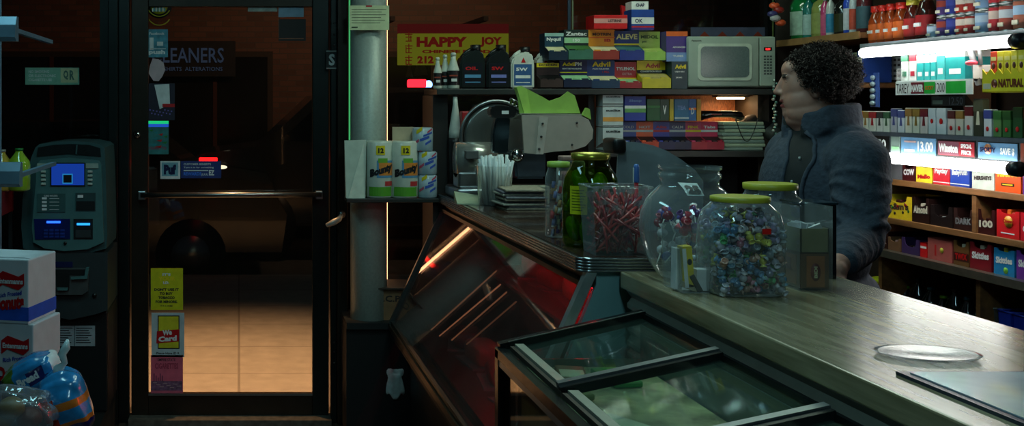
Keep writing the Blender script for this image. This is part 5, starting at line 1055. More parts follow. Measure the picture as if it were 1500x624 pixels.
# clear bin with yellow/white cartons
y = 2.70; a = y/F; X0, X1 = bxx(984, y), bxx(1030, y); H = bzz(330, y)-CZ
r = T('clear_bin', 'clear open bin of small cartons between the fishbowl and the candy jar', 'bin', ((X0+X1)/2, y, CZ)); hw = (X1-X0)/2
s = MB(); frust(s, hw*.93, .06, .001, hw, .065, H, clear); s.quad((-hw*.93,-.06,.001),(2*hw*.93,0,0),(0,.12,0), clear); s.build('bin_body', r)
cx = (X0+X1)/2
for k, (x, z, yo, w_, h_, m, rot, lb_) in enumerate([(-.016,.062,-.045,.024,.10,mat((215,190,40),.4),-.08,'yellow and white narrow carton upright in the clear bin'),(-.033,.055,-.03,.016,.10,mat((205,210,210),.4),.02,'white narrow carton at the left of the clear bin'),(.020,.030,-.045,.032,.052,mat((205,210,212),.4),.03,'white carton lying at the right of the clear bin'),(.002,.022,-.05,.012,.045,mat((60,60,56),.4),-.5,'dark slim carton leaning at the bottom of the clear bin'),(-.012,.014,-.045,.04,.014,mat((170,160,130),.4),.35,'tan flat carton lying at the bottom of the clear bin')]):
    s = MB(); s.box(-w_/2, w_/2, 0, .03, -h_/2, h_/2, m, .001)
    if k == 0:
        s.box(-w_*.1, w_*.48, -.001, 0, -h_*.1, h_*.45, mat((225,200,40),.4)); s.box(-w_*.5, -w_*.12, -.001, 0, -h_*.5, h_*.45, wh); s.ball((w_*.15,-.001,h_*.12), (.006,.001,.008), inkd, 8)
    o = s.build('small_carton', loc=(cx+x, y+yo, CZ+z)); o.rotation_euler = (0, rot, 0); tag(o, lb_, 'carton')
# acrylic box with cardboard carton and black tray
y = 2.68; a = y/F; x0 = bxx(1173, y); x1 = bxx(1214, y); H = bzz(335, y)-CZ; zt2 = bzz(302, y)-CZ
r = T('matchbox_carton', 'brown and olive cardboard carton with red oval labels inside the acrylic case', 'carton', (x0, y, CZ)); w = x1-x0
s = MB(); ol = mat((120,118,84), .6); bo = mat((150,90,44), .6); s.box(0, w, 0, .118, .006, H*.62, mat((96,66,40), .6)); s.box(0, w, 0, .002, H*.62, H, ol); s.box(0, .002, 0, .118, H*.62, H, ol); s.box(w-.002, w, 0, .118, H*.62, H, ol); s.box(0, w, .116, .118, H*.62, H, ol); s.box(0, w, 0, .118, H*.60, H*.62, ol)
s.box(w*.2, w*.85, -.001, 0, H*.06, H*.56, bo); s.lathe([(.012,0),(.012,.001)], mat((110,34,26), .5), (w*.52, -.001, H*.3), 20, Rx, sy=1.8)
s.text('BIDI', (w*.52+.004, -.003, H*.3-.014), (0,0,.028), (-.008,0,0), cream, .04); s.box(-.001, 0, .02, .10, H*.08, H*.56, bo); s.box(-.002, -.001, .045, .075, H*.3, H*.5, mat((130,70,60), .5)); s.build('carton_body', r)
rnd = random.Random(2)
for k in range(10):
    s = MB(); s.box(-.014,.014,-.003,.003,-.012,.012, mat((190,200,205), .4)); o = s.build('white_sachet', loc=(x0+w*.5+rnd.uniform(-.015,.015), y+.02+k*.009, CZ+H-.004)); o.rotation_euler = (rnd.uniform(-.4,.4), rnd.uniform(-.5,.5), rnd.uniform(-.4,.4)); tag(o, 'small white sachet poking out of the brown and olive carton', 'sachet', 'sachets in the carton')
r = T('acrylic_case', 'tall clear acrylic case holding the brown and olive carton', 'acrylic case', (x0-.003, y, CZ))
s = MB(); frust(s, w/2+.006, .067, 0, w/2+.006, .067, zt2, clear); bmesh.ops.translate(s.bm, vec=(w/2+.003, .06, 0), verts=s.bm.verts); s.build('case_wall', r)
r = T('black_tray', 'glossy black tray on the counter behind the acrylic case', 'tray', (bxx(1170, 2.86), 2.86, CZ)); a = 2.86/F
s = MB(); zb_ = bzz(337, 2.86)-CZ; zt3 = bzz(300, 2.86)-CZ; s.box(.004, 56*a, 0, .10, 0, zt3, mat((14,22,28), .12, coat=.5), .003); s.build('tray_body', r)
s = MB(); s.box(.0, 58*a, -.003, .104, zt3, zt3+.006, mat((40,60,70), .12, .3), .002); s.build('tray_rim', r)
# ================================================================ RIGHT HAND SHELVES
XF = 2.55
def yr(px, X=XF): return X*F/(px-VX)
def zr(px, py, X=XF): return EYE-(py-VY)/F*yr(px, X)
wd2 = mat((128,86,48), .55, noise=.3, scale=8, stretch=(6,1,6), bump=.1); YA = yr(1264); YN = 2.7; YB = 5.2
R90 = -math.pi/2
r = T('candy_shelving', 'tall wooden and metal shelving of candy and tobacco behind the counter', 'shelving', (0, 0, 0))
for z, m, t in ((1.30, wd2, .022), (1.147, wd2, .022)):
    s = MB(); s.box(XF, 2.96, YN, yr(1296), z-t, z, m, .002); s.build('wooden_shelf', r)
s = MB(); s.box(XF-.02, 2.96, YN, yr(1282), .992, 1.02, mat((130,125,112), .3, .7)); s.build('steel_edged_shelf', r)
s = MB(); s.box(XF, 2.96, YN, YA, 1.805, 1.832, mat((120,128,134), .4, .4)); s.box(XF-.012, XF, YN, YA, 1.80, 1.838, mat((150,160,168), .35, .5)); s.build('top_shelf', r)
s = MB(); s.box(XF-.03, 2.96, YN, yr(1262), 1.462, 1.484, mat((90,100,112), .4, .4)); s.hexa([(XF-.03,YN,1.462),(XF-.026,YN,1.462),(XF-.026,yr(1262),1.462),(XF-.03,yr(1262),1.462),(XF-.055,YN,1.40),(XF-.05,YN,1.40),(XF-.05,yr(1262),1.40),(XF-.055,yr(1262),1.40)], mat((110,122,136), .35, .5)); s.build('tobacco_shelf', r)
s = MB(); s.box(XF, 2.96, YN, YA, .69, .72, wd2); s.build('bottom_shelf', r)
for px, z0, z1 in ((1290, .0, 1.47), (1428, 1.147, 1.30), (1434, .72, 1.0)):
    s = MB(); y_ = yr(px); s.box(XF+.004, 2.95, y_, y_+.022, z0, z1, wd2, .001); s.build('upright_board', r)
s = MB(); s.box(2.94, 2.965, YN, YA, 0, 2.3, mat((58,40,28), .7, noise=.25, scale=4)); s.build('back_board', r)
s = MB(); s.box(2.84, 2.94, yr(1270), yr(1265), .72, 2.3, mat((46,34,26), .7)); s.build('upright_board', r)
s = MB(); s.prism([(2.90, yr(1452, 2.9), 1.50), (2.90, yr(1452, 2.9), 1.80), (2.90, yr(1350, 2.9), 1.80), (2.90, yr(1395,2.9), 1.70), (2.90, yr(1425,2.9), 1.60)], (.02, 0, 0), mat((120,78,52), .6, noise=.15)); s.build('curved_brown_panel', r)
r2 = T('bottle_shelving', 'brown wooden shelf of bottles left of the fluorescent tubes', 'shelving', (0, 0, 0))
s = MB(); s.box(XF, 2.94, YA+.02, YB, 1.865, 1.888, wd2, .002); s.box(XF-.006, XF, YA+.02, YB, 1.862, 1.892, mat((150,112,68), .5, noise=.2)); s.build('upper_board', r2)
s = MB(); s.box(XF, 2.94, YA+.02, YB, 1.66, 1.682, wd2, .002); s.build('middle_board', r2)
s = MB(); s.box(XF, 2.94, YB, YB+.02, 1.2, 2.3, mat((40,32,26), .7)); s.build('end_board', r2)
s = MB(); s.box(2.942, 2.965, YA+.02, YB, 0, 2.3, mat((58,40,28), .7, noise=.25, scale=4)); s.build('back_board', r2)
# fluorescent lamps
def fluo(label, px0, px1, z, X):
    y0, y1 = yr(px1, X), yr(px0, X); r = T('fluorescent_tube_lamp', label, 'lamp', (X, (y0+y1)/2, z), 0); L = (y1-y0)/2
    s = MB(); s.cyl((0,-L+.02,0),(0,L-.01,0),.0195, glow('fluorescent', (1.0,.99,.92), 14), n=20); s.ball((0,L-.012,0),(.0195,.018,.0195), glow('fluorescent', (1,1,1), 1)); s.build('glass_tube', r)
    s = MB(); s.cyl((0,-L-.012,0),(0,-L+.02,0),.0245, mat((30,28,36), .35), n=18); s.build('end_cap', r)
    s = MB(); s.box(.025, .05, -L, L, -.01, .025, mat((170,175,180), .35, .5)); s.build('lamp_channel', r)
    return r
fluo('upper lit white fluorescent tube under the top shelf of cans', 1263, 1493, 1.797, 2.49)
fluo('lower lit white fluorescent tube under the cigarette price strip', 1290, 1490, 1.388, 2.475)
# boxes with notch
def candybox(name, label, px0, px1, zb, h, col, text=None, tcol=white, notch=.35, fill=None, cat='candy box', X=XF+.012, depth=.16, band=None, group=None, extra=None, n=4, ty=.25, th=.3):
    y1, y0 = yr(px0, X), yr(px1, X); w = y1-y0-.003
    r = T(name, label, cat, (X, y1, zb+.0005), R90, group); s = MB(); t = .003; nh = h*(1-notch)
    pts = [(0,0,0),(w,0,0),(w,0,h),(w*.84,0,h)]+[(w*(.5+.30*math.cos(math.pi*k/8)), 0, nh+(h-nh)*.35*(1-math.sin(math.pi*k/8))) for k in range(9)]+[(w*.16,0,h),(0,0,h)]
    if notch == 0: pts = [(0,0,0),(w,0,0),(w,0,h),(0,0,h)]
    s.prism(pts, (0,t,0), col); s.box(0,t,t,depth,0,h,col); s.box(w-t,w,t,depth,0,h,col); s.box(0,w,depth,depth+t,0,h,col); s.box(0,w,t,depth,0,t,col)
    if notch == 0: s.box(0,w,0,depth,h-t,h,col)
    if band: s.box(.0005, w-.0005, -.0004, 0, h*band[0], h*band[1], band[2])
    if text: s.text(text, (w*.1, -.001, h*ty), (w*.8,0,w*.04), (0,0,h*th), tcol, .05)
    if extra: extra(s, w, h)
    s.build('carton', r)
    if fill:
        for k in range(n):
            q = MB(); f_ = fill[k % len(fill)]; x = w*.08+w*.84*(k+.5)/n; q.box(x-w*.36/n, x+w*.36/n, .012, depth*.9, nh*.3, nh*(.86+.1*((k*3) % 4)), f_, .003); q.build('candy_bar', r)
    return r
mar = mat((70,18,22), .35, coat=.3); drk = mat((40,20,18), .35, coat=.4); gold = mat((150,110,50), .35); ppl = mat((90,40,120), .4); crm = mat((205,200,180), .45)
Z1, Z2, Z3 = 1.30, 1.147, 1.02
candybox('candy_box', 'grey clear fronted candy box at the left end of the top candy row', 1299, 1322, Z1, .078, mat((110,112,118), .3), None, fill=[drk, grey], notch=.3)
candybox('candy_box', 'dark maroon candy box, second in the top candy row', 1322, 1342, Z1, .078, mar, 'COW', wh, fill=[drk], notch=.45)
candybox('candy_box', 'yellow candy box with small red print in the top candy row', 1342, 1366, Z1, .080, mat((235,215,50), .4), 'Mallo', red, fill=[drk], notch=.3, ty=.15, th=.2)
candybox('candy_box', 'red candy box with white script in the top candy row', 1367, 1392, Z1, .082, mat((205,30,46), .4), 'Payday', wh, fill=[red, mar], notch=.2, band=(.08,.12,wh), ty=.4)
candybox('candy_box', 'blue candy box with white script in the top candy row', 1392, 1421, Z1, .084, mat((30,66,170), .4), 'Babyruth', wh, fill=[navy], notch=.18, band=(.08,.12,wh), ty=.4)
candybox('candy_box', "white candy box with dark lettering in the top candy row", 1424, 1457, Z1, .092, mat((205,215,205), .45), "HERSHEYS", drk, fill=[grey, drk], notch=.3, ty=.32, th=.16)
candybox('candy_box', "bright orange candy box with yellow script under the lower tube", 1458, 1496, Z1, .100, mat((240,84,22), .4), "Reese's", yellow, fill=None, notch=0, ty=.48, th=.34, extra=lambda s, w, h: (s.box(w*.25,w*.75,-.001,0,h*.2,h*.3,drk), s.box(w*.3,w*.7,-.0015,0,h*.23,h*.27,yellow)))
candybox('candy_box', 'purple candy box at the right edge of the top candy row', 1498, 1532, Z1, .1, ppl, 'Grape', wh, notch=0)
candybox('candy_box', "yellow candy box with coloured dots at the left of the middle candy row", 1296, 1336, Z2, .090, mat((240,205,40), .4), "m&m's", mat((90,60,50),.4), fill=[drk, mar], notch=.3, ty=.35, th=.3, extra=lambda s, w, h: [s.lathe([(.006,0),(.006,.001)], [drk, red, green][k % 3], (w*(.1+.1*((k*4) % 9)), -.0015, h*(.15+.08*((k*5) % 7))), 10, Rx) for k in range(7)])
candybox('candy_box', 'brown chocolate box with pale lettering beside the yellow one', 1336, 1362, Z2, .095, drk, 'Almond', crm, fill=[mar, crm], notch=.35, ty=.35, th=.3)
candybox('candy_box', 'low dark box of black wrapped bars in the middle candy row', 1363, 1396, Z2, .075, mat((30,22,22), .35), None, fill=[black, drk, grey], notch=.55, n=6)
candybox('candy_box', 'dark brown box of chocolate bars left of the wooden divider', 1397, 1427, Z2, .075, mat((48,26,24), .35), 'DARK', grey, fill=[drk, black], notch=.5, n=5)
candybox('candy_box', 'maroon brown box with foil wrapped bars right of the wooden divider', 1432, 1458, Z2, .085, mat((60,20,22), .35), '100', crm, fill=[mat((190,120,110), .3, .4), mar], notch=.45, n=5)
candybox('candy_box', 'bright red candy box with yellow round print in the middle row', 1460, 1494, Z2, .092, mat((215,28,34), .4), None, fill=[red, orange], notch=.12, extra=lambda s, w, h: (s.lathe([(.02,0),(.02,.001)], mat((225,160,40),.4), (w*.55,-.0015,h*.6), 16, Rx, sy=1), s.text('Chewy', (w*.3,-.003,h*.52), (w*.5,0,0), (0,0,h*.16), red, .04), s.box(w*.2,w*.8,-.001,0,h*.15,h*.19,wh)))
candybox('candy_box', 'bright red candy box at the right edge of the middle row', 1495, 1530, Z2, .092, mat((205,22,40), .4), 'Cherry', wh, fill=[red], notch=.1)
candybox('candy_box', 'small dark box with red and white print at the left of the lowest row', 1287, 1301, Z3, .07, mat((50,20,18), .4), 'KK', wh, fill=[red], notch=.2, n=2)
candybox('candy_box', 'low beige box of pastel wrapped sweets in the lowest row', 1301, 1320, Z3, .05, mat((120,84,60), .5), None, fill=[mat((200,200,90),.4), mat((200,150,150),.4), mat((150,180,200),.4)], notch=.3)
candybox('candy_box', 'open purple edged tray in the lowest candy row', 1321, 1347, Z3, .06, mat((60,40,90), .5), None, fill=[grey, drk], notch=.55, n=5)
candybox('candy_box', 'slim bright red box in the lowest candy row', 1348, 1358, Z3, .055, mat((215,24,30), .4), None, notch=0, band=(.6,.75,wh))
candybox('candy_box', 'dull pink flat box with yellow dot in the lowest candy row', 1359, 1395, Z3, .080, mat((170,84,80), .5), None, notch=0, extra=lambda s, w, h: (s.lathe([(.01,0),(.01,.001)], mat((190,180,60),.4), (w*.6,-.001,h*.5), 14, Rx), s.box(w*.3,w*.36,-.001,0,h*.2,h*.7,red)))
candybox('candy_box', 'gold and brown candy box with open lid in the lowest row', 1397, 1420, Z3, .088, mat((110,74,40), .4), 'TWIX', red, fill=[gold, crm], notch=.25, band=(.18,.52,mat((60,24,20),.4)), ty=.22, th=.25)
candybox('candy_box', 'dark red candy box with open brown flap in the lowest row', 1421, 1453, Z3, .094, mat((130,20,34), .4), 'Skittles', wh, fill=[mar, crm], notch=.22, ty=.38, th=.26)
candybox('candy_box', 'turquoise blue candy box in the lowest row', 1456, 1487, Z3, .088, mat((30,130,190), .4), 'Skittles', wh, fill=[mat((40,150,190),.4), yellow], notch=.1, ty=.42, th=.26, extra=lambda s, w, h: s.lathe([(.011,0),(.011,.001)], mat((120,190,60),.4), (w*.6,-.0012,h*.2), 14, Rx))
candybox('candy_box', 'purple candy box at the right edge of the lowest row', 1489, 1520, Z3, .094, mat((110,50,150), .4), 'Skittles', wh, fill=[ppl, orange], notch=.15, ty=.42, th=.26)
candybox('candy_box', 'large flat red carton lying behind the turquoise box', 1449, 1500, Z3, .115, mat((170,24,44), .4), None, notch=0, X=XF+.20, depth=.12)
# cigarette packs
XC = XF-.02
packs = [(1254,1262,.080,(225,215,60),(180,40,40)),(1264,1272,.080,(215,215,205),(150,110,50)),(1273,1283,.080,(215,215,205),(160,30,36)),(1284,1293,.080,(215,215,210),(50,50,50)),(1294,1303,.080,(210,215,205),(50,90,60)),(1305,1314,.092,(180,180,190),(60,70,130)),(1315,1325,.086,(205,210,220),(70,80,140)),(1326,1336,.095,(215,212,200),(150,110,60)),(1337,1347,.095,(210,212,200),(140,110,50)),(1348,1359,.095,(210,200,200),(110,24,34)),(1360,1371,.095,(205,215,225),(205,215,225)),(1372,1386,.095,(205,215,225),(205,215,225)),(1388,1399,.088,(205,195,195),(90,20,28)),(1400,1411,.088,(205,200,190),(150,110,50)),(1413,1425,.104,(210,205,205),(90,24,32)),(1426,1440,.128,(60,62,50),(80,84,66)),(1441,1453,.092,(205,212,222),(60,70,140)),(1455,1467,.088,(90,130,80),(50,100,50)),(1469,1481,.088,(60,110,60),(40,80,40)),(1484,1498,.100,(40,84,50),(30,60,34)),(1500,1512,.095,(200,60,60),(160,30,30))]
desc = ['yellow and red','white pack with gold top','white pack with red top','white pack with black top','white pack with green top','pale blue tall','white pack with blue panel','tall white pack with tan top','tall white pack with gold top','tall white pack with maroon top','plain pale pack with red dot, left of two','plain pale pack with red dot, right of two','maroon topped pack with red emblem','gold topped pack with red emblem','extra tall maroon topped','very tall dark olive','pale pack with blue top and red emblem','light green','mid green','dark green tall','red']
for k, (x0, x1, h, c1, c2) in enumerate(packs):
    y1, y0 = yr(x0, XC), yr(x1, XC); w = y1-y0-.002; s = MB(); m1 = mat(c1, .35, coat=.4, noise=.04); m2 = mat(c2, .35, coat=.4, noise=.04)
    s.box(0, w, 0, .022, 0, h, m1, .0015); s.box(-.0003, w+.0003, -.0006, .0225, h*.66, h*.97, m2)
    if k in (10,11,12,13,14,16,17,18,19): s.ball((w*.5, -.0012, h*(.5 if k in (10,11) else .28)), (w*.2,.001,w*.22), red, 8)
    else: s.prism([(w*.3,-.001,h*.3),(w*.7,-.001,h*.3),(w*.6,-.001,h*.66),(w*.4,-.001,h*.66)], (0,.0008,0), m2 if k < 10 else crm)
    o = s.build('cigarette_pack', loc=(XC, y1, 1.4845)); o.rotation_euler = (0, 0, R90)
    tag(o, '%s%s on the lit tobacco shelf' % (desc[k], '' if 'pack' in desc[k] else ' cigarette pack'), 'cigarettes', 'cigarette packs on the shelf')
# price cards
def card(label, px0, px1, col, fn, X=XF-.058, z0=1.408, h=.062, name='price_card'):
    y1, y0 = yr(px0, X), yr(px1, X); w = y1-y0-.003; s = MB(); s.box(0, w, 0, .002, 0, h, col); fn(s, w, h); o = s.build(name, loc=(X, y1, z0)); o.rotation_euler = (0, 0, R90); return tag(o, label, 'price sign')
bc = mat((96,140,180), .4)
card('black price card reading 12.50 next to the man', 1268, 1303, black, lambda s, w, h: s.text('12.50', (w*.12,-.001,h*.2), (w*.76,0,0), (0,0,h*.6), wh, .03))
card('small grey green price card', 1305, 1319, mat((110,130,125), .4), lambda s, w, h: s.box(w*.1,w*.9,-.001,0,h*.2,h*.4,mat((120,170,130),.4)))
card('pale blue price card reading 13.00', 1320, 1371, bc, lambda s, w, h: (s.text('13.00', (w*.5,-.001,h*.2), (w*.44,0,0), (0,0,h*.6), wh, .03), s.box(w*.1,w*.4,-.001,0,h*.15,h*.3,wh), s.box(w*.1,w*.45,-.001,0,h*.7,h*.8,mat((180,150,150),.4))))
card('dark red price sign with black frame', 1373, 1430, black, lambda s, w, h: (s.box(w*.03,w*.97,-.001,0,h*.1,h*.9,mat((150,40,52),.4)), s.box(w*.03,w*.58,-.0015,0,h*.12,h*.88,mat((120,70,86),.4)), s.text('Winston', (w*.06,-.0025,h*.26), (w*.5,0,0), (0,0,h*.5), wh, .05), s.text('SPECIAL', (w*.64,-.0025,h*.55), (w*.28,0,0), (0,0,h*.24), wh, .05), s.text('PRICE', (w*.66,-.0025,h*.2), (w*.24,0,0), (0,0,h*.24), wh, .05)))
card('blue sign with orange sun emblem on the tobacco shelf', 1432, 1493, black, lambda s, w, h: (s.box(w*.02,w*.98,-.001,0,h*.06,h*.94,bc), s.lathe([(h*.28,0),(h*.28,.001)], mat((190,110,60),.4), (w*.28,-.002,h*.6), 18, Rx), s.text('SPORTY', (w*.08,-.0035,h*.42), (w*.4,0,0), (0,0,h*.28), navy, .06), s.text('SAVE $', (w*.58,-.0025,h*.3), (w*.34,0,0), (0,0,h*.4), wh, .04)))
card('orange card at the right edge of the price strip', 1495, 1530, mat((180,80,60), .4), lambda s, w, h: s.box(w*.2,w*.8,-.001,0,h*.3,h*.7,crm))
# MAVERICK tray
XM = 2.50
y1, y0 = yr(1313, XM), yr(1426, XM); w = y1-y0; r = T('cigarette_tray', 'hanging white tray with green and red sign strip under the upper tube', 'tray', (XM, y1, 1.628), R90)
s = MB(); s.box(0, w, 0, .15, .045, .053, mat((190,200,200), .4)); s.box(0, w, .15, .155, .045, .15, mat((150,160,160), .4)); s.box(0,.004,0,.15,.045,.10,clear); s.box(w-.004,w,0,.15,.045,.10,wh); s.build('tray_base', r)
s = MB(); s.box(0, w, -.003, 0, .0, .05, wh); gg = mat((30,170,60), .4); s.box(w*.22,w*.40,-.004,-.003,.004,.046,mat((110,20,40),.4)); s.box(w*.40,w*.54,-.004,-.003,.004,.046,gg); s.box(w*.68,w*.92,-.004,-.003,.004,.046,gg)
s.text('TAREY', (w*.02,-.0055,.006), (w*.18,0,0), (0,0,.036), inkd, .0); s.text('MAVER', (w*.225,-.0055,.010), (w*.17,0,0), (0,0,.028), wh, .06); s.text('LUCKY', (w*.42,-.0055,.018), (w*.11,0,0), (0,0,.014), orange, .04); s.text('1200', (w*.55,-.0055,.008), (w*.12,0,0), (0,0,.034), inkd, .0); s.build('sign_strip', r)
r = T('cigarette_carton', 'placeholder', 'x') if False else None
for k, (x0, x1, h, c1, c2, lb_) in enumerate([(1320,1330,.12,(200,210,205),(60,130,100),'white and green tall'),(1332,1342,.12,(205,205,205),(170,40,60),'white and red tall'),(1343,1353,.105,(40,160,160),(210,220,220),'teal, first of three'),(1354,1362,.105,(40,160,160),(210,220,220),'teal, second of three'),(1363,1371,.105,(40,160,160),(210,220,220),'teal, third of three'),(1372,1384,.14,(60,165,165),(215,222,220),'tall teal and white'),(1385,1414,.128,(30,150,150),(215,222,220),'wide teal')]):
    y1, y0 = yr(x0, XM+.03), yr(x1, XM+.03); w = y1-y0-.002; s = MB(); s.box(0,w,0,.09,0,h,mat(c1,.35,coat=.3),.001); s.box(-.0004,w+.0004,-.0006,.09,h*.62,h*.9,mat(c2,.35)); s.box(w*.2,w*.8,-.001,0,h*.15,h*.3,mat(c2,.35))
    o = s.build('cigarette_carton', loc=(XM+.03, y1, 1.628+.0532)); o.rotation_euler = (0,0,R90); tag(o, '%s cigarette carton standing in the white hanging tray' % lb_, 'cigarettes', 'cartons in the hanging tray')
r = T('small_sign_card', 'price', 'x') if False else None
card('dark hanging card reading 12.50 under the white hanging tray', 1364, 1414, mat((34,48,52), .4), lambda s, w, h: (s.text('12.50', (w*.55,-.001,h*.1), (w*.4,0,0), (0,0,h*.8), mat((110,130,150),.4), .0), s.box(w*.05,w*.35,-.001,0,h*.15,h*.6,mat((110,140,130),.4))), X=2.56, z0=1.588, h=.034, name='hanging_card')
# white wire grid rack
y1, y0 = yr(1283, 2.7), yr(1322, 2.7); w = y1-y0; s = MB(); z0 = zr(1300,117,2.7); h = .10
s.box(0, w, 0, .004, 0, h, mat((170,180,185), .4)); 
for i in range(6):
    for j in range(4): s.box(w*(.08+.15*i), w*(.17+.15*i), -.001, 0, h*(.1+.22*j), h*(.2+.22*j), dark)
o = s.build('perforated_panel', loc=(2.7, y1, z0)); o.rotation_euler = (0,0,R90); tag(o, 'white perforated panel left of the teal cigarette cartons', 'panel')
# blister strip near head
y1 = yr(1275, 2.6); s = MB()
s.box(0, .06, 0, .004, -.14, 0, mat((60,90,160), .4)); 
for j in range(5): s.ball((.025, -.006, -.02-j*.026), (.018,.008,.011), mat((170,190,200), .1, .3), 8)
o = s.build('blister_strip', loc=(2.6, y1, zr(1275,107,2.6)+.0)); o.rotation_euler = (0,0,R90); tag(o, 'blue hanging strip of silver blister packs behind the head', 'blister packs')
# NATURAL display
XN = 2.47
y1, y0 = yr(1439, XN), yr(1512, XN); w = y1-y0; zb_ = 1.632; r = T('cigarette_display', 'yellow cigarette display box below the upper tube', 'display box', (XN, y1, zb_), R90)
ym = mat((235,215,50), .4); s = MB(); pts = [(0,0,0),(w,0,0),(w,0,.078)]+[(w*(1-.083*k), 0, .060+.018*(k % 2 == 0)) for k in range(1,12)]+[(0,0,.078)]
s.prism(pts, (0,.003,0), ym); s.box(0,.003,.003,.11,0,.07,ym); s.box(w-.003,w,.003,.11,0,.07,ym); s.box(0,w,.11,.113,0,.08,ym); s.box(0,w,0,.11,0,.003,ym)
s.text('NATURAL', (w*.34,-.001,.016), (w*.5,0,0), (0,0,.028), mat((110,50,30),.4), .06); s.lathe([(.014,0),(.014,.001)], mat((120,60,40),.4), (w*.26,-.001,.03), 14, Rx); s.box(w*.02,w*.18,-.001,0,.012,.03,crm); s.build('display_body', r)
for k in range(6):
    x = w*(.14+.14*k); s = MB(); m = mat((225,70,40) if k < 1 else (235,215,60), .4, coat=.3); s.box(x-w*.065, x+w*.065, .015, .09, .004, .135, m, .001); s.ball((x,.0145,.088),(.008,.001,.011),mat((90,50,40),.4),8); s.box(x-w*.05,x+w*.05,.0145,.015,.105,.118,mat((240,225,140),.4)); o = s.build('cigarette_box', r)
r = T('bracket_arm', 'grey metal arm with red knob hanging left of the yellow display', 'bracket', (2.52, yr(1434,2.52), 1.66))
s = MB(); s.tube([(0,.05,.14),(0,.03,.09),(0,0,0)], .010, grey, 8); s.tube([(0,-.0,.14),(0,-.01,.07)], .006, grey, 8); s.build('arm', r); s = MB(); s.ball((-.012,.02,.075),(.012,.03,.010),mat((230,70,90),.4),10); s.build('red_knob', r)
# cans on the top shelf
ZT = 1.838
def jar(label, px0, px1, h, glassc, lidc, labc, zb=ZT, X=XF+.03, grp='jars on the top shelf', tagx=wh):
    y1, y0 = yr(px0, X), yr(px1, X); rr_ = (y1-y0)/2*.98; s = MB(); r = T('sauce_jar', label, 'jar', (X+rr_, (y0+y1)/2, zb), R90, grp)
    s.lathe([(rr_*.9,0),(rr_,.006),(rr_,h*.60),(rr_*.75,h*.74),(rr_*.6,h*.82),(rr_*.6,h*.88)], mat(glassc, .12, coat=.6), n=22); s.build('jar_body', r)
    s = MB(); s.lathe([(rr_*.72,h*.84),(rr_*.72,h),(rr_*.65,h)], mat(lidc, .35), n=18); s.build('lid', r)
    s = MB(); s.lathe([(rr_*1.01,h*.10),(rr_*1.01,h*.52)], mat(labc, .4), n=22, caps=False); s.box(-rr_*.5,rr_*.5,-rr_*1.04,-rr_*.85,h*.28,h*.36,tagx); s.build('paper_label', r)
def canx(label, px0, px1, h, labc, c2, tier=0, zb=ZT, X=XF+.03, grp='cans on the top shelf'):
    y1, y0 = yr(px0, X), yr(px1, X); rr_ = (y1-y0)/2*.98; r = T('food_can', label, 'can', (X+rr_, (y0+y1)/2, zb+tier*(h+.001)), R90, grp)
    s = MB(); s.lathe([(rr_,0),(rr_,.004),(rr_*.97,.006),(rr_*.97,h-.006),(rr_,h-.004),(rr_,h)], steel, n=24); s.build('can_body', r)
    s = MB(); s.lathe([(rr_*1.0,.008),(rr_*1.0,h-.008)], mat(labc, .35, coat=.3), n=24, caps=False); s.lathe([(rr_*1.005,h*.5),(rr_*1.005,h*.8)], mat(c2, .35), n=24, caps=False); s.box(-rr_*.5,rr_*.4,-rr_*1.03,-rr_*.8,h*.2,h*.35,crm); s.build('paper_label', r)
for k, (a0, a1) in enumerate(((1267,1280),(1280,1290),(1291,1302),(1303,1317))): jar('orange sauce jar with red lid, %s from the left on the top shelf' % ('first','second','third','fourth')[k], a0, a1, .155, (150,60,24), (200,40,30), (205,96,40))
jar('reddish jar with olive yellow lid on the top shelf, left of two', 1318, 1333, .165, (90,30,24), (170,160,50), (160,40,40))
jar('larger reddish jar with olive yellow lid on the top shelf, right of two', 1334, 1352, .180, (60,26,20), (170,160,50), (150,30,36))
canx('small pale blue can standing alone between jars and stacked cans', 1353, 1366, .055, (130,160,190), (170,190,210))
cn = [(1367,1380,.075,(70,50,110),(150,60,50)),(1381,1394,.075,(40,50,130),(60,70,150)),(1395,1408,.075,(160,50,40),(200,190,180)),(1409,1420,.075,(150,40,36),(190,180,170)),(1421,1441,.082,(110,140,175),(150,170,190)),(1444,1455,.095,(180,50,60),(200,180,170)),(1457,1474,.095,(150,70,60),(180,190,200)),(1477,1497,.105,(170,100,80),(150,180,210)),(1499,1520,.105,(70,100,160),(180,190,200))]
dn = ['purple and rust','dark blue','red and cream','slim red','wide pale blue','slim pink red','brown and white','wide tan and blue','blue and white']
for k, (a0, a1, h, c1, c2) in enumerate(cn):
    for t in (0, 1): canx('%s food can, %s of its stack on the top shelf' % (dn[k], ('bottom','top')[t]), a0, a1, h, c1, c2, t)
# bottles on the brown shelf
ZB2 = 1.888
def sbottle(label, px0, px1, h, c, lab, cap, flat=False):
    X = XF+.03; y1, y0 = yr(px0, X), yr(px1, X); rr_ = (y1-y0)/2*.96; r = T('household_bottle', label, 'bottle', (X+rr_, (y0+y1)/2, ZB2), R90, 'bottles on the brown shelf')
    s = MB(); s.lathe([(rr_*.9,0),(rr_,.008),(rr_,h*.68),(rr_*.8,h*.8),(rr_*.35,h*.88),(rr_*.35,h*.92)], mat(c, .15, coat=.6), n=20); s.build('bottle_body', r)
    s = MB(); s.lathe([(rr_*.42,h*.9),(rr_*.42,h)], mat(cap, .4), n=14); s.build('cap', r)
    s = MB(); s.lathe([(rr_*1.01,h*.1),(rr_*1.01,h*.56)], mat(lab, .4, noise=.15, scale=60), n=20, caps=False); s.build('paper_label', r)
sbottle('green mouthwash bottle with white label, leftmost on the brown shelf', 1149, 1170, .24, (20,120,60), (170,200,180), (200,205,200))
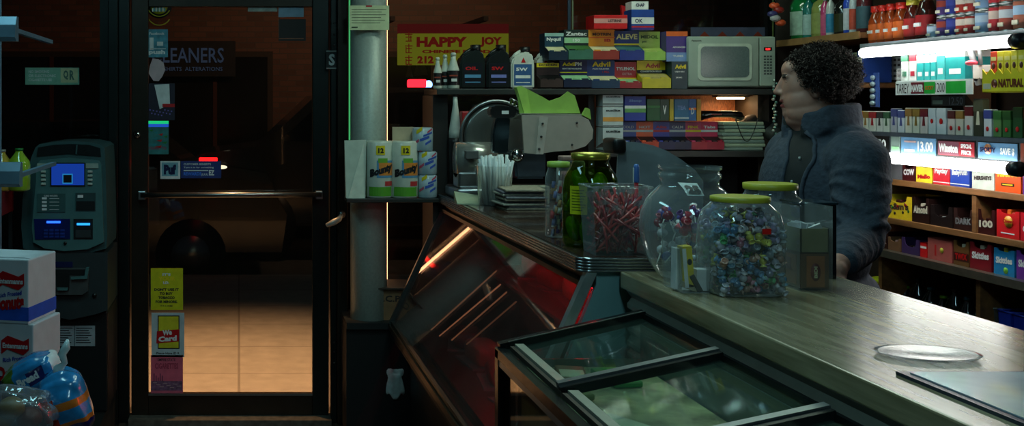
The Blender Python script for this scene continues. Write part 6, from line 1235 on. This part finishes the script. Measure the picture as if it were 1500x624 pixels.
sbottle('slim teal bottle with pale label beside the green mouthwash', 1172, 1181, .20, (30,120,110), (170,200,195), (40,60,60))
sbottle('wide olive bottle with red lettering on the brown shelf', 1182, 1198, .20, (140,150,80), (150,160,90), (150,160,110))
sbottle('slim pink bottle on the brown shelf', 1199, 1206, .18, (200,70,120), (210,90,130), (220,220,220))
sbottle('slim white and blue bottle on the brown shelf', 1207, 1214, .18, (200,205,200), (60,140,180), (220,220,210))
sbottle('black bottle on the brown shelf', 1216, 1230, .17, (24,26,24), (50,54,30), (30,30,30))
sbottle('blue and white bottle with red patch on the brown shelf', 1232, 1240, .20, (50,80,190), (200,205,215), (60,90,190))
sbottle('white and red bottle near the orange jars', 1241, 1248, .19, (190,200,205), (200,80,60), (200,60,50))
sbottle('dark red bottle near the orange jars', 1249, 1262, .20, (90,40,44), (60,90,100), (60,60,60))
for k, (a0, a1, h, c, lb_) in enumerate([(1228,1234,.10,(120,130,130),'slim grey box'),(1239,1247,.125,(30,140,160),'teal booklet box'),(1248,1253,.125,(150,160,120),'thin cream box'),(1254,1262,.13,(30,60,130),'dark blue box')]):
    y1, y0 = yr(a0), yr(a1); s = MB(); s.box(0, y1-y0-.002, 0, .12, 0, h, mat(c, .4), .001); s.box(.004,y1-y0-.006,-.001,0,h*.6,h*.8,crm); o = s.build('upright_box', loc=(XF+.005, y1, 1.682)); o.rotation_euler = (0,0,R90); tag(o, '%s standing on the board behind the hair' % lb_, 'box')
# things on the bottom shelf
r = T('candy_jar', 'jar with bright yellow lid on the dark bottom shelf behind the man', 'jar', (2.68, yr(1302, 2.68), .72)); H = zr(1302, 408, 2.68)-.72
s = MB(); s.lathe([(.06,0),(.068,.01),(.068,H*.8),(.055,H*.9)], mat((40,44,40), .15, coat=.5), n=28); s.build('jar_body', r); s = MB(); s.lathe([(.062,H*.88),(.063,H),(.058,H)], mat((200,205,30), .4), n=28); s.build('lid', r)
for k in range(7):
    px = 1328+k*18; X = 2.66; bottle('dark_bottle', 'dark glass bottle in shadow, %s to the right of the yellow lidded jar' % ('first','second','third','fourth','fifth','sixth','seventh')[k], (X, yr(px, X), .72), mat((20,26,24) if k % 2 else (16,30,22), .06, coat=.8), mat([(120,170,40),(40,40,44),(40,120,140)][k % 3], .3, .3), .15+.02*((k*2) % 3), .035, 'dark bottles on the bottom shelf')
for k, (a0, a1, m, lb_) in enumerate([(1440,1456,glass('bin_frost',(.5,.5,.5),.2,4,haze=.3,hazecol=(.3,.28,.26)),'cloudy clear plastic bin with orange bits on the bottom shelf'),(1462,1480,mat((30,60,190),.4),'bright blue plastic bin, left of two'),(1484,1500,mat((24,50,170),.4),'bright blue plastic bin, right of two')]):
    X = 2.60; y1, y0 = yr(a0, X), yr(a1, X); w = y1-y0; r = T('plastic_bin', lb_, 'bin', (X, y1, .72), R90); s = MB(); h = .17
    frust(s, w*.46, .08, 0, w*.5, .09, h, m); s.quad((-w*.46,-.08,.001),(w*.92,0,0),(0,.16,0), m); bmesh.ops.translate(s.bm, vec=(w/2, .09, 0), verts=s.bm.verts)
    s.tube([(0,0,h),(w,0,h),(w,.18,h),(0,.18,h),(0,0,h)], .004, m, 6); s.build('bin_body', r)
    for q in range(5): p_ = MB(); p_.box(w*(.12+.15*q), w*(.24+.15*q), .03, .15, .003, h*.7, [orange, mar, crm][q % 3], .003); p_.build('content', r)
# ================================================================ PERSON
from mathutils.bvhtree import BVHTree
def remesh(parts, vox, name, smooth_it=6, fac=.6):
    bm = bmesh.new()
    for P_ in parts:
        if P_[0] == 'e':
            _, c, rr_, M = P_; tb = bmesh.new(); bmesh.ops.create_icosphere(tb, subdivisions=4, radius=1)
            for v in tb.verts:
                q = Vector((v.co.x*rr_[0], v.co.y*rr_[1], v.co.z*rr_[2])); v.co = Vector(c)+(M @ q if M is not None else q)
        else:
            _, p0, p1, r0, r1 = P_; tb = bmesh.new(); p0 = Vector(p0); p1 = Vector(p1); bmesh.ops.create_icosphere(tb, subdivisions=3, radius=1); d = p1-p0; L = d.length; dn_ = d.normalized()
            cc_ = [v.co.copy() for v in tb.verts]
            for v, c0 in zip(tb.verts, cc_):
                v.co = p0+c0*r0 if c0.dot(dn_) <= 0 else p1+c0*r1
        me_ = bpy.data.meshes.new('t'); tb.to_mesh(me_); tb.free(); bm.from_mesh(me_); bpy.data.meshes.remove(me_)
    me = bpy.data.meshes.new(name+'_src'); bm.to_mesh(me); bm.free(); o = bpy.data.objects.new('t', me); C.objects.link(o)
    m = o.modifiers.new('r', 'REMESH'); m.mode = 'VOXEL'; m.voxel_size = vox; m.use_smooth_shade = True
    if smooth_it: q = o.modifiers.new('s', 'SMOOTH'); q.factor = fac; q.iterations = smooth_it
    dg = bpy.context.evaluated_depsgraph_get(); dg.update(); res = bpy.data.meshes.new_from_object(o.evaluated_get(dg)); bpy.data.objects.remove(o); bpy.data.meshes.remove(me); res.name = name
    for p_ in res.polygons: p_.use_smooth = True
    return res
PX, PY = 2.03, 3.85
person = T('person', 'person with curly dark hair in a grey blue fleece behind the counter, looking left', 'person', (PX, PY, 0))
HC = Vector((1.995, 3.82, 1.655)); Fv = Vector((-.883,.47,0)).normalized(); Lv = Vector((0,0,1)).cross(Fv); MH = Matrix((Fv, Lv, Vector((0,0,1)))).transposed()
HS = 1.06
def hp(a_, b_, c_): return HC-Vector((PX,PY,0))+MH @ (Vector((a_, b_, c_))*HS)
def he(c, r_, rot=None): return ('e', hp(*c), tuple(v*HS for v in r_), MH @ rot if rot is not None else MH)
def hc(p0, p1, r0, r1): return ('c', hp(*p0), hp(*p1), r0*HS, r1*HS)
RyM = lambda d: Matrix.Rotation(math.radians(d), 3, 'Y')
L_ = lambda x, y, z: Vector((x-PX, y-PY, z))
body = [he((-.015,0,.03),(.095,.078,.088)), he((.030,0,.0),(.060,.067,.078)), he((.034,0,-.045),(.054,.066,.058)),
 he((.022,.028,-.048),(.058,.045,.056)), he((.022,-.028,-.048),(.058,.045,.056)), he((.062,0,-.088),(.026,.032,.022)),
 he((.014,.028,-.085),(.062,.046,.046)), he((.014,-.028,-.085),(.062,.046,.046)), he((.020,0,-.108),(.060,.062,.038)),
 he((.073,.022,.033),(.016,.028,.010)), he((.073,-.022,.033),(.016,.028,.010)), he((.060,0,.055),(.032,.052,.035)),
 hc((.086,0,.028),(.101,0,-.010),.0075,.0105), he((.104,0,-.017),(.0125,.012,.011)), he((.093,.0125,-.021),(.010,.008,.008)), he((.093,-.0125,-.021),(.010,.008,.008)),
 he((.084,0,-.040),(.011,.026,.014)), he((.090,0,-.0475),(.008,.021,.0055)), he((.087,0,-.064),(.009,.019,.006)), he((.078,0,-.073),(.012,.022,.010)),
 he((.058,.030,.010),(.018,.018,.013)), he((.058,-.030,.010),(.018,.018,.013)),
 he((-.01,.080,-.01),(.018,.009,.030)), he((-.01,-.080,-.01),(.018,.009,.030)),
 hc((-.005,0,-.07),(-.04,0,-.19),.068,.070), hc((.02,0,-.10),(-.01,0,-.15),.055,.055)]
sh = 1.42
body += [('e', L_(2.04,3.85,1.30),(.13,.18,.20),None), ('e', L_(2.0,3.85,1.06),(.17,.19,.20),None), ('e', L_(2.04,3.85,.92),(.15,.18,.12),None),
 ('c', L_(2.05,3.66,sh), L_(2.005,3.57,1.14),.07,.055), ('c', L_(2.005,3.57,1.14), L_(1.845,3.375,1.105),.055,.034),
 ('c', L_(2.05,4.04,sh), L_(2.07,4.10,1.17),.07,.055), ('c', L_(2.07,4.10,1.17), L_(1.93,4.06,.93),.055,.034),
 ('c', L_(2.04,3.76,.90), L_(2.02,3.74,.50),.095,.062), ('c', L_(2.02,3.74,.50), L_(2.05,3.74,.10),.062,.042), ('c', L_(2.04,3.94,.90), L_(2.02,3.96,.50),.095,.062), ('c', L_(2.02,3.96,.50), L_(2.05,3.96,.10),.062,.042)]
def hand(w, d, up, s):   # wrist, direction, thumb side
    w = Vector(w); d = Vector(d).normalized(); up = Vector(up); up = (up-d*up.dot(d)).normalized(); sd = d.cross(up); out = []
    out.append(('c', w, w+d*.03, .030, .030))
    for k in range(4):
        o_ = up*(.030-.020*k); out.append(('c', w+d*.015+o_*.6, w+d*.085+o_, .016, .013))
        k1 = w+d*.085+o_; L = [.034,.040,.037,.028][k]; d2 = (d*.72+sd*s*.7).normalized(); k2 = k1+d2*L; d3 = (d*.1+sd*s).normalized()
        out.append(('c', k1, k2, .0098, .0088)); out.append(('c', k2, k2+d3*L*.75, .0088, .0072))
    t0 = w+d*.02+up*.022; t1 = w+d*.055+up*.050+sd*s*.012; out.append(('c', t0, t1, .014, .011)); out.append(('c', t1, t1+(d*.9+up*.1+sd*s*.4).normalized()*.034, .0105, .008))
    return out
body += hand(L_(1.845,3.375,1.102), (-.52,-.60,-.34), (-.5,.3,.8), 1)
body += hand(L_(1.93,4.06,.93), (-.2,0,-1), (-1,0,0), 1)
bm_ = remesh(body, .0042, 'body', 6, .6)
skin = mat((172,126,110), .5, noise=.10, scale=30, bump=.02); lip = mat((140,66,62), .45); brow = mat((40,26,20), .8); skin.node_tree.nodes['Principled BSDF'].inputs['Subsurface Weight'].default_value = .12; skin.node_tree.nodes['Principled BSDF'].inputs['Subsurface Scale'].default_value = .01
for m in (skin, lip, brow, black): bm_.materials.append(m)
MHi = MH.inverted(); H0 = HC-Vector((PX,PY,0))
for p_ in bm_.polygons:
    q = MHi @ (Vector(p_.center)-H0)/HS
    if q.x > .079 and abs(q.y) < .024 and (-.0525 < q.z < -.0435 or -.0695 < q.z < -.0585): p_.material_index = 1
    if q.x > .072 and abs(q.y) < .018 and -.0585 <= q.z <= -.0525: p_.material_index = 3
    if q.x > .050 and .010 < abs(q.y) < .046 and abs(q.z-(.036-.10*abs(abs(q.y)-.026))) < .0068: p_.material_index = 2
ob = bpy.data.objects.new('body', bm_); C.objects.link(ob); ob.parent = person
for sg in (1, -1):
    s = MB(); c = hp(.0665, sg*.030, .011); s.ball(c, .0125*HS, mat((205,195,185), .25), 16); 
    d_ = (MH @ Vector((1, -sg*.05, -.05))).normalized(); s.lathe([(.0058,0),(.0056,.0007)], mat((50,30,18), .2), c+d_*.01245*HS*.95, 14, d_.to_track_quat('Z','Y').to_matrix().to_4x4()); s.build('eye', person)
    s = MB(); pts = [hp(.0665+.0142*math.cos(t)*math.cos(u), sg*.030+.0142*math.sin(u), .011+.0142*math.sin(t)*math.cos(u)) for t in (math.radians(28),) for u in [math.radians(-60+12*i) for i in range(11)]]
    s.tube(pts, .0022, skin, 6); pts = [hp(.0665+.0138*math.cos(-.45)*math.cos(u), sg*.030+.0138*math.sin(u), .011+.0138*math.sin(-.45)*math.cos(u)) for u in [math.radians(-55+11*i) for i in range(11)]]; s.tube(pts, .0020, skin, 6); s.build('eyelid', person)
# hair: curls rooted on the scalp
rnd = random.Random(77); vs = []; fs = []
def hairline(a_, b_, c_):
    if a_ > .045 and abs(b_) < .085 and c_ < .080: return False
    if c_ > .068: return a_ < .100
    am = (.014+.55*c_) if c_ > 0 else (.008+1.3*c_)
    if abs(b_) < .055 and c_ > .045: am = max(am, .078)
    return a_ < am and c_ > -.085
HCn = Vector((-.026,0,.036)); HR = Vector((.115,.112,.104))
def curl(p, d, L, rad):
    u = d.orthogonal().normalized(); w = d.cross(u); ph = rnd.uniform(0, 6.28); turns = rnd.uniform(1.2, 2.4); n = 8; b0 = len(vs)
    for i in range(n+1):
        t = i/n; c = p+d*(L*t)+(u*math.cos(ph+turns*6.28*t)+w*math.sin(ph+turns*6.28*t))*rad*(.3+t)
        for k in range(3): a_ = 2.094*k; vs.append(hp(*(c+(u*math.cos(a_)+w*math.sin(a_))*.0012)))
    for i in range(n):
        for k in range(3): fs.append((b0+i*3+k, b0+i*3+(k+1) % 3, b0+i*3+3+(k+1) % 3, b0+i*3+3+k))
cnt = 0
while cnt < 5200:
    d = Vector((rnd.gauss(0,1), rnd.gauss(0,1), rnd.gauss(0,1))).normalized(); p = Vector((HCn[i]+HR[i]*d[i]*rnd.uniform(.74,.93) for i in range(3)))
    if not hairline(*p): continue
    dd = (d+Vector((rnd.gauss(0,.35), rnd.gauss(0,.35), rnd.gauss(0,.35)))).normalized(); curl(p, dd, rnd.uniform(.012,.028), rnd.uniform(.003,.006)); cnt += 1
hm = mat((36,22,16), .6, noise=.3, scale=50)
s = MB(); s.raw(vs, fs, hm, True)
tb = bmesh.new(); bmesh.ops.create_icosphere(tb, subdivisions=5, radius=1); rem = []
for v in tb.verts:
    k = .90+.05*math.sin(v.co.x*17+2*v.co.z)*math.sin(v.co.y*19)*math.sin(v.co.z*15+1); v.co = Vector((HCn[i]+HR[i]*v.co[i]*k for i in range(3)))
    if not hairline(*v.co): rem.append(v)
bmesh.ops.delete(tb, geom=rem, context='VERTS')
for v in tb.verts: v.co = hp(*v.co)
s.take(tb, mat((26,16,12), .85, noise=.5, scale=90, bump=1), True); s.build('hair', person)
# jacket
jk = [('e', L_(2.02,3.85,1.30),(.172,.215,.22),None), ('e', L_(1.985,3.85,1.10),(.205,.225,.22),None), ('e', L_(2.03,3.85,.95),(.185,.215,.10),None), ('e', L_(2.09,3.85,1.37),(.125,.21,.155),None), ('c', L_(2.08,3.72,1.45), L_(2.08,3.98,1.45),.075,.075), ('e', L_(2.05,3.85,1.495),(.118,.135,.075),None),
 ('e', L_(2.05,3.65,1.405),(.10,.095,.10),None), ('c', L_(2.05,3.62,1.40), L_(2.01,3.565,1.16),.090,.080), ('c', L_(2.01,3.565,1.155), L_(1.868,3.40,1.11),.078,.052),
 ('e', L_(2.05,4.05,1.405),(.10,.095,.10),None), ('c', L_(2.05,4.08,1.40), L_(2.07,4.10,1.18),.09,.078), ('c', L_(2.07,4.10,1.175), L_(1.945,4.07,.96),.075,.052)]
# collar ring as beads
nc = Vector((2.040-PX, 0, 1.575))
for k in range(20):
    t = 2*math.pi*k/20; t2 = 2*math.pi*(k+1)/20
    if abs(math.degrees(t)-180) < 22: continue
    q = lambda u: Vector((nc.x-.005+.112*math.cos(u), -.016+.110*math.sin(u), nc.z+.006*math.cos(u)-(.020 if math.cos(u) < -.5 else 0)))
    jk.append(('c', q(t)-Vector((0,0,.014)), q(t2)-Vector((0,0,.014)), .014, .014)); jk.append(('c', q(t)+Vector((0,0,.006)), q(t2)+Vector((0,0,.006)), .013, .013)); jk.append(('c', q(t)-Vector((0,0,.036)), q(t2)-Vector((0,0,.036)), .017, .017)); jk.append(('c', q(t)-Vector((0,0,.058)), q(t2)-Vector((0,0,.058)), .017, .017))
# sleeve folds
for k, t in enumerate([.15,.33,.52,.7,.86]):
    p_ = L_(2.05,3.62,1.40).lerp(L_(2.01,3.565,1.16), t); 
    for j in range(7):
        a0 = math.radians(150+j*26+k*14); a1 = a0+math.radians(26); R_f = .088; q = lambda a_: p_+Vector((R_f*math.cos(a_), R_f*math.sin(a_), .02*math.sin(a_*2+k)))
        jk.append(('c', q(a0), q(a1), .008, .008))
for k, t in enumerate([.1,.35,.6,.85]):
    p0_ = L_(2.01,3.565,1.155); p1_ = L_(1.868,3.40,1.11); d_ = (p1_-p0_).normalized(); u_ = d_.orthogonal().normalized(); w_ = d_.cross(u_); p_ = p0_.lerp(p1_, t); R_f = .078-.026*t
    for j in range(12):
        a0 = 2*math.pi*j/12; a1 = a0+2*math.pi/12; q = lambda a_: p_+(u_*math.cos(a_)+w_*math.sin(a_))*R_f+d_*.012*math.sin(a_+k)
        jk.append(('c', q(a0), q(a1), .007, .007))
jm = remesh(jk, .0075, 'jacket', 5, .5)
fl = mat((56,66,80), .9, noise=.22, scale=55, bump=.5); shirt = mat((24,28,30), .8, noise=.3, scale=40)
oc = lambda z: -.03-.09*min(1, max(0, (1.53-z)/.12))
jm.materials.append(fl); jm.materials.append(shirt)
for p_ in jm.polygons:
    c = p_.center; hw_ = .030+.06*max(0, (c.z-1.30))*1.2+.02*max(0, 1.3-c.z)
    if c.x < -.02 and abs(c.y-oc(c.z)) < hw_: p_.material_index = 1
oj = bpy.data.objects.new('jacket', jm); C.objects.link(oj); oj.parent = person
tb = bmesh.new(); tb.from_mesh(jm); bv = BVHTree.FromBMesh(tb)
def surf(y, z):
    h_ = bv.ray_cast(Vector((-1, y, z)), Vector((1, 0, 0))); return h_[0] if h_[0] else None
s = MB()
for sg in (-1, 1):
    pts = []
    for k in range(26):
        z = 1.50-k*.02; hw_ = .030+.06*max(0, z-1.30)*1.2+.02*max(0, 1.3-z); q = surf(oc(z)+sg*hw_, z)
        if q: pts.append(q+Vector((-.002,0,0)))
    s.tube(pts, .007, fl, 8); 
s.build('jacket_edge', person)
s = MB()
for z in (1.41, 1.33, 1.25):
    q = surf(oc(z), z)
    if q: s = MB(); s.cyl(q, q+Vector((-.004,0,0)), .006, mat((150,160,160), .3), n=12); s.build('shirt_button', person)
tb.free()
s = MB(); c = L_(1.868,3.40,1.11); d_ = (L_(1.845,3.375,1.102)-c).normalized(); s.cyl(c-d_*.006, c+d_*.022, .050, fl, .047, 24); s.build('cuff', person)
tr = remesh([('e', L_(2.04,3.85,.92),(.175,.205,.12),None), ('c', L_(2.04,3.76,.88), L_(2.02,3.74,.48),.112,.085), ('c', L_(2.02,3.74,.48), L_(2.05,3.74,.09),.085,.07), ('c', L_(2.04,3.94,.88), L_(2.02,3.96,.48),.112,.085), ('c', L_(2.02,3.96,.48), L_(2.05,3.96,.09),.085,.07)], .012, 'trousers', 4)
tr.materials.append(mat((24,28,36), .8)); o = bpy.data.objects.new('trousers', tr); C.objects.link(o); o.parent = person
for y_ in (3.74, 3.96):
    sm = remesh([('e', L_(1.98,y_,.04),(.13,.048,.04),None), ('e', L_(2.06,y_,.06),(.055,.045,.055),None)], .008, 'shoe', 3)
    for v in sm.vertices: v.co.z = max(0, v.co.z)
    sm.materials.append(black); o = bpy.data.objects.new('shoe', sm); C.objects.link(o); o.parent = person
